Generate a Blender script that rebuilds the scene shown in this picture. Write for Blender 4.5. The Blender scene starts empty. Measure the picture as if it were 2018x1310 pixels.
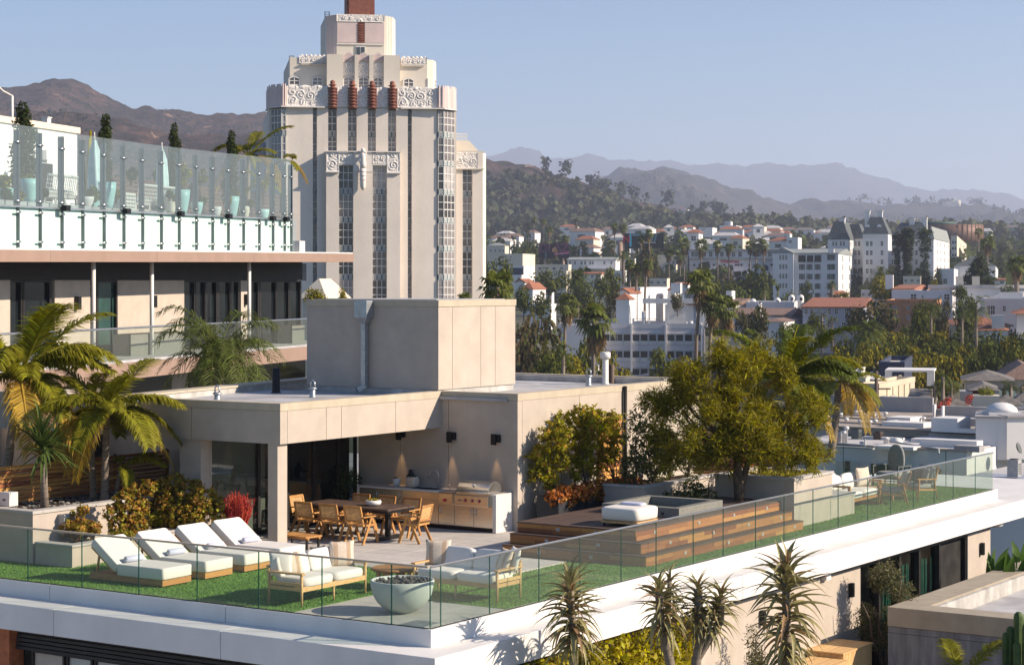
import bpy, bmesh, math, random
import numpy as np
from mathutils import Vector, Matrix, noise

# ---------------------------------------------------------------- camera, sky, sun, exposure
scene = bpy.context.scene
col = scene.collection
rad = math.radians
F, U0, HV, CZ = 3924.0, 1009.0, 556.0, 5.9          # 70 mm lens in units of a 2018 px wide frame; horizon row; eye height over the terrace floor
cd = bpy.data.cameras.new('camera'); cam = bpy.data.objects.new('camera', cd); col.objects.link(cam)
cd.lens = 70; cd.sensor_width = 36; cd.sensor_fit = 'HORIZONTAL'; cd.shift_y = -99 / 2018
cd.clip_start = 0.5; cd.clip_end = 20000
cam.location = (0, 0, CZ); cam.rotation_euler = (rad(90), 0, 0); scene.camera = cam

SUN_EL, SUN_AZ = 28.0, 100.0                        # azimuth clockwise from +Y
world = bpy.data.worlds.new('World'); scene.world = world; world.use_nodes = True
wn = world.node_tree.nodes; wl = world.node_tree.links
sky = wn.new('ShaderNodeTexSky'); sky.sky_type = 'NISHITA'; sky.sun_disc = False
sky.sun_elevation = rad(SUN_EL); sky.sun_rotation = rad(SUN_AZ); sky.air_density = 1.0; sky.dust_density = 0.2; sky.ozone_density = 6.0
wl.new(sky.outputs[0], wn['Background'].inputs[0]); wn['Background'].inputs[1].default_value = 0.075
sd = bpy.data.lights.new('sun', 'SUN'); sun = bpy.data.objects.new('sun', sd); col.objects.link(sun)
sd.energy = 5.0; sd.angle = rad(0.5); sd.color = (1.0, 0.85, 0.675)
sdir = Vector((math.cos(rad(SUN_EL)) * math.sin(rad(SUN_AZ)), math.cos(rad(SUN_EL)) * math.cos(rad(SUN_AZ)), math.sin(rad(SUN_EL))))
sun.rotation_euler = sdir.to_track_quat('Z', 'Y').to_euler()
vs = scene.view_settings; vs.view_transform = 'Standard'; vs.look = 'None'; vs.gamma = 1; vs.use_curve_mapping = False; vs.exposure = 0.82
scene.render.engine = 'CYCLES'
cy = scene.cycles; cy.use_denoising = True; cy.max_bounces = 8; cy.diffuse_bounces = 3; cy.glossy_bounces = 4
cy.transmission_bounces = 6; cy.transparent_max_bounces = 32; cy.volume_bounces = 1
cy.sample_clamp_indirect = 6; cy.caustics_reflective = False; cy.caustics_refractive = False

# ---------------------------------------------------------------- places
TH = rad(33.5)
RX, RY = math.cos(TH), -math.sin(TH)                # terrace x: right, along the front edge
BX, BY = math.sin(TH), math.cos(TH)                 # terrace y: away, along the right edge
CX0, CY0 = (842 - U0) * (CZ * F / 684) / F, CZ * F / 684
def W(x, y, z=0.0):                                 # terrace metres -> world
    return Vector((CX0 + x * RX + y * BX, CY0 + x * RY + y * BY, z))
def at(u, v, d):                                    # a place d metres away seen at (u, v)
    return Vector(((u - U0) * d / F, d, CZ - (v - HV) * d / F))
def TL(u, v, z):                                    # terrace (x, y) of what is seen at (u, v) at height z
    d = (CZ - z) * F / (v - HV); X = (u - U0) * d / F - CX0; Y = d - CY0
    return X * RX + Y * RY, X * BX + Y * BY

# ---------------------------------------------------------------- materials
MATS = {}
def nodes(m):
    m.use_nodes = True; nt = m.node_tree
    return nt, nt.nodes, nt.links, nt.nodes['Principled BSDF']
def mat(name, c, rough=0.8, metal=0.0, var=0.12, scale=3.0, bump=0.0, bscale=40.0, rnd=0.0, c2=None, stretch=None, spec=0.3, trans=0.0, island=0.0, wear=0.0):
    """procedural surface: noise-mottled colour, fine relief, optional variation by object or by island"""
    m = bpy.data.materials.new(name); nt, n, l, b = nodes(m)
    b.inputs['Roughness'].default_value = rough; b.inputs['Metallic'].default_value = metal
    b.inputs['Specular IOR Level'].default_value = spec
    tc = n.new('ShaderNodeTexCoord'); vec = tc.outputs['Object']
    if stretch:
        mp = n.new('ShaderNodeMapping'); mp.inputs['Scale'].default_value = stretch; l.new(vec, mp.inputs[0]); vec = mp.outputs[0]
    nz = n.new('ShaderNodeTexNoise'); nz.inputs['Scale'].default_value = scale; nz.inputs['Detail'].default_value = 6; nz.inputs['Roughness'].default_value = 0.6
    l.new(vec, nz.inputs['Vector'])
    c2 = c2 or tuple(min(1, x * (1 - 2.2 * var)) for x in c)
    c1 = tuple(min(1, x * (1 + var)) for x in c)
    rp = n.new('ShaderNodeValToRGB'); rp.color_ramp.elements[0].position = 0.3; rp.color_ramp.elements[1].position = 0.7
    rp.color_ramp.elements[0].color = (*c2, 1); rp.color_ramp.elements[1].color = (*c1, 1)
    l.new(nz.outputs['Fac'], rp.inputs[0]); out = rp.outputs[0]
    if wear:
        wz = n.new('ShaderNodeTexNoise'); wz.inputs['Scale'].default_value = scale * 0.25; wz.inputs['Detail'].default_value = 9
        wm = n.new('ShaderNodeMapping'); wm.inputs['Scale'].default_value = (3, 3, 0.2); l.new(tc.outputs['Object'], wm.inputs[0]); l.new(wm.outputs[0], wz.inputs['Vector'])
        wr = n.new('ShaderNodeMapRange'); wr.inputs[1].default_value = 0.35; wr.inputs[2].default_value = 0.65; wr.inputs[3].default_value = 1 - wear; wr.inputs[4].default_value = 1.0
        l.new(wz.outputs['Fac'], wr.inputs[0]); hw = n.new('ShaderNodeHueSaturation'); l.new(wr.outputs[0], hw.inputs['Value']); l.new(out, hw.inputs['Color']); out = hw.outputs[0]
    if rnd or island:
        src = n.new('ShaderNodeNewGeometry').outputs['Random Per Island'] if island else n.new('ShaderNodeObjectInfo').outputs['Random']
        k = island or rnd
        mr = n.new('ShaderNodeMapRange'); mr.inputs[3].default_value = 1 - k; mr.inputs[4].default_value = 1 + k; l.new(src, mr.inputs[0])
        hs = n.new('ShaderNodeHueSaturation'); l.new(mr.outputs[0], hs.inputs['Value']); l.new(out, hs.inputs['Color'])
        mh = n.new('ShaderNodeMapRange'); mh.inputs[3].default_value = 0.5 - 0.045 * k; mh.inputs[4].default_value = 0.5 + 0.03 * k; l.new(src, mh.inputs[0]); l.new(mh.outputs[0], hs.inputs['Hue'])
        out = hs.outputs[0]
    l.new(out, b.inputs['Base Color'])
    if bump:
        bz = n.new('ShaderNodeTexNoise'); bz.inputs['Scale'].default_value = bscale; bz.inputs['Detail'].default_value = 4; l.new(vec, bz.inputs['Vector'])
        bp = n.new('ShaderNodeBump'); bp.inputs['Strength'].default_value = bump; bp.inputs['Distance'].default_value = 0.02
        l.new(bz.outputs['Fac'], bp.inputs['Height']); l.new(bp.outputs[0], b.inputs['Normal'])
    if trans:
        tr = n.new('ShaderNodeBsdfTranslucent'); mx = n.new('ShaderNodeMixShader'); mx.inputs[0].default_value = trans
        hs2 = n.new('ShaderNodeHueSaturation'); hs2.inputs['Value'].default_value = 1.5; hs2.inputs['Saturation'].default_value = 1.1; l.new(out, hs2.inputs['Color']); l.new(hs2.outputs[0], tr.inputs[0])
        l.new(b.outputs[0], mx.inputs[1]); l.new(tr.outputs[0], mx.inputs[2]); l.new(mx.outputs[0], n['Material Output'].inputs[0])
    MATS[name] = m; return m
def glass(name, tint, rough=0.02, refl=1.0, body=0.0, bodycol=(0.5, 0.6, 0.55)):
    """a thin pane: tinted see-through, Fresnel mirror, a little diffuse body"""
    m = bpy.data.materials.new(name); nt, n, l, b = nodes(m); n.remove(b)
    tr = n.new('ShaderNodeBsdfTransparent'); tr.inputs[0].default_value = (*tint, 1)
    gl = n.new('ShaderNodeBsdfGlossy'); gl.inputs['Roughness'].default_value = rough
    fr = n.new('ShaderNodeFresnel'); fr.inputs[0].default_value = 1.5
    mu = n.new('ShaderNodeMath'); mu.operation = 'MULTIPLY'; mu.inputs[1].default_value = refl; l.new(fr.outputs[0], mu.inputs[0])
    src = tr
    if body:
        df = n.new('ShaderNodeBsdfDiffuse'); df.inputs[0].default_value = (*bodycol, 1)
        m0 = n.new('ShaderNodeMixShader'); m0.inputs[0].default_value = body; l.new(tr.outputs[0], m0.inputs[1]); l.new(df.outputs[0], m0.inputs[2]); src = m0
    mx = n.new('ShaderNodeMixShader'); l.new(mu.outputs[0], mx.inputs[0]); l.new(src.outputs[0], mx.inputs[1]); l.new(gl.outputs[0], mx.inputs[2])
    ge = n.new('ShaderNodeNewGeometry'); cl = n.new('ShaderNodeBsdfTransparent'); bk = n.new('ShaderNodeMixShader')       # the far side of the pane adds nothing
    l.new(ge.outputs['Backfacing'], bk.inputs[0]); l.new(mx.outputs[0], bk.inputs[1]); l.new(cl.outputs[0], bk.inputs[2]); l.new(bk.outputs[0], n['Material Output'].inputs[0]); MATS[name] = m; return m

M = MATS
mat('white_fascia', (0.76, 0.735, 0.71), 0.6, var=0.03, scale=1.2, wear=0.12, bump=0.12, bscale=14)
mat('stucco', (0.50, 0.43, 0.365), 0.9, var=0.05, scale=2.0, bump=0.4, bscale=70, wear=0.07)
mat('coping', (0.50, 0.43, 0.33), 0.75, var=0.05, scale=4, wear=0.08)
mat('tan_parapet', (0.37, 0.32, 0.25), 0.75, var=0.06, scale=3, wear=0.10)
mat('roof_membrane', (0.50, 0.49, 0.50), 0.85, var=0.10, scale=1.2, bump=0.2, bscale=30, wear=0.25)
mat('flashing', (0.55, 0.53, 0.50), 0.6, var=0.12, scale=3, wear=0.3)
mat('galvanised', (0.42, 0.45, 0.48), 0.4, 0.7, var=0.1, scale=8)
mat('paver', (0.50, 0.465, 0.43), 0.85, var=0.05, scale=6, bump=0.15, bscale=60, rnd=0.05)
mat('concrete', (0.40, 0.40, 0.41), 0.85, var=0.12, scale=2.5, bump=0.2, bscale=50, wear=0.25)
mat('pad_concrete', (0.47, 0.44, 0.41), 0.85, var=0.05, scale=3, bump=0.1, bscale=60, wear=0.08)
mat('board_concrete', (0.24, 0.25, 0.28), 0.85, var=0.16, scale=2.0, bump=0.3, bscale=25, wear=0.35, stretch=(3, 3, 0.6))
mat('turf', (0.14, 0.27, 0.045), 0.9, var=0.12, scale=9, bump=0.7, bscale=220)
mat('turf_blade', (0.13, 0.275, 0.045), 0.7, var=0.2, scale=4, island=0.35)
mat('teak', (0.50, 0.255, 0.085), 0.55, var=0.22, scale=5, stretch=(1, 12, 12), rnd=0.12)
mat('teak_pale', (0.66, 0.42, 0.19), 0.55, var=0.18, scale=5, stretch=(2, 10, 10), rnd=0.08)
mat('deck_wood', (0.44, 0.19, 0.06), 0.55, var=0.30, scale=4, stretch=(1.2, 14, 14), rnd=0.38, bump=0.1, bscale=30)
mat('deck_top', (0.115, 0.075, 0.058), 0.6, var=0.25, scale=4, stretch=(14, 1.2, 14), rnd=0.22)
mat('fence_wood', (0.60, 0.27, 0.09), 0.55, var=0.35, scale=3, stretch=(14, 1.0, 14), rnd=0.5)
mat('cushion', (0.72, 0.68, 0.63), 0.95, var=0.02, scale=8, bump=0.15, bscale=260)
mat('linen', (0.66, 0.56, 0.45), 0.95, var=0.06, scale=14, bump=0.2, bscale=200)
mat('linen_stripe', (0.50, 0.36, 0.25), 0.95, var=0.06, scale=14)
mat('grey_fabric', (0.30, 0.30, 0.29), 0.95, var=0.08, scale=20, bump=0.2, bscale=200)
mat('dark_fabric', (0.10, 0.10, 0.11), 0.95, var=0.08, scale=20)
mat('towel', (0.55, 0.57, 0.70), 0.95, var=0.05, scale=30, bump=0.3, bscale=300)
mat('steel', (0.74, 0.70, 0.64), 0.24, 0.95, var=0.06, scale=2.0, stretch=(1, 1, 40))
mat('quartz', (0.66, 0.63, 0.60), 0.45, var=0.02, scale=8)
mat('black_metal', (0.018, 0.018, 0.020), 0.45, 0.3, var=0.15, scale=5)
mat('dark_frame', (0.028, 0.025, 0.024), 0.5, 0.2, var=0.15, scale=5)
mat('bronze_panel', (0.345, 0.235, 0.185), 0.55, 0.15, var=0.04, scale=1.5, wear=0.06)
mat('rust_post', (0.42, 0.13, 0.05), 0.7, var=0.15, scale=6)
mat('fire_bowl', (0.50, 0.53, 0.50), 0.8, var=0.03, scale=3, bump=0.08, bscale=80)
mat('lava_rock', (0.10, 0.095, 0.09), 0.9, var=0.3, scale=8, island=0.7)
mat('pebble', (0.20, 0.19, 0.18), 0.85, var=0.25, scale=9, island=0.5)
mat('soil', (0.075, 0.05, 0.035), 0.95, var=0.3, scale=20, bump=0.5, bscale=60)
mat('orange_leaf', (0.46, 0.17, 0.03), 0.7, var=0.2, scale=8, island=0.45, trans=0.25)
mat('red_leaf', (0.48, 0.055, 0.035), 0.7, var=0.2, scale=8, island=0.4, trans=0.2)
mat('pot_dark', (0.028, 0.030, 0.036), 0.6, var=0.15, scale=6)
mat('pot_white', (0.72, 0.71, 0.69), 0.5, var=0.03)
mat('pot_aqua', (0.36, 0.60, 0.58), 0.35, var=0.06, scale=3)
mat('stone_tub', (0.23, 0.225, 0.20), 0.6, var=0.12, scale=16, bump=0.2, bscale=40)
mat('bark', (0.16, 0.115, 0.085), 0.95, var=0.3, scale=10, bump=0.6, bscale=30, stretch=(3, 3, 0.7))
mat('palm_trunk', (0.25, 0.20, 0.16), 0.95, var=0.25, scale=6, bump=0.6, bscale=14, stretch=(0.6, 0.6, 5))
mat('aloe_trunk', (0.24, 0.195, 0.155), 0.85, var=0.2, scale=6, bump=0.4, bscale=16, stretch=(0.8, 0.8, 6))
def leafmat(n, c, isl=0.3, tr=0.3, rough=0.6): return mat(n, c, rough, var=0.15, scale=1.5, island=isl, trans=tr, spec=0.2)
leafmat('palm_leaf', (0.26, 0.25, 0.018), 0.4, 0.45)
leafmat('palm_leaf_old', (0.46, 0.31, 0.05), 0.3, 0.35)
leafmat('date_leaf', (0.10, 0.125, 0.024), 0.35, 0.3)
leafmat('fan_leaf', (0.125, 0.145, 0.024), 0.35, 0.3)
leafmat('dead_frond', (0.25, 0.17, 0.085), 0.3, 0.2)
leafmat('aloe_leaf', (0.32, 0.285, 0.13), 0.25, 0.12, 0.45)
leafmat('aloe_dry', (0.34, 0.22, 0.12), 0.25, 0.2, 0.6)
leafmat('jade_leaf', (0.25, 0.215, 0.02), 0.45, 0.2)
leafmat('jade_rust', (0.42, 0.21, 0.035), 0.45, 0.25)
leafmat('feather_leaf', (0.20, 0.182, 0.016), 0.45, 0.45)
leafmat('bush_leaf', (0.31, 0.28, 0.018), 0.45, 0.4)
leafmat('hedge_leaf', (0.12, 0.13, 0.04), 0.4, 0.3)
leafmat('living_wall', (0.42, 0.36, 0.015), 0.4, 0.35)
leafmat('olive_leaf', (0.13, 0.12, 0.06), 0.4, 0.25)
leafmat('box_leaf', (0.05, 0.075, 0.022), 0.35, 0.25)
leafmat('dracaena_leaf', (0.085, 0.125, 0.03), 0.4, 0.25)
leafmat('banana_leaf', (0.075, 0.14, 0.028), 0.3, 0.35)
leafmat('tree_dark', (0.078, 0.10, 0.022), 0.4, 0.25, 0.95)
leafmat('tree_mid', (0.155, 0.165, 0.020), 0.4, 0.25, 0.95)
leafmat('tree_olive', (0.31, 0.255, 0.014), 0.45, 0.3, 0.95)
leafmat('tree_brown', (0.125, 0.10, 0.048), 0.4, 0.2, 0.95)
leafmat('conifer', (0.042, 0.056, 0.030), 0.4, 0.15, 0.95)
leafmat('slope_tree', (0.082, 0.088, 0.044), 0.4, 0.2, 0.95)
leafmat('slope_dark', (0.048, 0.058, 0.034), 0.4, 0.2, 0.95)
leafmat('king_leaf', (0.105, 0.135, 0.018), 0.35, 0.35)
leafmat('cypress', (0.045, 0.062, 0.018), 0.4, 0.15, 0.95)
mat('cactus', (0.07, 0.115, 0.03), 0.6, var=0.2, scale=6)
mat('flower_red', (0.55, 0.09, 0.05), 0.6, var=0.2, scale=6, island=0.3)
mat('cream', (0.68, 0.62, 0.53), 0.85, var=0.03, scale=0.4, wear=0.08, bump=0.1, bscale=6)
mat('tower_stucco', (0.77, 0.69, 0.61), 0.9, var=0.035, scale=0.35, wear=0.13, bump=0.6, bscale=3.0)
mat('tower_relief', (0.76, 0.71, 0.665), 0.85, var=0.03, scale=0.8, wear=0.08)
mat('tower_pink', (0.66, 0.53, 0.505), 0.85, var=0.05, scale=0.6, wear=0.10)
mat('terracotta', (0.24, 0.085, 0.055), 0.7, var=0.15, scale=2)
mat('sash_white', (0.66, 0.64, 0.61), 0.6, var=0.03)
mat('chevron_teal', (0.085, 0.15, 0.18), 0.5, var=0.15)
mat('white_wall', (0.74, 0.72, 0.70), 0.85, var=0.03, scale=0.2, wear=0.08)
mat('cool_white_wall', (0.70, 0.69, 0.69), 0.85, var=0.03, scale=0.2, wear=0.08)
mat('lilac_wall', (0.64, 0.61, 0.62), 0.85, var=0.04, scale=0.2, wear=0.08)
mat('beige_wall', (0.60, 0.51, 0.38), 0.85, var=0.05, scale=0.3, wear=0.10)
mat('ivory_wall', (0.70, 0.62, 0.50), 0.85, var=0.03, scale=0.2, wear=0.08)
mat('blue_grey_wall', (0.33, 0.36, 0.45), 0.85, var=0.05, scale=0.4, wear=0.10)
mat('orange_brick', (0.50, 0.24, 0.13), 0.85, var=0.15, scale=2, wear=0.1)
mat('grey_wall', (0.42, 0.40, 0.40), 0.85, var=0.08, scale=0.6, wear=0.25)
mat('tan_roof', (0.40, 0.34, 0.29), 0.9, var=0.07, scale=0.5, wear=0.15)
mat('white_roof', (0.58, 0.56, 0.55), 0.85, var=0.08, scale=0.5, wear=0.2)
mat('clay_tile', (0.36, 0.145, 0.085), 0.85, var=0.25, scale=1.6, bump=0.8, bscale=5, stretch=(6, 1, 1), wear=0.1)
mat('brown_tile', (0.26, 0.17, 0.135), 0.85, var=0.25, scale=1.6, bump=0.8, bscale=5, stretch=(6, 1, 1), wear=0.1)
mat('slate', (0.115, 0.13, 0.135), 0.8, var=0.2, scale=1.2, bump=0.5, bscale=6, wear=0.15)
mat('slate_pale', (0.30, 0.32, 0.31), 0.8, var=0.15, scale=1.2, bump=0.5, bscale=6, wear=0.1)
mat('grey_shingle', (0.21, 0.19, 0.175), 0.9, var=0.2, scale=2.5, bump=0.6, bscale=8, wear=0.15)
mat('bronze_drum', (0.22, 0.13, 0.095), 0.6, 0.1, var=0.06, scale=0.4)
mat('green_drum', (0.05, 0.10, 0.09), 0.6, 0.1, var=0.06, scale=0.4)
mat('navy', (0.05, 0.06, 0.10), 0.7, var=0.1, scale=0.6)
mat('crimson', (0.10, 0.015, 0.03), 0.8, var=0.1)
mat('shutter', (0.045, 0.075, 0.07), 0.6, var=0.1, rnd=0.15)
mat('dark_pane', (0.045, 0.05, 0.058), 0.12, var=0.2, scale=0.8, rnd=0.55, spec=0.6)
mat('tower_pane', (0.27, 0.245, 0.24), 0.14, var=0.25, scale=0.8, rnd=0.85, spec=0.6)
mat('wing_pane', (0.012, 0.017, 0.021), 0.05, var=0.3, scale=0.8, spec=0.7)
mat('green_pane', (0.03, 0.075, 0.068), 0.1, var=0.2, scale=0.8, spec=0.6)
mat('curtain_green', (0.11, 0.36, 0.27), 0.9, var=0.12, scale=3)
mat('curtain_pale', (0.50, 0.50, 0.47), 0.9, var=0.08, scale=3)
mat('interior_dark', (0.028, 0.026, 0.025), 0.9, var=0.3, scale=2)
mat('louvre', (0.036, 0.033, 0.033), 0.6, 0.2, var=0.1)
mat('ac_grey', (0.11, 0.125, 0.125), 0.6, 0.2, var=0.1, scale=4)
mat('ac_brown', (0.10, 0.07, 0.055), 0.6, 0.2, var=0.1, scale=4)
mat('ac_pale', (0.40, 0.40, 0.40), 0.6, 0.2, var=0.1, scale=4)
mat('rust', (0.28, 0.07, 0.03), 0.9, var=0.3, scale=6)
mat('asphalt', (0.05, 0.05, 0.052), 0.9, var=0.2, scale=3)
mat('fixing_steel', (0.6, 0.6, 0.6), 0.3, 0.9, var=0.05)
mat('post_slate', (0.16, 0.19, 0.205), 0.5, 0.3, var=0.08, scale=3)
mat('wicker', (0.66, 0.62, 0.57), 0.8, var=0.08, scale=12)
mat('canvas_aqua', (0.42, 0.56, 0.57), 0.9, var=0.08, scale=3)
mat('red_sign', (0.50, 0.03, 0.05), 0.6, var=0.05)
mat('board_night', (0.03, 0.018, 0.032), 0.5, var=0.5, scale=0.5)
mat('board_dark', (0.025, 0.022, 0.028), 0.5, var=0.4, scale=0.6)
mat('letter_dark', (0.020, 0.013, 0.024), 0.5, var=0.1)
mat('neon_pink', (0.52, 0.17, 0.33), 0.5, var=0.05)
mat('board_cyan', (0.06, 0.42, 0.60), 0.5, var=0.05)
mat('board_red', (0.40, 0.03, 0.03), 0.5, var=0.05)
mat('board_white', (0.66, 0.66, 0.68), 0.5, var=0.05)
mat('board_teal', (0.09, 0.19, 0.23), 0.5, var=0.1)
mat('straw_hair', (0.36, 0.21, 0.10), 0.8, var=0.2, scale=2)
mat('skin_print', (0.42, 0.25, 0.17), 0.8, var=0.05)
mat('awning_yellow', (0.72, 0.36, 0.02), 0.7, var=0.05)
mat('awning_red', (0.60, 0.07, 0.08), 0.7, var=0.05)
glass('pane_terrace', (0.86, 0.93, 0.88), 0.015, 1.1, 0.07, (0.62, 0.67, 0.63))  # the pale body paints in bright reflections on the panes
glass('pane_edge', (0.10, 0.26, 0.22), 0.1, 0.6, 0.5, (0.04, 0.11, 0.09))
glass('pane_screen', (0.78, 0.88, 0.88), 0.015, 1.0, 0.15, (0.50, 0.60, 0.62))
glass('pane_room', (0.42, 0.50, 0.48), 0.01, 1.6)
mat('frosted_panel', (0.64, 0.80, 0.75), 0.35, var=0.02, scale=1, trans=0.2)
mat('tub_water', (0.05, 0.065, 0.06), 0.06, var=0.15, scale=3, spec=0.7)

# ---------------------------------------------------------------- mesh building
def fast_mesh(name, v, f, mats, mi=None, smooth=False):
    """v: (n,3) array, f: (m,4) or (m,3) array"""
    me = bpy.data.meshes.new(name); v = np.asarray(v, dtype=np.float32); f = np.asarray(f, dtype=np.int32); k = f.shape[1]
    me.vertices.add(len(v)); me.vertices.foreach_set('co', v.ravel())
    me.loops.add(f.size); me.loops.foreach_set('vertex_index', f.ravel())
    me.polygons.add(len(f)); me.polygons.foreach_set('loop_start', np.arange(0, f.size, k, dtype=np.int32))
    if mi is not None: me.polygons.foreach_set('material_index', np.asarray(mi, dtype=np.int32))
    me.polygons.foreach_set('use_smooth', np.full(len(f), smooth))
    for m in mats: me.materials.append(m)
    me.update(calc_edges=True); return me
class MB:
    def __init__(s): s.v = []; s.f = []; s.m = []; s.s = []
    def add(s, vs_, fs, mi=0, sm=False):
        o = len(s.v); s.v.extend(tuple(p) for p in vs_)
        for f in fs: s.f.append(tuple(i + o for i in f)); s.m.append(mi); s.s.append(sm)
        return s
    def box(s, x0, y0, z0, x1, y1, z1, mi=0):
        x0, x1 = sorted((x0, x1)); y0, y1 = sorted((y0, y1)); z0, z1 = sorted((z0, z1))
        return s.add([(x0, y0, z0), (x1, y0, z0), (x1, y1, z0), (x0, y1, z0), (x0, y0, z1), (x1, y0, z1), (x1, y1, z1), (x0, y1, z1)],
                     [(0, 3, 2, 1), (4, 5, 6, 7), (0, 1, 5, 4), (1, 2, 6, 5), (2, 3, 7, 6), (3, 0, 4, 7)], mi)
    def bar(s, a, b, w, h, mi=0, up=(0, 0, 1)):
        """box beam from a to b, w wide, h tall"""
        a = Vector(a); b = Vector(b); d = (b - a).normalized(); u = Vector(up)
        if abs(d.dot(u)) > 0.98: u = Vector((0, 1, 0))
        r = d.cross(u).normalized(); u = r.cross(d).normalized(); r *= w / 2; u *= h / 2
        return s.add([a - r - u, a + r - u, a + r + u, a - r + u, b - r - u, b + r - u, b + r + u, b - r + u],
                     [(0, 1, 2, 3), (7, 6, 5, 4), (0, 4, 5, 1), (1, 5, 6, 2), (2, 6, 7, 3), (3, 7, 4, 0)], mi)
    def prism(s, poly, z0, z1, mi=0, top=None):
        n = len(poly); q = top or poly
        return s.add([(x, y, z0) for x, y in poly] + [(x, y, z1) for x, y in q],
                     [tuple(range(n - 1, -1, -1)), tuple(range(n, 2 * n))] + [(i, (i + 1) % n, n + (i + 1) % n, n + i) for i in range(n)], mi)
    def xprism(s, poly, x0, x1, mi=0):                  # outline in (y, z), run along x
        n = len(poly)
        return s.add([(x0, y, z) for y, z in poly] + [(x1, y, z) for y, z in poly],
                     [tuple(range(n - 1, -1, -1)), tuple(range(n, 2 * n))] + [(i, (i + 1) % n, n + (i + 1) % n, n + i) for i in range(n)], mi)
    def yprism(s, poly, y0, y1, mi=0):                  # outline in (x, z), run along y
        n = len(poly)
        return s.add([(x, y0, z) for x, z in poly] + [(x, y1, z) for x, z in poly],
                     [tuple(range(n)), tuple(range(2 * n - 1, n - 1, -1))] + [(i, n + i, n + (i + 1) % n, (i + 1) % n) for i in range(n)], mi)
    def tube(s, pts, r, n=8, mi=0, cap=True):
        pts = [Vector(p) for p in pts]; rs = r if isinstance(r, (list, tuple)) else [r] * len(pts); vv = []; ref = None
        for i, p in enumerate(pts):
            d = (pts[min(i + 1, len(pts) - 1)] - pts[max(i - 1, 0)]).normalized()
            if ref is None: ref = Vector((1, 0, 0)) if abs(d.x) < 0.8 else Vector((0, 1, 0))
            a = (ref - d * ref.dot(d)).normalized(); ref = a; b = d.cross(a)
            for k in range(n):
                t = 2 * math.pi * k / n; vv.append(p + (a * math.cos(t) + b * math.sin(t)) * rs[i])
        fs = [(i * n + k, i * n + (k + 1) % n, (i + 1) * n + (k + 1) % n, (i + 1) * n + k) for i in range(len(pts) - 1) for k in range(n)]
        s.add(vv, fs, mi, True)
        if cap: o = len(s.v) - len(vv); s.f += [tuple(o + k for k in range(n - 1, -1, -1)), tuple(o + (len(pts) - 1) * n + k for k in range(n))]; s.m += [mi, mi]; s.s += [False, False]
        return s
    def lathe(s, prof, n=20, c=(0, 0, 0), mi=0, smooth=True):
        vv = [(c[0] + r * math.cos(2 * math.pi * k / n), c[1] + r * math.sin(2 * math.pi * k / n), c[2] + z) for r, z in prof for k in range(n)]
        fs = [(i * n + k, i * n + (k + 1) % n, (i + 1) * n + (k + 1) % n, (i + 1) * n + k) for i in range(len(prof) - 1) for k in range(n)]
        s.add(vv, fs, mi, smooth); o = len(s.v) - len(vv); e = (len(prof) - 1) * n
        s.f += [tuple(o + k for k in range(n - 1, -1, -1)), tuple(o + e + k for k in range(n))]; s.m += [mi, mi]; s.s += [False, False]
        return s
    def pillow(s, cx, cy, cz, sx, sy, sz, p=3.2, mi=0, n=10, M4=None, sag=0.0, seed=0):
        """a soft cushion: superellipsoid box, seams pinched, slightly uneven"""
        vv = []; m = 2 * n
        for i in range(n + 1):
            ph = -math.pi / 2 + math.pi * i / n
            for k in range(m):
                t = 2 * math.pi * k / m; e = 2 / p
                f = lambda a: math.copysign(abs(a) ** e, a)
                q = Vector((f(math.cos(ph)) * f(math.cos(t)) * sx / 2, f(math.cos(ph)) * f(math.sin(t)) * sy / 2, math.copysign(abs(math.sin(ph)) ** (2 / max(2, p - 0.6)), math.sin(ph)) * sz / 2))
                q *= 1 + 0.018 * noise.noise(Vector((q.x * 4 + seed, q.y * 4, q.z * 6)))
                if sag: q.z -= sag * max(0, 1 - (2 * q.x / sx) ** 2) * max(0, 1 - (2 * q.y / sy) ** 2) * (1 if q.z > 0 else 0)
                if M4 is not None: q = M4 @ q
                vv.append(q + Vector((cx, cy, cz)))
        fs = [(i * m + k, i * m + (k + 1) % m, (i + 1) * m + (k + 1) % m, (i + 1) * m + k) for i in range(n) for k in range(m)]
        return s.add(vv, fs, mi, True)
    def mesh(s, name, mats, bevel=0.0, seg=2):
        me = bpy.data.meshes.new(name); me.from_pydata([tuple(p) for p in s.v], [], s.f)
        for m in mats: me.materials.append(M[m] if isinstance(m, str) else m)
        me.polygons.foreach_set('material_index', s.m); me.polygons.foreach_set('use_smooth', s.s)
        bm = bmesh.new(); bm.from_mesh(me)
        if s.s and any(s.s): bmesh.ops.remove_doubles(bm, verts=bm.verts, dist=1e-5)
        bmesh.ops.recalc_face_normals(bm, faces=bm.faces)
        if bevel:
            bmesh.ops.bevel(bm, geom=[e for e in bm.edges if e.is_manifold and e.calc_face_angle(0) > 0.5], offset=bevel, segments=seg, affect='EDGES', profile=0.6)
        bm.to_mesh(me); bm.free(); me.update(); return me
    def build(s, name, mats, parent=None, loc=(0, 0, 0), rz=0.0, bevel=0.0, seg=2):
        return link(name, s.mesh(name, mats if isinstance(mats, (list, tuple)) else [mats], bevel, seg), parent, loc, rz)
def link(name, me, parent=None, loc=(0, 0, 0), rz=0.0, rot=None, scale=None):
    o = bpy.data.objects.new(name, me); col.objects.link(o); o.location = loc
    o.rotation_euler = rot if rot is not None else (0, 0, rz)
    if scale is not None: o.scale = scale if hasattr(scale, '__len__') else (scale,) * 3
    if parent: o.parent = parent
    return o
def tag(o, label, cat, group=None):
    o['label'] = label; o['category'] = cat
    if group: o['group'] = group
    return o
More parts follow.
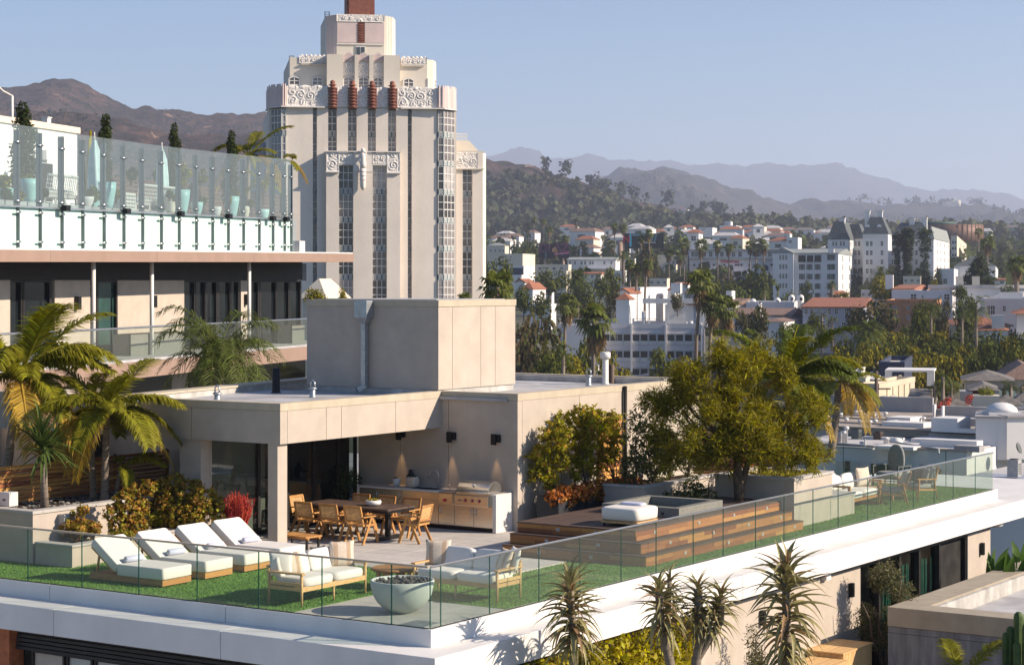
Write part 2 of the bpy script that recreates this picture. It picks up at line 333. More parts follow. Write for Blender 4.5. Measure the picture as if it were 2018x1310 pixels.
def thing(name, label, cat, loc=(0, 0, 0), rz=0.0, group=None, scale=None):
    return tag(link(name, None, None, loc, rz, scale=scale), label, cat, group)
def struct(o): o['kind'] = 'structure'; return o
def stuff(o): o['kind'] = 'stuff'; return o
def kids(o): return [c for c in ALLKIDS.get(o.name, [])] if False else list(o.children)
def dup(root, loc, rz, label=None, scale=None):
    """a copy of a thing with copies of its parts and sub-parts"""
    r = root.copy(); col.objects.link(r); r.location = loc; r.rotation_euler = (0, 0, rz)
    if scale is not None: r.scale = (scale,) * 3
    if label: r['label'] = label
    for ch in list(root.children):
        c = ch.copy(); col.objects.link(c); c.parent = r
        for g in ch.children:
            d = g.copy(); col.objects.link(d); d.parent = c
    return r
def tthing(name, label, cat, x, y, z=0.0, rz=0.0, group=None):     # on the terrace: rz in degrees relative to the terrace axes
    return thing(name, label, cat, W(x, y, z), -TH + rad(rz), group)

# ---------------------------------------------------------------- foliage
def leaf_cloud(rng, blobs, n, size, aspect=0.5, shell=0.55, out=0.6, up=0.0, droop=0.0, jit=0.45, cluster=None):
    """n pointed leaves spread through the outer part of overlapping blobs (x,y,z,rx,ry,rz) -> verts, quads"""
    b = np.array(blobs, float); wts = (b[:, 3] * b[:, 4] * b[:, 5]) ** 0.67; wts /= wts.sum()
    idx = rng.choice(len(b), n, p=wts); d = rng.normal(size=(n, 3)); d /= np.linalg.norm(d, axis=1)[:, None]
    r = shell + (1 - shell) * rng.random(n) ** 0.6; r *= 1 + 0.10 * rng.normal(size=n)
    c = b[idx, :3] + d * b[idx, 3:] * r[:, None]
    if cluster:                                       # leaves sit in tufts: every k leaves share a twig end
        k, sp = cluster; m = (n + k - 1) // k; ci = np.minimum(np.repeat(np.arange(m), k)[:n] * k, n - 1); off = rng.normal(size=(n, 3)); off /= np.linalg.norm(off, axis=1)[:, None]; off = off + d[ci] * 0.5; c = c[ci] + off * sp * (0.35 + 0.65 * rng.random(n))[:, None]; d = d[ci]
    nrm = d * out + rng.normal(size=(n, 3)) * (1 - out) * 0.9 + np.array([0, 0, up]); nrm /= np.linalg.norm(nrm, axis=1)[:, None] + 1e-9
    t = rng.normal(size=(n, 3)) if not cluster else off * 1.6 + 0.5 * rng.normal(size=(n, 3)); t[:, 2] -= droop; t -= nrm * (t * nrm).sum(1)[:, None]; t /= np.linalg.norm(t, axis=1)[:, None] + 1e-9
    s = np.cross(nrm, t); L = (size * (1 + jit * rng.normal(size=n)).clip(0.4, 1.8))[:, None]
    a0 = c - t * L / 2; a2 = c + t * L / 2; a1 = c + s * L * aspect / 2 - t * L * 0.05; a3 = c - s * L * aspect / 2 - t * L * 0.05
    v = np.stack([a0, a1, a2, a3], 1).reshape(-1, 3); f = np.arange(4 * n).reshape(n, 4)
    return v, f
def crown(name, rng, blobs, n, size, m, m2=None, frac=0.25, **k):
    v, f = leaf_cloud(rng, blobs, n, size, **k)
    mi = (rng.random(n) < frac).astype(int) if m2 else None
    return fast_mesh(name, v, f, [M[m]] + ([M[m2]] if m2 else []), mi)
def blobs_round(rng, n, R, H, z0, r0, r1, flat=1.0):
    out = []
    for _ in range(n):
        a = rng.random() * 6.283; q = R * math.sqrt(rng.random()); h = rng.random()
        w = math.sqrt(max(0.05, 1 - (2 * h - 1) ** 2)); r = r0 + (r1 - r0) * rng.random()
        out.append((math.cos(a) * q * w, math.sin(a) * q * w, z0 + h * H, r, r, r * flat))
    return out
def limbs(mb, rng, base, tips, r0, r1, n=6, bend=0.15):
    for t in tips:
        b = Vector(base); t = Vector(t); pts = []; L = (t - b).length
        for i in range(5):
            q = i / 4; p = b.lerp(t, q); p += Vector(rng.normal(size=3)) * bend * L * 0.25 * math.sin(math.pi * q); pts.append(p)
        mb.tube(pts, [r0 + (r1 - r0) * i / 4 for i in range(5)], n)
def frond_mesh(name, L, rise, fall, nl, ll, m, seed=0, hang=0.7, width=0.035, taper=0.5, twist=0.0, segs=12, rach=0.022, start=0.16):
    """a feather frond along +x: arching midrib with paired hanging leaflets"""
    rr = random.Random(seed); P = []
    for i in range(segs + 1):
        t = i / segs; P.append(Vector((L * (t - 0.18 * fall * t * t), twist * L * t * t, L * (rise * t - fall * t * t))))
    def pt(t):
        q = t * segs; i = min(int(q), segs - 1); return P[i].lerp(P[i + 1], q - i), (P[i + 1] - P[i]).normalized()
    mb = MB(); mb.tube(P, [rach * (1 - 0.85 * i / segs) for i in range(segs + 1)], 5, 1)
    for side in (-1, 1):
        for j in range(nl):
            t = start + (1 - start) * (j + rr.random() * 0.6) / nl; p, d = pt(min(t, 0.999)); up = Vector((0, 0, 1)); s = d.cross(up).normalized() * side; u = s.cross(d) * side
            if u.z < 0: u = -u
            l = ll * (1 - taper * abs(2 * t - 0.9) ** 1.6) * (0.85 + 0.3 * rr.random())
            dirn = (s * (0.75 + 0.2 * rr.random()) + d * (0.55 + 0.3 * rr.random()) + u * (0.25 - 0.3 * rr.random())).normalized()
            q1 = p + dirn * l * 0.5; dn = (dirn + Vector((0, 0, -hang * (0.7 + 0.6 * rr.random())))).normalized(); q2 = q1 + dn * l * 0.5
            w = (d - dirn * d.dot(dirn)).normalized() * width * (0.8 + 0.4 * rr.random()) * 0.5
            mb.add([p - w * 0.6, p + w * 0.6, q1 + w, q1 - w, q2], [(0, 1, 2, 3), (3, 2, 4)], 0)
    return mb.mesh(name, [m, m])
def fan_mesh(name, rng, n, R, m, m2, lift=0.9, skirt=0):
    """a whole fan-palm crown: pleated fan leaves on stalks all round, dead skirt below"""
    V = []; Fq = []; MI = []
    for k in range(n + skirt):
        dead = k >= n; az = rng.random() * 6.283
        el = (1.35 - 2.0 * (k + 0.5) / n) * lift if not dead else -1.15 - 0.3 * rng.random()
        d = np.array([math.cos(az) * math.cos(el), math.sin(az) * math.cos(el), math.sin(el)]); stalk = R * (0.55 if not dead else 0.35) * (0.8 + 0.4 * rng.random())
        o = d * stalk + np.array([0, 0, -0.06 * R - (0.25 * R * rng.random() * 2 if dead else 0)]); s = np.array([-math.sin(az), math.cos(az), 0]); nn = np.cross(d, s); rl = R * 0.62 * (0.8 + 0.35 * rng.random())
        b0 = len(V); V += [np.zeros(3), o, o + s * 0.02 * R]; V.append(np.array([0, 0, -0.02 * R])); Fq.append((b0, b0 + 3, b0 + 1, b0 + 2)); MI.append(1 if dead else 0)
        nb = 9
        for j in range(nb):
            a = (j / (nb - 1) - 0.5) * 3.7; dr = d * math.cos(a) + s * math.sin(a); l = rl * (1 - 0.12 * abs(a)); w = np.cross(nn, dr) * l * 0.13
            tip = o + dr * l + np.array([0, 0, -l * (0.35 + 0.25 * rng.random())]); mid = o + dr * l * 0.6
            b1 = len(V); V += [o, mid - w, tip, mid + w]; Fq.append((b1, b1 + 1, b1 + 2, b1 + 3)); MI.append(1 if dead else 0)
    return fast_mesh(name, np.array(V), np.array(Fq), [M[m], M[m2]], MI)
# ---------------------------------------------------------------- ground and hills
GY = [-400, 60, 120, 200, 320, 420, 520, 650, 800, 1000, 1300, 2000, 3000, 12000]
GZ = [-14, -14, -15, -17, -15, -11, -6, 0, 8, 18, 28, 36, 40, 60]
def ground_z(x, y):
    return float(np.interp(y, GY, GZ)) + 1.2 * noise.noise(Vector((x * 0.006, y * 0.006, 3))) * min(1, max(0, (y - 150) / 200))
gx = np.concatenate([np.linspace(-5200, -600, 11), np.linspace(-500, 600, 34), np.linspace(700, 5200, 11)]); gy = np.concatenate([np.linspace(-400, 100, 6), np.geomspace(120, 13200, 80)])
gv = np.array([(x, y, ground_z(x, y)) for y in gy for x in gx]); nxg = len(gx)
gf = np.array([(j * nxg + i, j * nxg + i + 1, (j + 1) * nxg + i + 1, (j + 1) * nxg + i) for j in range(len(gy) - 1) for i in range(nxg - 1)])
mat('city_ground', (0.10, 0.095, 0.07), 0.95, var=0.35, scale=0.02, c2=(0.045, 0.05, 0.03))
struct(link('ground', fast_mesh('ground', gv, gf, [M['city_ground']], smooth=True)))

def hillmat(name, green, brown, pale, sc, cut=0.62):
    m = bpy.data.materials.new(name); nt, n, l, b = nodes(m); b.inputs['Roughness'].default_value = 0.95; b.inputs['Specular IOR Level'].default_value = 0.1
    tc = n.new('ShaderNodeTexCoord')
    def nz(s, det=8, r=0.65):
        q = n.new('ShaderNodeTexNoise'); q.inputs['Scale'].default_value = s; q.inputs['Detail'].default_value = det; q.inputs['Roughness'].default_value = r; l.new(tc.outputs['Object'], q.inputs['Vector']); return q.outputs['Fac']
    def mixc(f, a, c, lo, hi):
        rp = n.new('ShaderNodeMapRange'); rp.inputs[1].default_value = lo; rp.inputs[2].default_value = hi; l.new(f, rp.inputs[0])
        mx = n.new('ShaderNodeMix'); mx.data_type = 'RGBA'; l.new(rp.outputs[0], mx.inputs[0])
        for s, v in ((6, a), (7, c)):
            if isinstance(v, tuple): mx.inputs[s].default_value = (*v, 1)
            else: l.new(v, mx.inputs[s])
        return mx.outputs[2]
    c = mixc(nz(sc * 6), green, brown, 0.42, 0.58); c = mixc(nz(sc), c, green, 0.5, 0.66); c = mixc(nz(sc * 2.2, 10, 0.72), c, pale, cut, cut + 0.05)
    l.new(c, b.inputs['Base Color']); bp = n.new('ShaderNodeBump'); bp.inputs['Strength'].default_value = 1.0; bp.inputs['Distance'].default_value = 9; l.new(nz(sc * 9), bp.inputs['Height']); l.new(bp.outputs[0], b.inputs['Normal'])
    return m
hm1 = hillmat('chaparral', (0.036, 0.034, 0.030), (0.115, 0.072, 0.056), (0.40, 0.26, 0.17), 0.011, 0.615)
hm2 = hillmat('far_chaparral', (0.028, 0.033, 0.030), (0.065, 0.052, 0.042), (0.20, 0.15, 0.11), 0.004, 0.64)
hm3 = hillmat('range_rock', (0.025, 0.028, 0.035), (0.04, 0.04, 0.045), (0.06, 0.055, 0.055), 0.002, 0.7)
def hill(name, ridge, d, depth, zb, m, nu=200, nt=46, amp=10, fr=0.010, rough=1.5, back=1.0, pw=1.0):
    us = np.linspace(ridge[0][0], ridge[-1][0], nu); rv = np.interp(us, [p[0] for p in ridge], [p[1] for p in ridge]); ks = np.exp(-np.linspace(-2, 2, 7) ** 2); rv[3:-3] = np.convolve(rv, ks / ks.sum(), 'valid')
    V = []; ts = np.concatenate([np.linspace(-0.5, 0, 7)[:-1], np.linspace(0, 1, nt)])
    for t in ts:
        for u, v in zip(us, rv):
            X = (u - U0) * d / F; z = CZ - (v - HV) * d / F; Y = d - depth * t
            if t < 0: zz = z + (zb - z) * (-t * 1.6) ** 1.2
            else: zz = z + (zb - z) * t ** pw
            k = math.sin(math.pi * min(1, max(0, t))) if t > 0 else 0
            q = noise.fractal(Vector((X * fr, Y * fr * 0.6, zb)), 0.9, 2.1, 6); zz += amp * q * k - amp * 0.7 * k * abs(noise.noise(Vector((X * fr * 1.7 + Y * fr * 0.5, Y * fr * 0.25, 7 + zb))))
            zz += rough * noise.fractal(Vector((X * fr * 9, Y * fr * 9, 1)), 0.8, 2, 4)
            V.append((X + (amp * 0.8 * q * k), Y, zz))
    nn = len(us); f = [(j * nn + i, (j + 1) * nn + i, (j + 1) * nn + i + 1, j * nn + i + 1) for j in range(len(ts) - 1) for i in range(nn - 1)]
    V = np.array(V); struct(link(name, fast_mesh(name, V, np.array(f)[:, ::-1], [m], smooth=True))); return V.reshape(len(ts), nn, 3)[6:]
HL = hill('hill', [(-260, 215), (-120, 190), (0, 172), (40, 171), (66, 167), (85, 160), (110, 156), (132, 154), (152, 158), (175, 170), (200, 186), (240, 206), (270, 212), (335, 212), (360, 217), (395, 228), (450, 226), (500, 221), (540, 220), (600, 240), (680, 270), (800, 292), (900, 305)], 2500, 800, 55, hm1, amp=42, fr=0.0032, rough=5)
HF = hill('hill', [(-260, 235), (-60, 236), (60, 222), (150, 222), (240, 236), (330, 262), (430, 268), (520, 262), (640, 290), (800, 320)], 1700, 470, 50, hm1, amp=20, fr=0.0055, rough=3.5)
HR = hill('hill', [(760, 300), (860, 300), (960, 314), (985, 317), (1010, 322), (1050, 328), (1085, 344), (1120, 351), (1160, 366), (1200, 384), (1235, 394), (1300, 404), (1350, 416), (1400, 422), (1450, 432), (1520, 444), (1600, 452), (1700, 470), (1800, 492)], 2100, 640, 34, hm1, amp=24, fr=0.0042, rough=4.0, pw=0.9)
HM = hill('hill', [(1080, 390), (1180, 352), (1215, 337), (1250, 334), (1310, 331), (1345, 340), (1390, 352), (1440, 368), (1500, 386), (1545, 398), (1575, 399), (1605, 392), (1640, 394), (1690, 398), (1750, 402), (1800, 402), (1850, 403), (1900, 404), (1950, 412), (2018, 428), (2100, 440), (2250, 452)], 5200, 1600, 50, hm2, amp=80, fr=0.0021, rough=12)
hill('hill', [(900, 312), (960, 306), (985, 299), (1020, 296), (1045, 291), (1060, 296), (1085, 312), (1105, 312), (1135, 305), (1175, 309), (1225, 318), (1245, 314), (1290, 321), (1400, 322), (1500, 326), (1640, 322), (1680, 334), (1740, 352), (1800, 372), (1900, 376), (2018, 386), (2100, 400), (2250, 420)], 11500, 2400, 60, hm3, amp=120, fr=0.0008, rough=30, nt=24)

# trees and scrub that cover the hillsides
rs = np.random.default_rng(11)
def scatter(name, pts, sizes, m1, m2, seed, n=20, tall=1.0, nvar=6):
    r = np.random.default_rng(seed); temps = [leaf_cloud(r, [(0, 0, 0.5 * tall, 0.5, 0.5, 0.5 * tall), (0.2 * r.normal(), 0.2 * r.normal(), 0.75 * tall, 0.32, 0.32, 0.3 * tall)], n, 0.34, 0.8, 0.4, 0.5, 0.2)[0] for _ in range(nvar)]
    vs_ = [temps[i % nvar] * s + p for i, (p, s) in enumerate(zip(pts, sizes))]; V = np.concatenate(vs_); f = np.arange(len(V)).reshape(-1, 4); mi = np.repeat((r.random(len(pts)) < 0.5).astype(int), n)
    return stuff(link(name, fast_mesh(name, V, f, [M[m1], M[m2]], mi)))
def on_hill(H, n, t0, t1, i0=0, i1=1, bias=1.0, seed=0, patch=0.0, ps=0.012):
    r = np.random.default_rng(seed); P = []
    while len(P) < n:
        t = t0 + (t1 - t0) * r.random() ** bias; i = (i0 + (i1 - i0) * r.random()) * (H.shape[1] - 2); j = t * (H.shape[0] - 2); a, b = int(j), int(i); p = H[a, b] + (H[a + 1, b] - H[a, b]) * (j - a) + (H[a, b + 1] - H[a, b]) * (i - b)
        if patch and noise.noise(Vector((p[0] * ps, p[1] * ps, 5))) < patch - 1.5 * t: continue
        P.append(p)
    return P
P = on_hill(HR, 2900, 0.36, 1.0, 0.0, 1, 0.7, 3, 0.75); scatter('hillside_trees', P, rs.uniform(5, 14, len(P)), 'slope_dark', 'slope_tree', 4, 28, 1.15)
P = on_hill(HR, 900, 0.0, 0.6, 0.0, 1, 1, 5, 0.3); scatter('hillside_scrub', P, rs.uniform(2, 6, len(P)), 'tree_brown', 'slope_dark', 5, 12, 0.7)
P = on_hill(HR, 16, 0.0, 0.03, 0.25, 0.7, 1, 6); scatter('ridge_trees', P, rs.uniform(7, 16, len(P)), 'slope_dark', 'conifer', 6, 40, 1.3)
P = on_hill(HL, 3200, 0.0, 0.9, 0, 1, 1, 7, 0.25); scatter('hillside_scrub', P, rs.uniform(1.8, 5.5, len(P)), 'tree_brown', 'slope_dark', 7, 10, 0.6)
P = on_hill(HF, 1900, 0.0, 1.0, 0, 1, 1, 8, 0.4); scatter('hillside_scrub', P, rs.uniform(1.8, 6, len(P)), 'tree_brown', 'slope_dark', 8, 12, 0.7)
P = on_hill(HM, 900, 0.45, 1.0, 0, 1, 1, 9); P += on_hill(HM, 60, 0.0, 0.03, 0.5, 1, 1, 10); scatter('distant_trees', P, rs.uniform(11, 23, len(P)), 'slope_dark', 'conifer', 9, 20, 1.0)
P = []
while len(P) < 1900:
    d = 640 + 2000 * rs.random() ** 1.4; u = 940 + 1150 * rs.random(); X = (u - U0) * d / F; P.append(np.array([X, d, ground_z(X, d) - 0.5]))
scatter('city_treetops', P, rs.uniform(5, 11, len(P)), 'slope_tree', 'tree_dark', 12, 26, 1.1)

# ---------------------------------------------------------------- buildings of the city
WINM = {}
def win_mesh(w, h, style='sash', pane='dark_pane', fr='sash_white'):
    k = (round(w, 2), round(h, 2), style, pane, fr)
    if k in WINM: return WINM[k]
    b = MB(); t = max(0.05, min(0.09, w * 0.08)); b.box(-w / 2, -0.02, -h / 2, w / 2, 0.06, h / 2, 1)
    b.box(-w / 2 - t, -0.07, -h / 2 - t, -w / 2, 0.06, h / 2 + t, 0); b.box(w / 2, -0.07, -h / 2 - t, w / 2 + t, 0.06, h / 2 + t, 0); b.box(-w / 2, -0.07, h / 2, w / 2, 0.06, h / 2 + t, 0); b.box(-w / 2, -0.10, -h / 2 - t, w / 2, 0.06, -h / 2, 0)
    if style == 'sash': b.box(-t / 2, -0.05, -h / 2, t / 2, -0.02, h / 2, 0); b.box(-w / 2, -0.045, -t / 2, -t / 2, -0.02, t / 2, 0); b.box(t / 2, -0.045, -t / 2, w / 2, -0.02, t / 2, 0)
    if style == 'rail': b.box(-w / 2, -0.12, -h / 2, w / 2, -0.08, -h / 2 + h * 0.34, 0)
    if style == 'shutter':
        for s in (-1, 1): b.box(s * (w / 2 + t), -0.06, -h / 2, s * (w / 2 + t + w * 0.36), 0.0, h / 2, 2)
    WINM[k] = b.mesh('window', [fr, pane, 'shutter']); return WINM[k]
class Blk:
    """a building seen corner-on: left edge u0, near corner uf, right edge u1, top vt, base vb, d metres away, turned psi degrees"""
    def __init__(s, name, label, cat, u0, uf, u1, vt, vb, d, psi=15, wall='white_wall', roof='flat', rmat='white_roof', vr=None, group=None, deep=None, drop=4, rdir='x', par=0.5, over=0.25):
        s.d = d; s.psi = rad(psi); s.uf = uf; s.vb = vb; s.vt = vt; s.k = d / F; o = at(uf, vb, d); s.t = thing(name, label, cat, o, -s.psi, group)
        c, n = math.cos(s.psi), math.sin(s.psi); xd = o.x / d; s.w = (uf - u0) * s.k / max(0.3, c + xd * n); s.D = deep or max(3.0, (u1 - uf) * s.k / max(0.06, n - xd * c)); s.h = (vb - vt) * s.k
        s.cx = max(0.3, c + xd * n)
        b = MB().box(-s.w, 0, -drop, 0, s.D, s.h); b.build('wall', wall, s.t); H = ((vb - vr) * s.k if vr else s.h + 2) - s.h; r = MB(); e = over
        if roof == 'flat':
            r.box(-s.w + 0.25, 0.25, s.h, -0.25, s.D - 0.25, s.h + 0.06); r.build('roof', rmat, s.t)
            p = MB(); p.box(-s.w - .04, -.04, s.h + .002, .04, .25, s.h + par); p.box(-s.w - .04, s.D - .25, s.h + .002, .04, s.D + .04, s.h + par); p.box(-s.w - .04, .25, s.h + .002, -s.w + .25, s.D - .25, s.h + par); p.box(-.25, .25, s.h + .002, .04, s.D - .25, s.h + par); p.build('parapet', wall, s.t)
        elif roof == 'hip':
            i = min(s.w, s.D) / 2 * 0.95 if H < 4.4 else min(s.w, s.D) * 0.27; q = [(-s.w - e, -e), (e, -e), (e, s.D + e), (-s.w - e, s.D + e)]; q2 = [(-s.w + i, i), (-i, i), (-i, s.D - i), (-s.w + i, s.D - i)]
            r.prism(q, s.h + .004, s.h + H, top=q2); r.build('roof', rmat, s.t)
        elif roof == 'gable' and rdir == 'x':
            r.xprism([(-e, s.h - .1), (s.D + e, s.h - .1), (s.D + e, s.h + .12), (s.D / 2, s.h + H), (-e, s.h + .12)], -s.w - e, e); r.build('roof', rmat, s.t)
        elif roof == 'gable':
            r.yprism([(-s.w - e, s.h + .02), (-s.w / 2, s.h + H), (e, s.h + .02), (e, s.h - .15), (-s.w / 2, s.h + H - .35), (-s.w - e, s.h - .15)], -e, s.D + e); r.build('roof', rmat, s.t)
            MB().yprism([(-s.w, s.h), (0, s.h), (-s.w / 2, s.h + H - .36)], 0.02, s.D - .02).build('gable', wall, s.t)
    def front(s, us, vs_, pw, ph, style='sash', pane='dark_pane', fr='sash_white', name='window'):
        me = win_mesh(pw * s.k, ph * s.k, style, pane, fr)
        for v in vs_:
            for u in us: link(name, me, s.t, ((u - s.uf) * s.k / s.cx, -0.01, (s.vb - v) * s.k))
    def side(s, fr_, vs_, pw, ph, style='sash', pane='dark_pane', fr='sash_white'):
        me = win_mesh(pw, ph * s.k, style, pane, fr)
        for v in vs_:
            for q in fr_: link('window', me, s.t, (0.01, q * s.D, (s.vb - v) * s.k), rad(90))
    def add(s, name, m, u0, u1, v0, v1, y0=0.0, y1=2.0):
        """a box on the front in picture columns and rows, y0..y1 deep"""
        return MB().box((u0 - s.uf) * s.k / s.cx, y0, (s.vb - v1) * s.k, (u1 - s.uf) * s.k / s.cx, y1, (s.vb - v0) * s.k).build(name, m, s.t)
R_ = lambda a, b, n: [a + (b - a) * i / (n - 1) for i in range(n)]

# the white hotel annex in front of the castle-like hotel
b = Blk('hotel_annex', 'white five storey hotel annex with dark shutters and pale green gabled roof', 'hotel', 1528, 1652, 1684, 499, 596, 600, 14, 'cool_white_wall', 'gable', 'slate_pale', 487)
b.add('gable_bay', 'cool_white_wall', 1523, 1564, 499, 598, -1.4, 3); k = b.k
MB().yprism([((1521 - b.uf) * k / b.cx, 97 * k), ((1543 - b.uf) * k / b.cx, 109 * k), ((1567 - b.uf) * k / b.cx, 97 * k)], -1.6, 7).build('bay_gable', 'slate_pale', b.t)
b.add('loggia', 'dark_frame', 1573, 1618, 503, 516, -0.35, 0.2); b.add('loggia_post', 'cool_white_wall', 1588, 1590, 503, 516, -.5, -.36); b.add('loggia_post', 'cool_white_wall', 1603, 1605, 503, 516, -.5, -.36)
b.front([1580, 1595, 1611], [526, 545, 564, 583], 6, 11, 'shutter'); b.front([1634, 1642], [507, 526, 545, 564], 4, 11, 'shutter'); b.side([.28, .72], [508, 526, 545, 564], 2.4, 11, 'sash')
for v in (507, 525, 544, 563):
    for u in (1538, 1544, 1550): link('window', win_mesh(3.2 * k, 9 * k), b.t, ((u - b.uf) * k / b.cx, -1.41, (b.vb - v) * k))
MB().box(-3.2, 1, b.h, -1.4, 3, b.h + 1.3).build('chimney', 'cool_white_wall', b.t)

# the castle-like hotel
ch = lambda b, x0, y0, w, z0, z1: (MB().box(x0, y0, z0, x0 + w, y0 + w, z1).box(x0 - .15, y0 - .15, z1, x0 + w + .15, y0 + w + .15, z1 + .35)).build('chimney', 'white_wall', b.t)
def dormer(b, u, v, yy, wpx=8):
    x = (u - b.uf) * b.k / b.cx; z = (b.vb - v) * b.k; w = wpx * b.k / 2; h = 9 * b.k
    o = MB().box(x - w, yy, z - h, x + w, yy + 3, z + h * .5).prism([(x - w - .15, yy - .15), (x + w + .15, yy - .15), (x + w + .15, yy + 3), (x - w - .15, yy + 3)], z + h * .502, z + h * 1.15, top=[(x - w * .3, yy), (x + w * .3, yy), (x + w * .3, yy + 3), (x - w * .3, yy + 3)]).build('dormer', 'white_wall', b.t)
    link('window', win_mesh(w * 1.1, h * .95), o, (x, yy - .02, z - h * .1))
b = Blk('castle_hotel', 'left wing of the castle-like hotel with two steep slate gables', 'hotel', 1631, 1672, 1692, 472, 600, 660, 17, 'white_wall', 'hip', 'slate', 436, 'blocks of the castle-like hotel')
b.front([1642, 1648, 1657, 1663], [480, 498, 516], 3.2, 8); b.side([.25, .7], [480, 495, 510, 525, 540], 1.7, 8, pane='tower_pane'); dormer(b, 1652, 463, 1.6, 11); dormer(b, 1645, 467, 1.4, 7); ch(b, -3.6, 3.5, 1.9, b.h + 1, b.h + 7.0)
b = Blk('castle_hotel', 'linking range of the castle-like hotel between left wing and tower', 'hotel', 1664, 1702, 1708, 470, 605, 672, 17, 'white_wall', 'hip', 'slate', 441, 'blocks of the castle-like hotel', deep=12); b.front([1686, 1693], [480, 498, 516, 534], 4, 9)
b = Blk('castle_hotel', 'tall central tower of the castle-like hotel with twin white chimneys', 'hotel', 1700, 1750, 1756, 461, 605, 650, 17, 'white_wall', 'hip', 'slate', 427, 'blocks of the castle-like hotel', deep=11)
b.front([1709, 1717, 1738], [480, 498, 516, 534, 552, 570], 4.6, 9); dormer(b, 1709, 452, .9, 9); dormer(b, 1732, 452, .9, 10)
ch(b, -7.9, 3, 1.6, b.h + 2, b.h + 7.4); ch(b, -3.9, 4, 1.6, b.h + 2, b.h + 7.4); b.add('string_course', 'white_wall', 1700, 1750.5, 466, 467.2, -.25, .3)
b = Blk('castle_hotel', 'shaded middle wing of the castle-like hotel behind the dark conifers', 'hotel', 1752, 1836, 1846, 471, 605, 662, 17, 'white_wall', 'hip', 'slate', 438, 'blocks of the castle-like hotel', deep=13)
b.front([1757, 1763, 1772, 1782, 1806, 1830], [480, 498, 516, 534, 552], 4, 9); ch(b, -7.6, 3, 1.7, b.h + 3.2, b.h + 6.6); ch(b, -3.9, 3.6, 2.0, b.h + 3.2, b.h + 7)
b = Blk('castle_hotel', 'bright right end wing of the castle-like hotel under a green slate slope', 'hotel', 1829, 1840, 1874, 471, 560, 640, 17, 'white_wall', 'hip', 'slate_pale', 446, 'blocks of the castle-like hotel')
b.side([.2, .38, .65, .9], [480, 495, 510, 525, 540], 2.0, 8, pane='tower_pane')
b = Blk('apartment_block', 'ivory apartment block with balconies below the bronze drum', 'building', 1874, 1886, 1942, 467, 520, 760, 14, 'ivory_wall', 'flat', 'tan_roof')
b.side([.15, .3, .45, .62, .8], [479, 491, 504], 2.2, 7); b.front([1878, 1883], [479, 491, 504], 3, 8, 'rail')
t = thing('drum_building', 'low round bronze clad building behind the castle-like hotel', 'building', at(1888, 475, 930))
s_ = 930 / F; MB().lathe([(64 * s_, 0), (64 * s_, 33 * s_), (62 * s_, 33 * s_)], 40, (0, 64 * s_, 0)).build('lower_drum', 'bronze_drum', t); MB().lathe([(40 * s_, 33.1 * s_), (40 * s_, 39 * s_)], 32, (-28 * s_, 70 * s_, 0)).build('upper_drum', 'green_drum', t)
for i in range(40): MB().bar((64.2 * s_ * math.cos(i * .157), 64 * s_ + 64.2 * s_ * math.sin(i * .157), 0.2), (64.2 * s_ * math.cos(i * .157), 64 * s_ + 64.2 * s_ * math.sin(i * .157), 32.6 * s_), .25, .25).build('rib', 'bronze_drum', t)
b = Blk('office_block', 'far pale office block with banded storeys in the haze at the right edge', 'building', 1980, 2050, 2080, 462, 492, 1500, 10, 'cool_white_wall', 'flat', 'white_roof')
for v in (467, 473, 479, 485): b.add('window_band', 'dark_pane', 1982, 2049, v, v + 2.4, -.15, .2)
b = Blk('low_hall', 'long dark green roofed hall behind the spreading cedar', 'building', 1880, 1962, 2040, 524, 545, 560, 14, 'cool_white_wall', 'hip', 'slate', 503)
b = Blk('white_house', 'white flat roofed house with dark windows right of the conifers', 'house', 1846, 1880, 1985, 533, 560, 520, 14, 'cool_white_wall', 'flat', 'white_roof'); b.front([1853, 1863], [554], 7, 9); b.side([.4, .7], [548], 2, 7)
t = thing('curved_roof_hall', 'wide hall with pale curved sweeping roof edge', 'building', at(1940, 590, 430), rad(-12)); q = []
for i in range(13): a = -1 + 2 * i / 12; q.append((a * 11.5, 3.4 * (1 - a * a) * -1))
MB().prism(q + [(11.5, 14), (-11.5, 14)], -6, 2.4).build('wall', 'cool_white_wall', t); MB().prism([(x * 1.04, y - .4) for x, y in q] + [(12, 14.5), (-12, 14.5)], 2.41, 3.1).build('roof', 'white_roof', t)
for x in (-6, -2.5): MB().box(x, 4, 3.12, x + 1.6, 5.5, 5.0).build('roof_vent', 'ivory_wall', t)

# shops and signs along the boulevard
b = Blk('arcade_building', 'grey white shopping arcade with round windows and red shop sign', 'building', 1358, 1560, 1590, 492, 583, 690, 6, 'lilac_wall', 'flat', 'white_roof', par=.3)
b.front([1365, 1371, 1380, 1387, 1400, 1412, 1422, 1434, 1445, 1458, 1486, 1496, 1506, 1517, 1530, 1545], [501], 6.5, 9); b.add('cornice', 'slate_pale', 1357, 1561, 508, 511, -.8, .2); b.add('cornice', 'slate_pale', 1357, 1561, 491, 494, -.7, .2)
for u in (1367, 1394, 1406, 1427, 1450, 1455, 1461, 1477, 1492, 1521, 1540): o = MB().lathe([(2.4 * b.k, 0), (2.4 * b.k, .3)], 14).build('window', 'dark_pane', b.t, ((u - b.uf) * b.k / b.cx, .1, (b.vb - 522) * b.k)); o.rotation_euler = (rad(90), 0, 0)
for u in (1417, 1439, 1508):
    x = (u - b.uf) * b.k / b.cx; z0 = (b.vb - 533) * b.k; r = 6 * b.k; MB().yprism([(x - r, z0)] + [(x - r * math.cos(a), z0 + r * .9 + r * math.sin(a)) for a in R_(0, math.pi, 9)] + [(x + r, z0)], -.12, .25).build('arched_window', 'dark_pane', b.t)
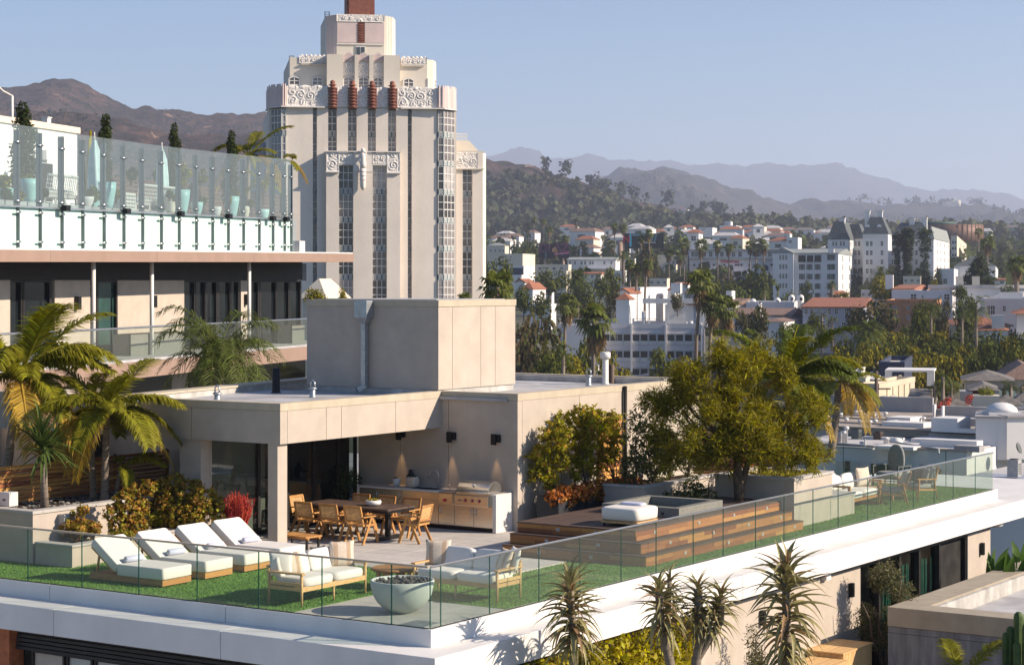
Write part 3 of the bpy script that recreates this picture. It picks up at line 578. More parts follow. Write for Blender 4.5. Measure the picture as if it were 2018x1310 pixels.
b.add('terrace_wall', 'lilac_wall', 1400, 1470, 536, 560, -7, -.1); b.add('shop_window', 'dark_pane', 1423, 1434, 541, 551, -7.1, -6.9); b.add('shop_window', 'dark_pane', 1411, 1420, 540, 545, -7.1, -6.9)
def text3d(parent, name, s, size, m, loc, rz=0.0, ext=0.06, thick=0.0, align='CENTER', rx=90, sx=1.0):
    cu = bpy.data.curves.new(name, 'FONT'); cu.body = s; cu.size = size; cu.align_x = align; cu.extrude = ext; cu.offset = thick; cu.resolution_u = 2
    ob = bpy.data.objects.new(name, cu); col.objects.link(ob); me = ob.to_mesh(); me2 = me.copy(); ob.to_mesh_clear(); bpy.data.objects.remove(ob); me2.materials.clear(); me2.materials.append(M[m]); me2.polygons.foreach_set('material_index', [0] * len(me2.polygons))
    return link(name, me2, parent, loc, rot=(rad(rx), 0, rz), scale=(sx, 1, 1))
text3d(b.t, 'sign_lettering', 'CVS/pharmacy', 6.2 * b.k, 'red_sign', ((1438 - b.uf) * b.k / b.cx, -.12, (b.vb - 517) * b.k), thick=.05)
b.add('awning', 'awning_yellow', 1361, 1366, 540, 552, -1.6, -.2)
b = Blk('bell_tower', 'square lookout tower with red tile cap behind the shopping arcade', 'tower', 1357, 1377, 1385, 458, 560, 720, 14, 'cool_white_wall', 'hip', 'clay_tile', 451, over=1.0); b.front([1367], [470], 9, 9); b.side([.5], [470], 2, 9)
b = Blk('rose_shop', 'pink two storey shop block with red and yellow awnings', 'shop', 1296, 1356, 1362, 505, 552, 700, 6, 'ivory_wall', 'flat', 'clay_tile'); b.front([1327, 1334, 1341, 1350], [517], 3, 6)
b.add('awning', 'awning_red', 1296, 1306, 528, 538, -1.5, -.1); b.add('awning', 'awning_yellow', 1329, 1336, 529, 539, -1.5, -.1); b.add('shop_window', 'dark_pane', 1310, 1326, 534, 546, -.1, .1)
b = Blk('villa', 'blind cream box building beside the tower foot', 'building', 962, 1030, 1055, 503, 522, 640, 15, 'ivory_wall', 'flat', 'tan_roof')
b = Blk('low_shop', 'low dark fronted shop below the cream box building', 'shop', 962, 1032, 1054, 527, 545, 600, 15, 'white_wall', 'flat', 'white_roof'); b.add('shopfront', 'navy', 1005, 1031, 528, 543, -.3, .1)
b = Blk('motel', 'long white two storey motel with grey pitched roof below the billboards', 'building', 1118, 1213, 1222, 512, 532, 660, 8, 'white_wall', 'gable', 'slate_pale', 506); b.front([1123, 1133, 1146, 1153, 1163, 1168, 1191, 1205], [518], 3.2, 6); b.add('canopy', 'cool_white_wall', 1158, 1215, 529, 531, -5, -.1)
b = Blk('low_shop', 'row of low white shops with dark openings left of the motel', 'shop', 1055, 1120, 1126, 524, 534, 640, 10, 'ivory_wall', 'flat', 'white_roof'); b.front([1064, 1078, 1092, 1107], [529], 6, 5)
b = Blk('villa', 'cream villa with green roof high beside the tower edge', 'house', 960, 995, 1003, 484, 502, 760, 12, 'ivory_wall', 'hip', 'slate_pale', 478); b.front([967, 976, 985, 992], [494], 3, 4)
for i, (u, v, w, h, d, l) in enumerate([(1150, 490, 22, 8, 900, 'small pale house behind the first billboard'), (1172, 498, 26, 8, 860, 'white bungalow row left of the billboard pole'), (1195, 488, 16, 9, 930, 'little white gabled house beside the billboard pole'), (1128, 452, 14, 7, 1150, 'cream house among hillside trees above the first billboard'), (1152, 464, 20, 7, 1100, 'terracotta roofed house among hillside trees left of the pole'), (1213, 470, 10, 14, 1060, 'narrow white house beside two thin palms'), (1262, 448, 22, 6, 1250, 'pale house just over the second billboard'), (1130, 362, 9, 8, 2044, 'white house perched on the hill ridge'), (1200, 382, 14, 7, 2030, 'cream house on the ridge right of the ridge pines'), (1345, 411, 24, 7, 1988, 'large white modern house on the hill shoulder'), (1400, 421, 30, 5, 1959, 'row of cream houses along the hill shoulder'), (1425, 430, 26, 6, 1917, 'stepped pale houses below the hill shoulder'), (1436, 438, 16, 7, 1320, 'white house on the lower hill shoulder'), (1345, 448, 16, 7, 1150, 'pink stucco house right of the red capped tower'), (1395, 450, 36, 4, 1150, 'long low white building behind the arcade palms'), (1440, 446, 44, 4, 1180, 'long pale terrace of houses below the shoulder'), (1500, 448, 22, 7, 1100, 'cream block with a sloping side behind the annex'), (1552, 460, 18, 16, 900, 'small white stepped house left of the castle-like hotel'), (1565, 470, 30, 12, 820, 'white flat house with a little tower behind the annex')]):
    psi = 14; b = Blk('hill_house', l, 'house', u - w / 2, u + w * .25, u + w / 2, v, v + h, d, psi, ('white_wall', 'ivory_wall', 'white_wall')[i % 3], ('flat', 'hip', 'flat', 'gable')[i % 4] if h > 6 else 'flat', ('white_roof', 'clay_tile', 'tan_roof', 'clay_tile')[i % 4], v - h * .35); b.front([u - w * .25], [v + h * .5], w * .2, h * .4)
rh = random.Random(5)
for i in range(60):      # specks of houses far out in the haze
    d = rh.uniform(1400, 2200); u = rh.uniform(1440, 2010); X = (u - U0) * d / F; w = rh.uniform(8, 22); h = rh.uniform(5, 11)
    o = MB().box(-w / 2, 0, -4, w / 2, 10, h).prism([(-w / 2 - .4, -.4), (w / 2 + .4, -.4), (w / 2 + .4, 10.4), (-w / 2 - .4, 10.4)], h + .01, h + 2.2, 1, [(-w / 2 + 3, 4), (w / 2 - 3, 4), (w / 2 - 3, 6), (-w / 2 + 3, 6)]).build('far_house', [rh.choice(['white_wall', 'ivory_wall', 'cool_white_wall']), rh.choice(['clay_tile', 'white_roof', 'grey_shingle'])], None, (X, d, ground_z(X, d) + rh.uniform(2, 9)), rad(rh.uniform(-30, 0)))
    tag(o, 'tiny pale house among trees on the hazy plain before the far hill', 'house', 'far houses on the hazy plain')
ZONE = ((1120, 'over the first billboard'), (1230, 'left of the black billboard'), (1320, 'behind the black billboard'), (1400, 'behind the red capped tower'), (1520, 'above the shopping arcade'), (1800, 'left of the castle-like hotel')); seen = {}
for i in range(72):      # houses among the trees of the near slope
    d = rh.uniform(820, 1330); u = rh.uniform(980, 1700); u += 420 if 1045 < u < 1130 and d < 1150 else 0; X = (u - U0) * d / F; w = rh.uniform(6, 13); h = rh.uniform(3, 5); m1, m2 = rh.choice(['white_wall', 'ivory_wall', 'white_wall']), rh.choice(['clay_tile', 'white_roof', 'brown_tile'])
    o = MB().box(-w / 2, 0, -6, w / 2, 9, h).box(-w * .2, -.05, h * .3, w * .1, 0, h * .7, 2).prism([(-w / 2 - .4, -.4), (w / 2 + .4, -.4), (w / 2 + .4, 9.4), (-w / 2 - .4, 9.4)], h + .01, h + 1.7, 1, [(-w / 2 + 2.5, 4), (w / 2 - 2.5, 4), (w / 2 - 2.5, 5), (-w / 2 + 2.5, 5)]).build('slope_house', [m1, m2, 'dark_pane'], None, (X, d, ground_z(X, d) + rh.uniform(4, 11)), rad(rh.uniform(-30, 0)))
    tag(o, 'small ' + m1.split('_')[0] + ' house with ' + m2.split('_')[0] + ' roof, ' + ('higher' if d > 1080 else 'lower') + ' on the slope ' + next(z for q, z in ZONE if u < q), 'house', 'houses among the trees of the near slope')
t = thing('observatory', 'small white domed observatory on the far wooded ridge', 'building', at(1880, 403, 5130), rad(-10)); s_ = 5130 / F
MB().box(-22 * s_, 0, -6, 12 * s_, 18, 5 * s_).box(-16 * s_, -4, -6, -10 * s_, 10, 7 * s_).build('wall', 'ivory_wall', t); MB().lathe([(5 * s_, -6), (5 * s_, 8 * s_), (0.2, 8.2 * s_)], 20, (8 * s_, 4, 0)).build('wing', 'ivory_wall', t)
MB().lathe([(6 * s_ * math.cos(a), 8 * s_ + 6 * s_ * math.sin(a)) for a in R_(0, 1.5, 7)], 20, (-.5 * s_, 14, 0)).build('dome', 'slate_pale', t); MB().lathe([(6 * s_, 0), (6 * s_, 8 * s_)], 20, (-.5 * s_, 14, 0)).build('drum', 'ivory_wall', t)

# low white shops along the boulevard
for i, (u, w, v, h, d, l) in enumerate(((1012, 44, 545, 9, 560, 'low white shop left of the orange hip roof'), (1098, 50, 537, 8, 600, 'long low white shop under the first billboard'), (1170, 40, 540, 9, 570, 'white shop with dark front right of the canary palm'), (1222, 26, 536, 11, 590, 'narrow white shop beside the tall eucalyptus'), (1300, 40, 552, 9, 540, 'white shop below the rose shop awnings'), (1345, 30, 560, 10, 500, 'cream shop at the left foot of the arcade'), (1075, 34, 556, 7, 500, 'cream roofed shop above the wide green trees'), (1190, 34, 558, 8, 480, 'pale house behind the thin palms'), (990, 40, 512, 8, 720, 'white block behind the cream box building'), (1240, 30, 512, 8, 720, 'white block behind the brown billboard pole'), (1320, 34, 524, 8, 690, 'white upper shop beside the rose shop'), (1600, 46, 604, 9, 400, 'white low house behind the long shaded white house'), (1715, 36, 576, 9, 430, 'white flat house before the castle-like hotel'), (1800, 40, 548, 10, 470, 'white wall behind the terracotta cottage'), (1960, 60, 552, 10, 470, 'long white house behind the curved roof'))):
    b = Blk('low_shop', l, 'shop', u - w / 2, u + w * .36, u + w / 2, v, v + h + 6, d, 12, ('white_wall', 'ivory_wall', 'white_wall')[i % 3], ('flat', 'flat', 'gable')[i % 3], ('white_roof', 'tan_roof', 'clay_tile')[i % 3], v - 4); b.front(R_(u - w * .38, u + w * .25, 3), [v + h * .5], w * .12, h * .45)
# billboards
def board(name, label, u0, u1, v0, v1, d, m, posts):
    k = d / F; t = thing(name, label, 'billboard', at((u0 + u1) / 2, v1, d), rad(-6)); w = (u1 - u0) * k; h = (v1 - v0) * k
    MB().box(-w / 2, 0, 0, w / 2, .8, h).build('panel', m, t)
    for x in posts: MB().tube([(x * w, .5, -16), (x * w, .5, 0.2)], .45, 10).build('post', 'bronze_panel', t)
    return t, k, w, h
t, k, w, h = board('billboard', 'dark purple billboard with pink outlined letters and a long haired woman', 1062, 1122, 480, 509, 700, 'board_night', (-.3, .3))
for i, (c, x) in enumerate((('D', -.36), ('I', -.17), ('A', .10), ('Z', .34))):
    text3d(t, 'letter', c, h * .82, 'neon_pink', (x * w, -.06, h * .42), thick=.12); text3d(t, 'letter', c, h * .82, 'letter_dark', (x * w, -.14, h * .42), thick=.0)
MB().yprism([(x * w, z * h) for x, z in ((-.14, 0), (-.10, .42), (-.03, .66), (.02, .82), (.07, .70), (.12, .45), (.13, .2), (.10, 0))], -.34, -.24).build('printed_hair', 'straw_hair', t)
MB().yprism([(x * w, z * h) for x, z in ((-.07, .48), (-.06, .66), (-.01, .72), (.02, .62), (.0, .46), (-.04, .42))], -.40, -.345).build('printed_face', 'skin_print', t)
MB().yprism([(x * w, z * h) for x, z in ((-.22, 0), (-.17, .30), (-.08, .42), (.03, .40), (.06, 0))], -.44, -.405).build('printed_coat', 'letter_dark', t)
MB().bar((.0 * w, -.3, .28 * h), (.49 * w, -.3, .36 * h), .3, .45).build('printed_stroke', 'neon_pink', t); MB().box(.24 * w, -.36, .2 * h, .29 * w, -.2, .4 * h).build('printed_box', 'board_teal', t); MB().box(-.30 * w, -.30, 0, -.25 * w, -.2, .42 * h).build('printed_box', 'board_teal', t)
t, k, w, h = board('billboard', 'wide black billboard with red letter and cyan stripe on a brown pole', 1230, 1308, 460, 490, 690, 'board_dark', ())
MB().box(-.494 * w, -.08, .38 * h, -.39 * w, -.02, .90 * h).build('print_block', 'letter_dark', t); text3d(t, 'letter', 'N', h * .62, 'board_red', (-.44 * w, -.1, .42 * h), thick=.1); MB().box(-.365 * w, -.1, .14 * h, -.315 * w, -.02, .985 * h).build('stripe', 'board_cyan', t); MB().box(-.30 * w, -.07, .82 * h, .05 * w, -.02, .985 * h).build('print_block', 'board_teal', t)
MB().box(-.14 * w, -.1, .38 * h, .30 * w, -.02, .42 * h).build('print_line', 'board_white', t)
for x in (.16, .24): MB().yprism([(x * w, .48 * h), ((x + .05) * w, .95 * h), ((x + .10) * w, .95 * h), ((x + .05) * w, .48 * h)], -.09, -.02).build('print_block', 'board_teal', t)
MB().tube([(-.60 * w, .5, -14), (-.60 * w, .5, .45 * h)], 1.0, 12).bar((-.62 * w, .5, .44 * h), (-.45 * w, .5, .44 * h), .8, 1.2).build('post', 'bronze_panel', t)
MB().box(.31 * w, -1.4, -.16 * h, .5 * w, -.3, -.12 * h).build('walkway', 'dark_frame', t)

# houses in the middle distance
def shed(name, label, u0, uf, u1, vt, vb, d, psi, wall, roof, rm, vr=None, **k): return Blk(name, label, 'house', u0, uf, u1, vt, vb, d, psi, wall, roof, rm, vr, **k)
b = shed('tile_house', 'small house with orange hip roof left among the dark trees', 1028, 1050, 1076, 570, 585, 430, 18, 'white_wall', 'hip', 'clay_tile', 556); b = shed('tile_house', 'white gable end house behind the orange hip roof', 1015, 1034, 1052, 556, 570, 460, 18, 'white_wall', 'gable', 'clay_tile', 549, rdir='y')
b = shed('white_villa', 'bright white stepped villa with clay tile gable behind thin palms', 1222, 1262, 1345, 569, 602, 400, 20, 'white_wall', 'flat', 'white_roof', par=.3); b.side([.2, .5, .75], [588], 1.6, 4)
b = shed('tile_house', 'white gabled wing with orange tiles left of the stepped villa', 1215, 1240, 1262, 577, 602, 390, 20, 'white_wall', 'gable', 'clay_tile', 567, rdir='y'); b = shed('tile_house', 'low orange tiled roof at the foot of the stepped villa', 1214, 1240, 1250, 590, 606, 375, 20, 'white_wall', 'hip', 'clay_tile', 577)
b = shed('tile_house', 'orange tiled house right of the stepped villa', 1316, 1330, 1342, 572, 600, 410, 18, 'white_wall', 'hip', 'clay_tile', 563)
b = shed('tile_house', 'brown tiled house with a tall white chimney behind the tall palms', 1348, 1372, 1398, 578, 606, 385, 18, 'blue_grey_wall', 'hip', 'brown_tile', 568); b.front([1357, 1367], [586], 5, 8); MB().box(-5.5, 2, b.h, -3.6, 3.6, b.h + 2.0).build('chimney', 'white_wall', b.t)
b = shed('tile_house', 'brown lean-to roof with square white chimney at its corner', 1334, 1372, 1384, 600, 612, 375, 18, 'blue_grey_wall', 'gable', 'brown_tile', 591); MB().box(-5.0, -.6, -3, -3.6, .8, 2.2).build('chimney', 'white_wall', b.t)
b = shed('gable_house', 'bright white gable end under brown tiles right of the tall palms', 1428, 1448, 1476, 600, 612, 380, 40, 'white_wall', 'gable', 'brown_tile', 588, deep=9); MB().box(-4, 3, b.h, -2.7, 4.2, b.h + 2.6).build('chimney', 'white_wall', b.t)
b = shed('long_house', 'long low brown tiled house with white curved chimney', 1440, 1560, 1585, 622, 636, 350, 16, 'lilac_wall', 'gable', 'brown_tile', 608); MB().lathe([(.9, -1), (.8, 2.2), (.5, 3.2), (.5, 4.2)], 12, (-5.6, -.8, b.h - 2)).build('chimney', 'white_wall', b.t); b.front([1462, 1490, 1540], [630], 5, 6)
b = shed('white_house', 'plain white house wall with dark tiles below the long brown roof', 1500, 1545, 1580, 634, 655, 330, 16, 'cool_white_wall', 'hip', 'brown_tile', 628)
for i, (u, v) in enumerate(((1484, 596), (1532, 594), (1560, 588), (1578, 588))):
    o = MB().lathe([(.6, -3), (.6, .8), (.45, 1.15), (.1, 1.3)], 14).box(-.25, -.66, .2, .25, -.4, .75, 1).build('chimney_pot', ['white_wall', 'dark_pane'], None, at(u, v + 6, 372)); tag(o, ('round white chimney with dark mouth beside the white gable', 'short cream chimney at the end of the white parapet', 'tall white chimney before the annex foot', 'white hooded chimney next to the red roof gable')[i], 'chimney')
b = shed('white_house', 'low white parapet house below the annex', 1470, 1565, 1580, 600, 616, 368, 10, 'white_wall', 'flat', 'white_roof')
b = shed('tile_house', 'long shaded white house under bright red clay tile roof', 1581, 1700, 1745, 606, 650, 340, 12, 'blue_grey_wall', 'gable', 'clay_tile', 589); b.front([1588, 1600, 1634, 1648, 1668, 1686], [614], 6, 10, 'sash'); b.front([1590, 1634, 1662, 1674], [640], 6, 10)  # white walls; the blue-grey of their shade is put into the wall colour
b = shed('pavilion', 'little red tiled pavilion roof beyond the long red roof', 1632, 1654, 1672, 581, 592, 420, 14, 'ivory_wall', 'hip', 'clay_tile', 573, over=.8)
b = shed('brick_house', 'orange brick apartment house with arched windows behind dark trees', 1744, 1846, 1863, 597, 645, 330, 14, 'orange_brick', 'flat', 'tan_roof'); b.front([1756, 1765, 1790, 1812], [607, 626], 4, 8); b.side([.5], [610, 632], 1.4, 8)
b = shed('modern_house', 'white modern house with grey window bands behind orange brick house', 1758, 1876, 1905, 577, 622, 400, 14, 'lilac_wall', 'flat', 'white_roof'); b.front([1800, 1866], [585, 603], 10, 10)
b.side([.3, .6], [590], 2, 8)
b = shed('tile_house', 'terracotta gabled cottage with skylight over the white modern house', 1757, 1800, 1836, 570, 578, 410, 16, 'white_wall', 'gable', 'clay_tile', 561); MB().box(-6, 3, b.h, -4.4, 4.2, b.h + 3).build('chimney', 'white_wall', b.t)
b = shed('modern_house', 'lilac white modern house with large dark window at the right edge', 1943, 2040, 2080, 594, 630, 350, 12, 'lilac_wall', 'flat', 'white_roof'); b.front([1948], [611], 5, 17); b.front([1956], [611], 8, 17); b.front([1979], [608], 5, 10); MB().box(-6, 3, b.h + .07, -2, 6, b.h + 1.6).build('roof_unit', 'white_wall', b.t)
b = shed('tile_house', 'broad red tile roof before the lilac modern house', 1878, 1990, 2012, 640, 655, 310, 10, 'beige_wall', 'hip', 'clay_tile', 625); b.front([1887, 1910, 1925], [646], 8, 8)
b = shed('tile_house', 'low red tiled roof right of the drooping palms', 1922, 1985, 2000, 651, 662, 290, 14, 'cool_white_wall', 'hip', 'clay_tile', 639); MB().box(-2.2, .4, 0, -.4, 1.8, b.h + 2.2).build('chimney', 'white_wall', b.t)
b = shed('tile_house', 'white cottage corner with red eaves at the right picture edge', 2003, 2040, 2060, 618, 642, 300, 14, 'cool_white_wall', 'hip', 'clay_tile', 610, over=.8)

# the white office building behind the near roof
b = Blk('office_building', 'white three storey office building with rooftop frame and dark window rows', 'building', 1098, 1382, 1452, 647, 760, 370, 7, 'lilac_wall', 'flat', 'white_roof', par=.9, deep=26)
cols = [1194, 1208, 1219, 1235, 1253, 1269, 1286, 1303, 1322, 1339, 1357, 1374]
for z, ww in ((669, 19), (702, 19), (736, 18)): b.front(cols, [z], 13.6, ww, 'rail')
for u in (1243.5, 1311.5, 1384): b.add('pilaster', 'cool_white_wall', u - 1.6, u + 1.6, 640, 760, -.55, -.02)
for v in (651, 684, 717): b.add('string_course', 'lilac_wall', 1180, 1383, v + 6.0, v + 7.0, -.2, -.02)
o = MB()
for u in R_(1185, 1382, 14): o.bar(((u - b.uf) * b.k / b.cx, .2, b.h + .92), ((u - b.uf) * b.k / b.cx, .2, b.h + 1.75), .06, .06)
o.bar((-b.w, .2, b.h + 1.75), (0, .2, b.h + 1.75), .07, .07); o.build('roof_railing', 'sash_white', b.t)
MB().box((1308 - b.uf) * b.k / b.cx, 5, b.h + .1, (1390 - b.uf) * b.k / b.cx, 12, b.h + 4.4).build('penthouse', 'white_wall', b.t)
o = MB()
for u in (1277, 1315, 1345, 1384): o.box((u - 1.5 - b.uf) * b.k / b.cx, 3.4, b.h + .1, (u + 1.5 - b.uf) * b.k / b.cx, 3.8, b.h + 6.2)
o.box((1264 - b.uf) * b.k / b.cx, 3.3, b.h + 4.6, (1386 - b.uf) * b.k / b.cx, 3.9, b.h + 5.5); o.build('roof_frame', 'white_wall', b.t)
for u, hh in ((1266, 3.0), (1361, 1.2), (1352, 1.0)): MB().lathe([(.35, 0), (.35, hh)], 10, ((u - b.uf) * b.k / b.cx, 2.6, b.h + .1)).build('vent_pipe', 'white_wall', b.t)
b.add('side_wing', 'lilac_wall', 1110, 1180, 640, 760, -3, -.1)
b = Blk('flat_shed', 'flat white shed roof between the palms left of the office building', 'building', 1046, 1086, 1096, 604, 615, 390, 10, 'white_wall', 'flat', 'white_roof')
b = Blk('dark_roof', 'dark roofed shed with pale vent below the office building', 'building', 1255, 1312, 1330, 742, 765, 290, 14, 'navy', 'flat', 'navy', par=.1)

# ---------------------------------------------------------------- the art deco tower
TS = 230 / F; TPSI = rad(9); tw = thing('art_deco_tower', 'tall cream art deco tower with white friezes and terracotta finials', 'tower', (at(745, HV, 230).x, 230, 0), TPSI)
tx = lambda u: ((u if u < 909 else u + (u - 909) * .24) - 745) * TS
tz = lambda v: CZ + (HV - v) * TS
def seg(mb, u0, u1, v0, v1, y0=0.0, y1=1.2, mi=0): mb.box(tx(u0), y0, tz(v1), tx(u1), y1, tz(v0), mi)
BOT = 760
o = MB()
for u0, u1 in ((565, 617), (625, 647), (664, 686), (703, 725), (741, 765), (781, 804), (812, 862)): seg(o, u0, u1, 214, BOT)
o.box(tx(565), 1.202, tz(BOT), tx(862), 24, tz(214)); o.box(tx(532), 1.6, tz(BOT), tx(564.9), 23, tz(214)); o.box(tx(862.1), 1.6, tz(BOT), tx(904), 23, tz(214)); o.build('shaft', 'tower_stucco', tw)
o = MB()
for u0, u1 in ((642, 667), (695, 733), (761, 787)): seg(o, u0, u1, 300, BOT, -1.0, -.003)
o.build('lower_bay', 'tower_stucco', tw)
o = MB(); seg(o, 565, 862, 173, 213.5, .05, 22); o.build('frieze_wall', 'tower_relief', tw)
STOREY = [(204, 259, 270.5), (270.5, 316, 327), (327, 372.5, 383.5), (383.5, 428.5, 439.5), (439.5, 484, 495.5), (495.5, 541, 552), (552, 597, 608)]
def strip_meshes(w, h, n, hs, pane):
    """white steel window n panes wide, h tall, with a chevron panel hs tall under it"""
    f = MB(); t = .08
    for i in range(n + 1): x = -w / 2 + w * i / n; f.box(x - t / 2, -.06, 0, x + t / 2, .06, h)
    for q in (0.0, .36, .68, 1.0): f.box(-w / 2, -.045, max(0, q * h - .05), w / 2, .05, min(h, q * h + .05))
    p = MB()
    for i in range(n): p.box(-w / 2 + w * i / n + t / 2, .0, .02, -w / 2 + w * (i + 1) / n - t / 2, .03, h - .02)
    c = MB().box(-w / 2, .0, -hs, w / 2, .08, -.02)
    for i in range(n):
        a = -w / 2 + w * i / n + .07; b_ = -w / 2 + w * (i + 1) / n - .07; m = (a + b_) / 2
        for q in range(3):
            z = -hs + .05 + q * hs * .30; c.yprism([(a, z), (m, z + hs * .20), (b_, z), (b_, z + hs * .15), (m, z + hs * .36), (a, z + hs * .15)], -.035, .01, 1)
    return f.mesh('window', ['sash_white']), p.mesh('pane', [pane]), c.mesh('spandrel', ['chevron_teal', 'sash_white'])
def strip(x0, y0, x1, y1, n, rows, pane='tower_pane'):
    w = math.hypot(x1 - x0, y1 - y0); rz = math.atan2(y1 - y0, x1 - x0); cache = {}
    for va, vb_, vc in rows:
        h = (vb_ - va) * TS; hs = (vc - vb_) * TS; k = (round(h, 2), round(hs, 2))
        if k not in cache: cache[k] = strip_meshes(w, h, n, hs, pane)
        f, p, c = cache[k]; L = ((x0 + x1) / 2, (y0 + y1) / 2, tz(vb_))
        wo = link('window', f, tw, L, rz); link('pane', p, wo); link('spandrel', c, tw, L, rz)
UP = [(217, 259, 270.5), (270.5, 300, 305)]
for u0, u1 in ((647, 664), (686, 703), (725, 741), (765, 781)): strip(tx(u0), .75, tx(u1), .75, 2, UP)
for u0, u1 in ((617, 625), (804, 812)): strip(tx(u0), .7, tx(u1), .7, 1, [(217, 259, 270.5)] + STOREY[1:])
for u0, u1 in ((667, 695), (733, 761)): strip(tx(u0), -.45, tx(u1), -.45, 3, STOREY[2:])
# corner bays: right one lit, left one in shade
rb = [(tx(864), -.1), (tx(875), -.1), (tx(899), 1.3), (tx(906), 4.2)]
for (a, b_), n in zip(zip(rb[:-1], rb[1:]), (1, 3, 1)): strip(a[0], a[1], b_[0], b_[1], n, [(217, 259, 270.5)] + STOREY[1:])
lb = [(tx(532), 4.2), (tx(537), 1.3), (tx(556), -.1), (tx(564), -.1)]
for (a, b_), n in zip(zip(lb[:-1], lb[1:]), (1, 3, 1)): strip(a[0], a[1], b_[0], b_[1], n, [(217, 259, 270.5)] + STOREY[1:])
def flute(poly, z0, z1, m, name, n=2, d=.09):
    """bay cap: fluted wall with scalloped top"""
    o = MB(); o.prism(poly, z0, z1)
    for (a, b_) in zip(poly[:4][:-1], poly[1:4]):
        for i in range(n):
            q0 = Vector((*a, 0)).lerp(Vector((*b_, 0)), (i + .1) / n); q1 = Vector((*a, 0)).lerp(Vector((*b_, 0)), (i + .9) / n); nrm = (q1 - q0).cross(Vector((0, 0, 1))).normalized(); m_ = (q0 + q1) / 2 + nrm * d
            o.prism([(q0.x, q0.y), (m_.x, m_.y), (q1.x, q1.y)], z0 + .1, z1 + .25)
    return o.build(name, m, tw)
flute([(tx(862.4), -.25), (tx(876), -.3), (tx(902), 1.2), (tx(908), 4.4), (tx(908), 7), (tx(862.4), 7)], tz(212), tz(172), 'tower_pink', 'bay_cap')
flute([(tx(530), 4.4), (tx(535), 1.2), (tx(556), -.3), (tx(564.6), -.25), (tx(564.6), 7), (tx(530), 7)], tz(212), tz(173), 'tower_pink', 'bay_cap')
o = MB(); o.prism([(tx(527), 5), (tx(533), .9), (tx(555), -.6), (tx(640), -.45), (tx(640), .04), (tx(560), .04), (tx(540), 1.5), (tx(534), 5)], tz(214.6), tz(212.2)); o.prism([(tx(790), -.45), (tx(877), -.6), (tx(904), 1.0), (tx(910), 4.6), (tx(905), 4.6), (tx(898), 1.4), (tx(874), .04), (tx(790), .04)], tz(214.6), tz(212.2)); o.build('cornice', 'tower_relief', tw)
# carved friezes: heightfields of scrolls and birds
def relief(name, u0, u1, v0, v1, y, scrolls, m='tower_relief', depth=.11, nx=110, nz=34, scallop=.0, par=None):
    W_, H_ = (u1 - u0) * TS, (v1 - v0) * TS; V = []; asp = W_ / H_
    for j in range(nz + 1):
        for i in range(nx + 1):
            s = i / nx; t = j / nz; h = 0.0
            for cx, cz, r, k, ph in scrolls:
                dx = (s - cx) * asp + .05 * noise.noise(Vector((s * 9, t * 9, u1))); dz = t - cz; r_ = r; r = r * .80; q = math.hypot(dx, dz)
                if q < r: h = max(h, (0.5 + 0.5 * math.sin(k * q / r * 6.28 - math.copysign(1, ph) * math.atan2(dz, dx) + ph)) ** 1.3 * (1 - (q / r) ** 3))
                r = r_
            h = max(h, 0.45 * max(0, noise.noise(Vector((s * asp * 9, t * 9, u0)))) * 2)
            if min(s * asp, (1 - s) * asp, t) < .05: h = .55
            zz = t * H_ + (scallop * abs(math.sin(s * asp * 5)) if j == nz else 0)
            V.append((tx(u0) + s * W_, y - depth * h, tz(v1) + zz))
    n = nx + 1; f = [(j * n + i, j * n + i + 1, (j + 1) * n + i + 1, (j + 1) * n + i) for j in range(nz) for i in range(nx)]
    V2 = [(x, y + .3, z) for x, _, z in V[-n:]] + [(x, y + .3, z) for x, _, z in V[:n]]; b0 = len(V); f += [(nz * n + i, nz * n + i + 1, b0 + i + 1, b0 + i) for i in range(nx)]
    return link(name, fast_mesh(name, np.array(V + V2), np.array(f), [M[m]], smooth=True), par or tw)
relief('frieze', 565, 647, 173, 212, -.02, [(.16, .3, .34, 2, 1), (.15, .72, .28, 1.5, -2), (.36, .62, .36, 2.2, 1), (.40, .2, .24, 1.5, -1), (.58, .55, .4, 2.4, -2), (.62, .18, .22, 1.4, 1), (.80, .6, .36, 2, 1), (.82, .2, .26, 1.6, -1)], scallop=.18)
relief('frieze', 783, 862, 173, 212, -.02, [(.15, .3, .34, 2, 1), (.13, .75, .25, 1.5, -2), (.36, .62, .36, 2.2, 1), (.40, .2, .24, 1.5, -1), (.58, .6, .4, 2.4, -2), (.62, .18, .22, 1.4, 1), (.84, .3, .34, 2, 1), (.86, .75, .26, 1.6, -1)], scallop=.18)
for u0, u1 in ((664.5, 686), (703.5, 725), (742, 765)): relief('frieze', u0, u1, 174, 212, -.02, [(.5, .3, .45, 1.6, 1), (.3, .72, .3, 1.4, -2), (.72, .72, .3, 1.4, 2)], nx=40, nz=36, depth=.10, scallop=.15)
relief('lower_frieze', 642, 667, 301, 340, -1.03, [(.5, .36, .46, 2.6, 1), (.5, .86, .22, 1.2, 1)], nx=44, nz=48)
relief('lower_frieze', 761, 787, 301, 341, -1.03, [(.5, .36, .46, 2.6, -1), (.5, .86, .22, 1.2, -1)], nx=44, nz=48)
relief('lower_frieze', 667, 695, 303, 324, -1.03, [(.25, .5, .4, 1.6, 1), (.7, .5, .4, 1.6, -1)], nx=44, nz=30); relief('lower_frieze', 733, 761, 303, 324, -1.03, [(.25, .5, .4, 1.6, 1), (.7, .5, .4, 1.6, -1)], nx=44, nz=30)
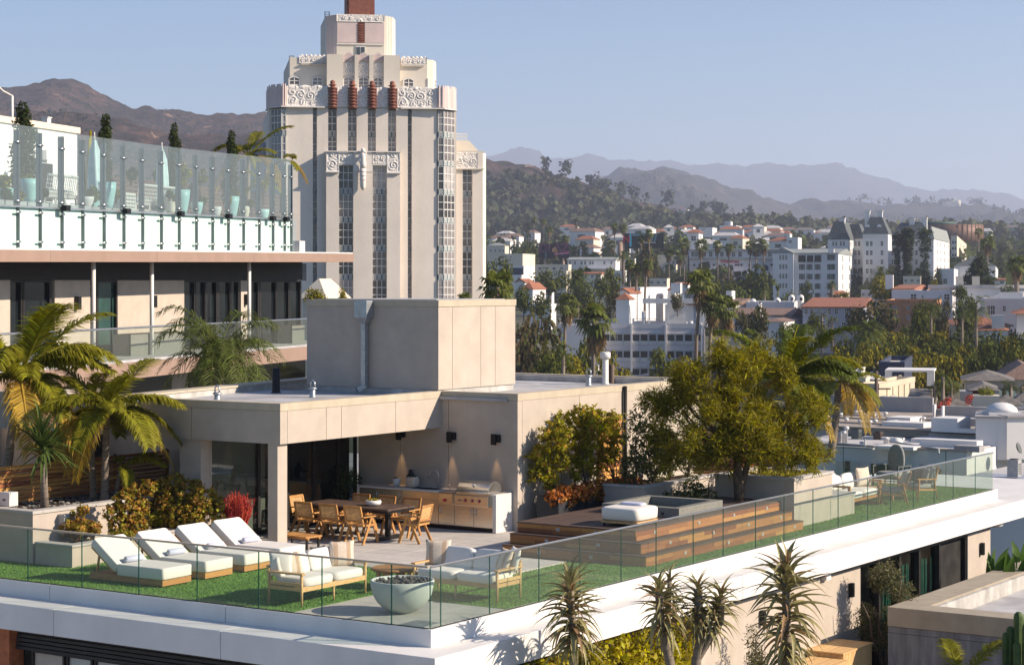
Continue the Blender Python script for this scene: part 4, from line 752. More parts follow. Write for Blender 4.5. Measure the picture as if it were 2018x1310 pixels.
o = MB(); seg(o, 641, 788, 299.5, 301.5, -1.25, -.2); seg(o, 640.5, 667.5, 340, 342, -1.3, -1.0); seg(o, 760.5, 788.5, 341, 343, -1.3, -1.0); seg(o, 667, 695, 324, 327, -1.05, -.3); seg(o, 733, 761, 324, 327, -1.05, -.3); seg(o, 695.2, 732.8, 301.6, 340, -1.06, -1.0); o.build('frieze_moulding', 'tower_relief', tw)
o = MB().tube([(tx(713), -1.45, tz(376)), (tx(713), -1.5, tz(370)), (tx(713), -1.55, tz(352)), (tx(713), -1.55, tz(334))], [.12, .30, .34, .36], 10).tube([(tx(713.5), -1.55, tz(334)), (tx(713.3), -1.6, tz(324)), (tx(713), -1.6, tz(316)), (tx(713), -1.55, tz(308)), (tx(713.4), -1.55, tz(303))], [.34, .36, .26, .40, .18], 10).lathe([(.05, -.3), (.26, -.1), (.24, .2), (.03, .34)], 10, (tx(713), -1.6, tz(299.5)))
o.tube([(tx(713) - .38, -1.55, tz(309)), (tx(713) - .45, -1.6, tz(318)), (tx(713) - .3, -1.75, tz(324))], [.13, .1, .07], 8).tube([(tx(713) + .38, -1.55, tz(309)), (tx(713) + .3, -1.7, tz(304)), (tx(713), -1.7, tz(297))], [.13, .1, .06], 8).build('figure_bracket', 'tower_relief', tw)
for v in (340, 348, 356): MB().lathe([(.37, -.05), (.37, .05)], 12, (tx(713), -1.55, tz(v))).build('bracket_band', 'tower_pink', tw)
prof = [(.30, 0)]
for i in range(8): z = .12 + i * .385; r = .62 - (.10 if i > 6 else 0); prof += [(.30, z - .02), (r, z + .06), (r * .96, z + .12), (.30, z + .19)]
prof += [(.3, 3.2), (.28, 3.4), (.08, 3.5)]
fin = MB().lathe(prof, 18).mesh('finial', ['terracotta'])
for u in (655.5, 694.5, 733, 773): link('finial', fin, tw, (tx(u), -.15, tz(215)), scale=(.95, .95, .92))
link('finial', fin, tw, (tx(910), 9, tz(222)), scale=(.9, .9, 1.05))
# right wing
o = MB()
for u0, u1 in ((903, 918), (934, 951)): seg(o, u0, u1, 296, BOT, 3.0, 4.2)
o.box(tx(903), 4.203, tz(BOT), tx(951), 20, tz(296)); a_ = [(tx(951), 3.0), (tx(956), 3.5), (tx(959.5), 4.8), (tx(960), 7), (tx(960), 19), (tx(951), 19)]; o.prism(a_, tz(BOT), tz(296)); o.build('side_wing', 'tower_stucco', tw); strip(tx(918), 3.5, tx(934), 3.5, 2, STOREY[2:])
for va, vb_, vc in STOREY[2:]: MB().box(tx(960) - .02, 6, tz(vb_), tx(960) + .05, 9, tz(va)).build('window', 'tower_pane', tw)
relief('wing_frieze', 903, 951, 296, 328, 2.96, [(.22, .45, .42, 2.3, 1), (.5, .6, .25, 1.2, 1), (.78, .45, .42, 2.3, -1)], nx=80, nz=40)
o = MB(); seg(o, 902, 952, 327, 330, 2.7, 3.0); seg(o, 904, 953, 292, 296, 3, 16); o.prism([(tx(911), 6), (tx(955), 6), (tx(955), 15), (tx(911), 15)], tz(296), tz(268), top=[(tx(911), 6), (tx(934), 6), (tx(934), 15), (tx(911), 15)]); o.build('wing_attic', 'cream', tw)
o = MB()
for u in R_(910, 932, 8): o.bar((tx(u), 7, tz(267)), (tx(u), 7, tz(253)), .06, .06)
o.bar((tx(909), 7, tz(253)), (tx(933), 7, tz(253)), .08, .08); o.bar((tx(909), 7, tz(259)), (tx(933), 7, tz(259)), .06, .06); o.build('wing_railing', 'sash_white', tw)
# setback storeys
base_parts = set(o_.name for o_ in tw.children)
o = MB(); seg(o, 572, 644, 110, 173, 3.2, 20); seg(o, 789, 846, 110, 173, 3.2, 20); o.prism([(tx(846), 3.2), (tx(858), 3.6), (tx(868), 5.4), (tx(875), 8.5), (tx(875), 20), (tx(846), 20)], tz(173), tz(110)); seg(o, 644, 676, 105, 173, 1.9, 20); seg(o, 699, 706, 105, 173, 1.9, 20); seg(o, 728, 736, 105, 173, 1.9, 20); seg(o, 757, 789, 105, 173, 1.9, 20); seg(o, 676, 757, 105, 173, 2.5, 20); o.build('upper_storey', 'cream', tw)
for u0, u1 in ((591, 643), (794, 845)): relief('parapet_relief', u0, u1, 107, 121, 3.15, [(.12, .5, .5, 1.4, 1), (.32, .5, .5, 1.4, -1), (.52, .5, .5, 1.4, 1), (.72, .5, .5, 1.4, -1), (.9, .5, .5, 1.4, 1)], nx=70, nz=22, scallop=.2)
o = MB(); seg(o, 594, 641, 122.5, 124.5, 2.9, 3.2); seg(o, 795, 839, 122.5, 124.5, 2.9, 3.2); o.build('parapet_ledge', 'cream', tw)
for u0, u1 in ((676.5, 698.5), (706.5, 727.5), (736.5, 756.5)):
    relief('carved_panel', u0, u1, 120, 148, 2.46, [(.5, .82, .3, 1.2, 1), (.28, .4, .4, 1.8, 1), (.72, .4, .4, 1.8, -1)], nx=34, nz=40, depth=.13)
    o = MB(); uc = (u0 + u1) / 2
    for i in range(3): z = tz(118 - i * 5); o.yprism([(tx(u0), z - .15), (tx(uc), z + .25), (tx(u1), z - .15), (tx(u1), z + .12), (tx(uc), z + .52), (tx(u0), z + .12)], 2.3, 2.52)
    o.build('chevron_head', 'tower_pink', tw)
def arched(u0, u1, v0, v1, y):
    f = MB(); w = (u1 - u0) * TS; h = (v1 - v0) * TS; x = (tx(u0) + tx(u1)) / 2; out = [(-w / 2, 0), (w / 2, 0), (w / 2, h * .84), (0, h), (-w / 2, h * .84)]; f.yprism(out, .0, .04)
    wo = MB()
    for a, b_ in zip(out, out[1:] + out[:1]): wo.bar((a[0], -.02, a[1]), (b_[0], -.02, b_[1]), .14, .12)
    for q in (0,): wo.bar((q, -.02, .05), (q, -.02, h * .96), .09, .09)
    for q in (.33, .64): wo.bar((-w / 2, -.02, h * q), (w / 2, -.02, h * q), .08, .08)
    p = wo.build('window', 'sash_white', tw, (x, y, tz(v1))); f.build('pane', 'tower_pane', p)
for u0, u1, y in ((570.5, 591, 3.1), (616.5, 637, 3.1), (677.5, 697.5, 2.4), (707, 727, 2.4), (736.5, 755.5, 2.4), (798.5, 818.5, 3.1)): arched(u0, u1, 148, 172.5, y)
strip(tx(847), 3.15, tx(867), 5.1, 3, [(148, 171, 173)])
mid_parts = set(o_.name for o_ in tw.children)
o = MB(); c_ = [(tx(650), 11), (tx(651), 8.2), (tx(671), 7), (tx(768), 7), (tx(786), 8.2), (tx(795), 11), (tx(795), 18), (tx(650), 18)]; o.prism(c_, tz(106), tz(15)); o.build('crown_block', 'cream', tw)
for a, b_ in ((c_[1], c_[2]), (c_[3], c_[4]), (c_[4], c_[5])):
    for i in range(3):
        q0 = Vector((*a, 0)).lerp(Vector((*b_, 0)), (i + .12) / 3); q1 = Vector((*a, 0)).lerp(Vector((*b_, 0)), (i + .88) / 3); nn_ = (q1 - q0).cross(Vector((0, 0, 1))).normalized() * .15; m_ = (q0 + q1) / 2 + nn_
        MB().prism([(q0.x, q0.y), (m_.x, m_.y), (q1.x, q1.y)], tz(105), tz(15.5)).build('pilaster', 'tower_pink' if a == c_[1] else 'cream', tw)
o = MB(); seg(o, 672, 713, 30, 71, 6.93, 7.05); seg(o, 728, 768, 30, 71, 6.93, 7.05); o.build('pink_panel', 'tower_pink', tw)
relief('crown_relief', 671, 768, 14, 29, 6.92, [(.5, .1, .9, 1.2, 1), (.16, .5, .5, 1.6, -1), (.30, .5, .4, 1.2, 1), (.70, .5, .4, 1.2, -1), (.85, .5, .5, 1.6, 1)], nx=90, nz=22)
o = MB(); seg(o, 713.5, 727.5, 29, 71, 6.98, 7.02)
for i in range(8): z = tz(70 - i * 5); o.yprism([(tx(714), z), (tx(720.5), z - .12), (tx(727), z), (tx(727), z + .16), (tx(720.5), z + .04), (tx(714), z + .16)], 6.85, 6.99)
o.build('terracotta_grille', 'terracotta', tw); o = MB(); seg(o, 671, 768, 72.5, 75, 6.85, 7.02); o.build('crown_moulding', 'tower_relief', tw)
p = MB(); seg(p, 709.5, 729, 78, 103, 6.9, 6.99); p = p.build('window', 'sash_white', tw); q = MB(); seg(q, 711, 718.4, 80, 102, 6.87, 6.899); seg(q, 720.2, 727.6, 80, 102, 6.87, 6.899); q.build('pane', 'dark_pane', p)
o = MB()
for i in range(4): seg(o, 737.5, 757, 96.5 + i * 2, 97.5 + i * 2, 6.85, 7.0)
o.build('vent_louvre', 'tower_pink', tw)
o = MB(); seg(o, 694, 751, -60, 13.5, 9, 13); seg(o, 698, 747, -60, 13, 8.6, 8.99); o.build('chimney_cap', 'terracotta', tw)
o = MB()
for u in (651, 660): o.bar((tx(u), 10.5, tz(106)), (tx(u), 10.5, tz(1)), .10, .10)
for v in R_(2, 100, 22): o.bar((tx(651), 10.5, tz(v)), (tx(660), 10.5, tz(v)), .06, .06)
for u in (575, 584): o.bar((tx(u), 6, tz(110)), (tx(u), 6, tz(102.5)), .1, .1)
o.bar((tx(575), 6, tz(102.5)), (tx(584), 6, tz(102.5)), .1, .1); o.build('roof_ladder', 'post_slate', tw)
for o_ in tw.children:                               # the setbacks sit square over the shaft as seen from the west
    if o_.name not in base_parts: o_.location.x += .15 if o_.name in mid_parts else .05
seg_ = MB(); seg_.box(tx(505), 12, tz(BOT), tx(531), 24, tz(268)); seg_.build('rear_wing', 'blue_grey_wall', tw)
# ---------------------------------------------------------------- the terrace building (all in terrace metres: x right, y away)
bt = tthing('terrace_building', 'modern beige and white building with the furnished roof terrace', 'building', 0, 0)
FLY = 12.1; WX = -6.12; RZ = 3.25                    # kitchen wall line, side wall line, roof edge height
# white ledge round the terrace, in lengths with fine joints
def runs(a, b, cuts, gap=.012):
    p = [a] + list(cuts) + [b]; return [(p[i] + (gap / 2 if i else 0), p[i + 1] - (gap / 2 if i < len(p) - 2 else 0)) for i in range(len(p) - 1)]
for x0, x1 in runs(-24, .70, (-18, -14.2, -8.2, -4.0)): MB().box(x0, -.75, -.80, x1, -.002, -.30).build('fascia_panel', 'white_fascia', bt, bevel=.006, seg=1)
for y0, y1 in runs(0, 34, (3.2, 10.4, 17.6, 24.8)): MB().box(.002, y0, -.80, .70, y1, -.302).build('fascia_panel', 'white_fascia', bt, bevel=.006, seg=1)
for x0, x1 in runs(-24, .08, (-17.5, -11.8, -9.1, -4.55)): MB().box(x0, 0, -.31, x1, .12, .0).build('kerb_panel', 'white_fascia', bt, bevel=.006, seg=1)
for y0, y1 in runs(.12, 27.6, (4.4, 11.5, 18.6)): MB().box(-.06, y0, -.31, .08, y1, .001).build('kerb_panel', 'white_fascia', bt, bevel=.006, seg=1)
MB().box(-6, 27.6, -.9, 0, 34, -.32).build('rear_ledge', 'white_fascia', bt)
MB().box(-30, .13, -.9, -.07, 27.5, -.06).build('floor_slab', 'concrete', bt)
# pale paved court one storey down, under the aloes; added unseen to bounce light onto shaded faces
struct(link('bounce_court', MB().box(-30, -22, -4.9, 3.1, -.0, -4.6).box(-.9, .01, -4.9, 3.1, 60, -4.6).mesh('bounce_court', ['paver']), None, W(0, 0), -TH))
# lower storey, right face
lw = MB()
for y0, y1 in ((2.2, 2.9), (3.3, 8.55), (8.9, 12.2), (12.22, 17.4), (24.6, 26.35)): lw.box(-.1, y0, -4.5, .32, y1, -.93)
lw.box(-.9, -2, -4.5, -.11, 26.3, -.93); lw.build('lower_wall', 'stucco', bt)
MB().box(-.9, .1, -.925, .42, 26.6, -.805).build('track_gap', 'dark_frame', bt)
for y0, y1 in ((17.4, 18.7), (18.7, 20.0), (20.0, 21.3), (21.3, 22.7), (22.7, 24.6)):
    dark = y0 > 22.5
    p = MB().box(.12, y0 + .05, -4.4, .15, y1 - .05, -1.0).build('window_pane', 'interior_dark' if dark else 'pane_room', bt)
    MB().box(.05, y0, -4.4, .27, y0 + .06, -.95).box(.05, y1 - .06, -4.4, .27, y1, -.95).box(.05, y0 + .06, -1.02, .27, y1 - .06, -.95).build('window_frame', 'dark_frame', p)
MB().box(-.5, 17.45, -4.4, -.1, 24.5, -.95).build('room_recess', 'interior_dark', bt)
cu = MB()
for i in range(64):
    y = 18.75 + i * .06; x = .03 + .04 * math.sin(i * 1.7); 
    if i % 21 > 16: continue
    cu.box(x, y, -4.3, x + .04, y + .055, -1.35)
cu.build('curtain', 'curtain_green', bt)
for y0, y1 in ((2.95, 3.25), (8.6, 8.85)): MB().box(-.05, y0, -4.5, .22, y1, -.93).build('door_frame', 'dark_frame', bt)
for y, l in ((16.75, 'dark'), (25.55, 'dark'), (12.0, 'dark')): MB().xprism([(y - .06, -1.62), (y + .06, -1.62), (y + .06, -1.28), (y - .06, -1.28)], .33, .44).build('wall_lamp', 'black_metal', bt, bevel=.02)
MB().box(.30, 15.15, -1.02, .46, 15.4, -.82).build('junction_box', 'white_fascia', bt); MB().tube([(.42, 26.5, -.86), (.42, 26.85, -.86)], .11, 10).build('camera_housing', 'white_fascia', bt)
# lower storey, left face under the long ledge
x = -24.0
for i, wdt in enumerate((2.2, 2.2, 2.2, 2.2, 2.2, 1.6, 1.5, .9)):
    pass
for i, (x0, x1, k) in enumerate(((-18, -12.6, 'g'), (-12.6, -11.2, 'g'), (-11.2, -10.3, 'g'), (-10.3, -9.95, 'w'), (-9.2, -8.3, 'w'), (-8.25, -7.55, 'c'), (-7.5, -6.1, 'c'), (-6.05, -5.2, 'w'), (-5.15, -2.0, 'g'), (-2.0, .2, 'g'))):
    m = {'g': 'pane_room', 'w': 'stucco', 'c': 'curtain_pale'}[k]; p = MB().box(x0 + .04, -.33, -4.5, x1 - .04, -.30, -1.25).build('window_pane', m, bt)
    MB().box(x0, -.38, -4.5, x0 + .05, -.22, -1.2).box(x1 - .05, -.38, -4.5, x1, -.22, -1.2).box(x0 + .05, -.38, -1.26, x1 - .05, -.22, -1.2).build('window_frame', 'dark_frame', p)
for i in range(5): MB().box(-20, -.46 + .01 * i, -1.22 + i * .078, .25, -.25, -1.22 + i * .078 + .06).build('header_louvre', 'louvre', bt)
MB().box(-20, -.2, -4.5, .2, .1, -.81).build('lower_room', 'interior_dark', bt); MB().box(-9.92, -.62, -4.5, -9.55, -.25, -.81).build('post', 'rust_post', bt)

# penthouse: patio roof, kitchen wall block, mechanical box
OX, OY = -8.35, 6.05                                  # outer corner of the patio roof
pa, pb = TL(307, 774, 3.3), TL(604, 746, 3.3); pn = MB(); pn.prism([(-24, OY + .25), (OX - .22, OY + .25), (OX - .22, FLY - .002), (pb[0] + .6, FLY - .002), pb, pa, (-24, OY + 1.2)], 2.42, 3.10); pn.build('roof_slab', 'stucco', bt)
def panels(a, b, cuts, z0, z1, f, name='fascia_panel', m='stucco', gap=.014):
    for p, q in runs(a, b, cuts, gap): f(MB(), p, q, z0, z1).build(name, m, bt)
panels(-30, OX, (-24, -17, -10.95), 2.36, 3.08, lambda o, p, q, a, b: o.box(p, OY, a, q, OY + .24, b))
panels(OY + .25, FLY, (7.65, 8.2, 10.25), 2.36, 3.08, lambda o, p, q, a, b: o.box(OX - .2, p, a, OX, q, b))
MB().box(-30, OY - .012, 3.085, OX + .012, OY + .28, RZ).box(OX - .24, OY + .285, 3.085, OX + .012, FLY + .02, RZ).build('coping', 'coping', bt)
MB().prism([(-20, OY + .3), (OX - .25, OY + .3), (OX - .25, FLY - .1), (pb[0] + .8, FLY - .1), (pb[0] + .1, pb[1] - .1), (pa[0] + .1, pa[1] - .2)], 3.102, 3.13).build('patio_roof', 'roof_membrane', bt)
MB().box(OX - .38, OY + .03, .0, OX - .10, OY + .36, 2.415).build('column', 'stucco', bt, bevel=.006, seg=1)
MB().box(-11.35, OY + .05, 0, -10.72, OY + .35, 2.36).box(-30, 8.4, 0, -11.05, 8.7, 2.41).box(-11.35, OY + .36, 0, -11.05, 8.39, 2.41).box(-10.72 - .3, OY + .36, 0, -10.72, OY + .42, 2.41).build('front_wall', 'stucco', bt)
# kitchen wall (panels with joints) and the block behind it
panels(-10.9, WX, (-9.75, -8.12, -6.9) if 0 else (-9.6, -8.13), 0, 3.08, lambda o, p, q, a, b: o.box(p, FLY, a, q, FLY + .2, b), 'wall_panel')
panels(FLY + .21, 21.2, (14.9, 17.2), 0, 3.08, lambda o, p, q, a, b: o.box(WX - .2, p, a, WX, q, b), 'wall_panel')
MB().box(-10.9, FLY + .22, 0, WX - .22, 21.2, 3.05).build('inner_block', 'interior_dark', bt)
MB().box(OX + .02, FLY - .012, 3.085, WX + .012, FLY + .26, RZ).box(WX - .26, FLY + .265, 3.085, WX + .012, 19.9, RZ).box(-12, 19.905, 3.085, WX + .012, 20.2, RZ + .06).build('coping', 'coping', bt)
MB().box(-12, 19.7, 3.06, WX - .27, 19.9, RZ + .03).build('parapet_inner', 'flashing', bt)
MB().box(-12.9, FLY - .09, 3.055, WX - .27, 19.69, 3.125).build('rear_roof', 'roof_membrane', bt)
bx0, bx1, by0, by1 = -12.50, -8.38, 12.02, 15.42
MB().box(bx0 - .0, by0, 3.28, bx1 - .03, by1, 5.30).build('plant_box', 'stucco', bt)
panels(by0 + .002, by1, (12.62, 13.85, 14.5), 3.28, 5.30, lambda o, p, q, a, b: o.box(bx1 - .028, p, a, bx1, q, b), 'wall_panel')
MB().box(bx0 - .02, by0 - .02, 5.302, bx1 + .02, by1 + .02, 5.46).build('coping', 'coping', bt); MB().box(bx0 + .2, by0 + .2, 5.462, bx1 - .2, by1 - .2, 5.475).build('box_roof', 'roof_membrane', bt)
MB().box(bx0 + .02, by0 + .02, 3.10, bx1 - .04, by1 - .02, 3.275).build('box_flashing', 'flashing', bt)
px = TL(723, 680, 4.2)[0]; px = -10.55
MB().box(px - .20, by0 - .30, 5.02, px + .20, by0 - .003, 5.44).build('rain_hopper', 'galvanised', bt, bevel=.01); MB().prism([(px - .19, by0 - .29), (px + .19, by0 - .29), (px + .19, by0 - .02), (px - .19, by0 - .02)], 5.02, 4.86, top=[(px - .07, by0 - .20), (px + .07, by0 - .20), (px + .07, by0 - .06), (px - .07, by0 - .06)]).box(px - .065, by0 - .19, 3.32, px + .065, by0 - .06, 4.86).bar((px, by0 - .12, 3.34), (px - .1, by0 - .3, 3.22), .12, .12).build('downpipe', 'galvanised', bt)
MB().tube([(WX + .07, 17.05, 0), (WX + .07, 17.05, 3.22)], .05, 8).build('downpipe', 'dark_frame', bt)
MB().box(-20, 5.7, 0, -19.8, 12, 3.0).build('end_wall', 'stucco', bt)
# roof parapet on the far left, running back
o = MB(); a = Vector((*TL(307, 774, 3.3), 0)); b_ = Vector((*TL(604, 746, 3.3), 0)); a, b_ = a + (a - b_) * .22, b_ + (b_ - a) * .1; o.bar(a + Vector((0, 0, 3.12)), b_ + Vector((0, 0, 3.12)), .4, .3); o.build('side_parapet', 'flashing', bt); MB().bar(a + Vector((0, 0, 3.295)), b_ + Vector((0, 0, 3.295)), .46, .05).build('coping', 'coping', bt)
# patio glass wall with its dark room
GX = -10.98
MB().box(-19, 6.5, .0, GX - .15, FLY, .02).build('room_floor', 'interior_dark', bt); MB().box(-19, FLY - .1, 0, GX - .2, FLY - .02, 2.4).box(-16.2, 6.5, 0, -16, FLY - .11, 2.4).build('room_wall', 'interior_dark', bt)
MB().box(-14.6, 10.6, .0, -12.0, 11.4, .9).build('room_counter', 'teak', bt)
gy_ = (6.45, 8.35, 9.4, 10.4, 11.35, FLY - .02)
for i, (y0, y1) in enumerate(zip(gy_[:-1], gy_[1:])):
    p = MB().box(GX, y0 + .03, .04, GX + .02, y1 - .03, 2.36).build('door_pane', 'pane_room', bt); e = .05 if i else .035
    MB().box(GX - .04, y0, .02, GX + .05, y0 + e, 2.40).box(GX - .04, y1 - e, .02, GX + .05, y1, 2.40).box(GX - .04, y0 + e, 2.35, GX + .05, y1 - e, 2.40).box(GX - .04, y0 + e, .0, GX + .05, y1 - e, .05).build('door_frame', 'dark_frame', p)
for x in (-9.55, -8.02, -6.72):
    MB().box(x - .06, FLY - .17, 2.02, x + .06, FLY - .10, 2.28).box(x + .0, FLY - .10, 2.08, x + .12, FLY - .003, 2.26).build('wall_lamp', 'black_metal', bt)
    ld = bpy.data.lights.new('lamp_glow', 'SPOT'); ld.energy = 14; ld.color = (1, .62, .28); ld.spot_size = rad(32); ld.spot_blend = .7; ld.shadow_soft_size = .03; lo = bpy.data.objects.new('lamp_glow', ld); col.objects.link(lo); lo.parent = bt; lo.location = (x, FLY - .135, 2.01); lo.rotation_euler = (rad(5), 0, 0)
# roof vents
def vent(name, label, x, y, z, h, r, m='galvanised', ring=True):
    t = tthing(name, label, 'vent', x, y, z); MB().lathe([(r * 1.25, 0), (r * 1.2, .02), (r, .06), (r, h), (r * .9, h + .01)], 14).build('pipe', m, t)
    if ring: MB().tube([(-r, 0, h), (-r * .9, 0, h + .12), (0, 0, h + .18), (r * .9, 0, h + .12), (r, 0, h)], .02, 6).lathe([(r * 1.5, h - .04), (r * 1.5, h)], 14).build('cap', m, t)
    return t
x, y = TL(428, 788, 3.13); vent('roof_vent', 'small galvanised vent pipe with wire hoop on the patio roof edge', x, y, 3.13, .17, .07)
x, y = TL(616, 783, 3.13); vent('roof_vent', 'galvanised vent pipe at the left foot of the plant box', x, y, 3.13, .24, .07)
x, y = TL(544, 774, 3.13); vent('roof_flue', 'short black flue on the shaded patio roof', x, y, 3.13, .62, .10, 'black_metal', False)
x, y = TL(1160, 760, 3.13); vent('roof_vent', 'thin grey vent pipe left of the white flue', x, y, 3.13, .28, .07)
x, y = TL(1193, 757, 3.13); t = vent('roof_flue', 'tall white flue with round cap on the rear roof', x, y, 3.13, .72, .085, 'white_fascia', False); MB().lathe([(.14, .70), (.14, .86), (.10, .88)], 14).build('cap', 'white_fascia', t)
x, y = TL(1205, 755, 3.13); vent('roof_flue', 'black flue standing beside the tall white flue', x, y, 3.13, .50, .085, 'ac_brown', False)

# ---------------------------------------------------------------- terrace floors
fl = struct(link('terrace_floor', MB().box(-22, .125, -.055, -.065, 27.5, -.045).mesh('terrace_floor', ['concrete']), None, W(0, 0), -TH))
pv = None; rp_ = random.Random(3)
for i in range(18):
    for j in range(12):
        x0 = -13.2 + .9 * i; y0 = 5.35 + .6 * j
        if x0 > -2.4 or (x0 > -4.3 and y0 > 8.3): continue
        if x0 < -10.9 and y0 > 5.9: continue
        if pv is None: pv = MB().box(.003, .003, -.04, .897, .597, 0).mesh('paver', ['paver'], .004, 1)
        link('paver', pv, fl, (x0, y0, -.001 - .002 * rp_.random()))
for i in range(4):
    for j in range(3): MB().box(-3.05 + i * .745 + .002, .13 + j * .79 + .002, -.04, -3.05 + (i + 1) * .745 - .002, .13 + (j + 1) * .79 - .002, .0).build('pad_slab', 'pad_concrete', fl, bevel=.003, seg=1)
tf = MB().box(-10.6, .13, -.04, -3.06, 5.34, .004).box(-3.055, 2.52, -.04, -.07, 5.34, .004).box(-2.3, 5.345, -.04, -.07, 8.2, .004).box(-1.9, 8.205, -.04, -.07, 27.4, .004).box(-6, 18.5, -.04, -1.905, 27.4, .004).box(-21, .13, -.04, -10.605, 1.8, .004)
turf = stuff(link('turf', tf.mesh('turf', ['turf']), None, W(0, 0), -TH))
rg = np.random.default_rng(8); n = 90000; rects = [(-10.6, .13, -3.06, 5.34), (-3.05, 2.52, -.07, 5.34), (-2.3, 5.34, -.07, 8.2), (-.9, 8.2, -.07, 27.4), (-5, 18.6, -.9, 27.4), (-16, .13, -10.6, 1.8)]
ar = np.array([(r[2] - r[0]) * (r[3] - r[1]) for r in rects]); idx = rg.choice(len(rects), n, p=ar / ar.sum()); rc = np.array(rects)[idx]; p0 = np.stack([rc[:, 0] + (rc[:, 2] - rc[:, 0]) * rg.random(n), rc[:, 1] + (rc[:, 3] - rc[:, 1]) * rg.random(n), np.full(n, .004)], 1)
a = rg.random(n) * 6.283; s = np.stack([np.cos(a), np.sin(a), 0 * a], 1) * .006; l = np.stack([rg.normal(size=n) * .014, rg.normal(size=n) * .014, .02 + .022 * rg.random(n)], 1)
V = np.stack([p0 - s, p0 + s, p0 + l], 1).reshape(-1, 3); stuff(link('turf_blades', fast_mesh('turf_blades', V, np.arange(3 * n).reshape(n, 3), [M['turf_blade']]), None, W(0, 0), -TH))
x, y = TL(830, 1229, 0); stuff_ = MB().box(-.28, -.28, .001, .28, .28, .012)
for i in range(9): stuff_.box(-.25, -.25 + i * .056, .012, .25, -.22 + i * .056, .018, 0)
tag(link('floor_drain', stuff_.mesh('floor_drain', ['ac_pale']), None, W(x, y), -TH), 'square metal drain cover in the corner slab beside the fire bowl', 'drain')

# ---------------------------------------------------------------- glass balustrades
def balustrade(label, p, q, cuts, rail=True, h=1.07, rm='fixing_steel', z=0.0):
    L = math.hypot(q[0] - p[0], q[1] - p[1]); rz = math.atan2(q[1] - p[1], q[0] - p[0]); t = thing('glass_balustrade', label, 'balustrade', W(p[0], p[1], z), -TH + rz)
    for a, b in runs(0, L, cuts, .03):
        g = MB().box(a, -.006, .0, b, .006, h - .03).build('glass_pane', 'pane_terrace', t); MB().box(a - .024, -.008, .0, a - .003, .008, h - .036).build('pane_edge', 'pane_edge', g)
    if rail: MB().box(0, -.022, h - .035, L, .022, h + .0).build('handrail', rm, t, bevel=.006)
    MB().box(0, -.02, -.03, L, .02, .012).build('base_shoe', 'black_metal', t)
    return t
xs = [TL(u, v, 0)[0] for u, v in ((45, 1147), (149, 1160), (258, 1174), (372, 1188), (491, 1203), (616, 1218), (747, 1236))]
balustrade('long clear glass balustrade along the front edge before the loungers', (-22, .06), (-.02, .06), [x + 22 for x in [-19.5, -17, -14.7, -12.4] + xs], rm='coping')
ys = [TL(u, v, 0)[1] for u, v in ((869, 1234), (964, 1210), (1052, 1185), (1132, 1165), (1214, 1145), (1284, 1128), (1358, 1110), (1424, 1096), (1485, 1080), (1540, 1066), (1599, 1052), (1652, 1040), (1702, 1025), (1750, 1014), (1795, 1003), (1839, 993), (1881, 984), (1921, 973))]
balustrade('clear glass balustrade with steel handrail along the sunny right edge', (.012, .08), (.012, 27.4), [y - .08 for y in ys])
balustrade('glass balustrade closing the far end of the terrace', (-6.2, 27.42), (-.02, 27.42), [1.6, 3.2, 4.8], rail=False, rm='fixing_steel')

# ---------------------------------------------------------------- the wing on the left, with pool deck above
q0 = Vector((-15.4, 60, 0)); q1 = Vector((-9.07, 82, 0)); wd = (q1 - q0).normalized(); wnrm = Vector((wd.y, -wd.x, 0))
WR = math.atan2(wd.y, wd.x)
wg = thing('hotel_wing', 'long hotel wing with bronze canopy, balcony and pool deck above', 'building', q0, WR)   # local x: along the front, going away; local -y: out of the front
def ws(u, off=0.0):                                   # along-front position of picture column u, off metres behind the canopy edge
    c = q0 - wnrm * off; k = (u - U0) / F
    return (k * c.y - c.x) / (wd.x - k * wd.y)
def wz(u, v, off=0.0):
    s = ws(u, off); return CZ - (v - HV) * ((q0 - wnrm * off) + wd * s).y / F
def wp(u, v, off=0.0): return Vector((ws(u, off), off, wz(u, v, off)))
E_ = 32.0; S0 = -6.0
def slope(mb, s0, s1, o0, o1, za, zb, ta, tb, mi=0): return mb.add([(s0, o0, za), (s1, o0, zb), (s1, o1, zb), (s0, o1, za), (s0, o0, ta), (s1, o0, tb), (s1, o1, tb), (s0, o1, ta)], [(0, 3, 2, 1), (4, 5, 6, 7), (0, 1, 5, 4), (1, 2, 6, 5), (2, 3, 7, 6), (3, 0, 4, 7)], mi)
se = ws(697); za, zb = wz(0, 516), wz(697, 516.5); ta, tb = wz(0, 492), wz(697, 500)
lin = lambda a, b: a + (b - a) * (S0 - ws(0)) / (se - ws(0))
for a_, b_ in runs(S0, se, (ws(100), ws(310), ws(500))):
    f_ = lambda s, p, q: p + (q - p) * (s - ws(0)) / (se - ws(0))
    slope(MB(), a_, b_, 0, 3.2, f_(a_, za, zb), f_(b_, za, zb), f_(a_, ta, tb), f_(b_, ta, tb)).build('canopy', 'bronze_panel', wg)
slope(MB(), S0, se - .05, .02, 9, lin(ta, tb) + .003, tb + .003, lin(ta, tb) + .05, tb + .05).build('canopy_top', 'white_fascia', wg)
SB = 2.3                                              # wall set back behind the canopy edge
s_end = ws(598, SB); zc = wz(300, 551, SB)
lz = 5.98
lv = MB()
for i in range(9): lv.box(S0, SB - .10, lz + i * .085, s_end + .12, SB + .3, lz + i * .085 + .065)
lv.build('louvre_band', 'louvre', wg)
MB().box(S0, SB + .05, lz, s_end, 12, lz + .9).build('upper_wall', 'louvre', wg)
FZ = 3.32
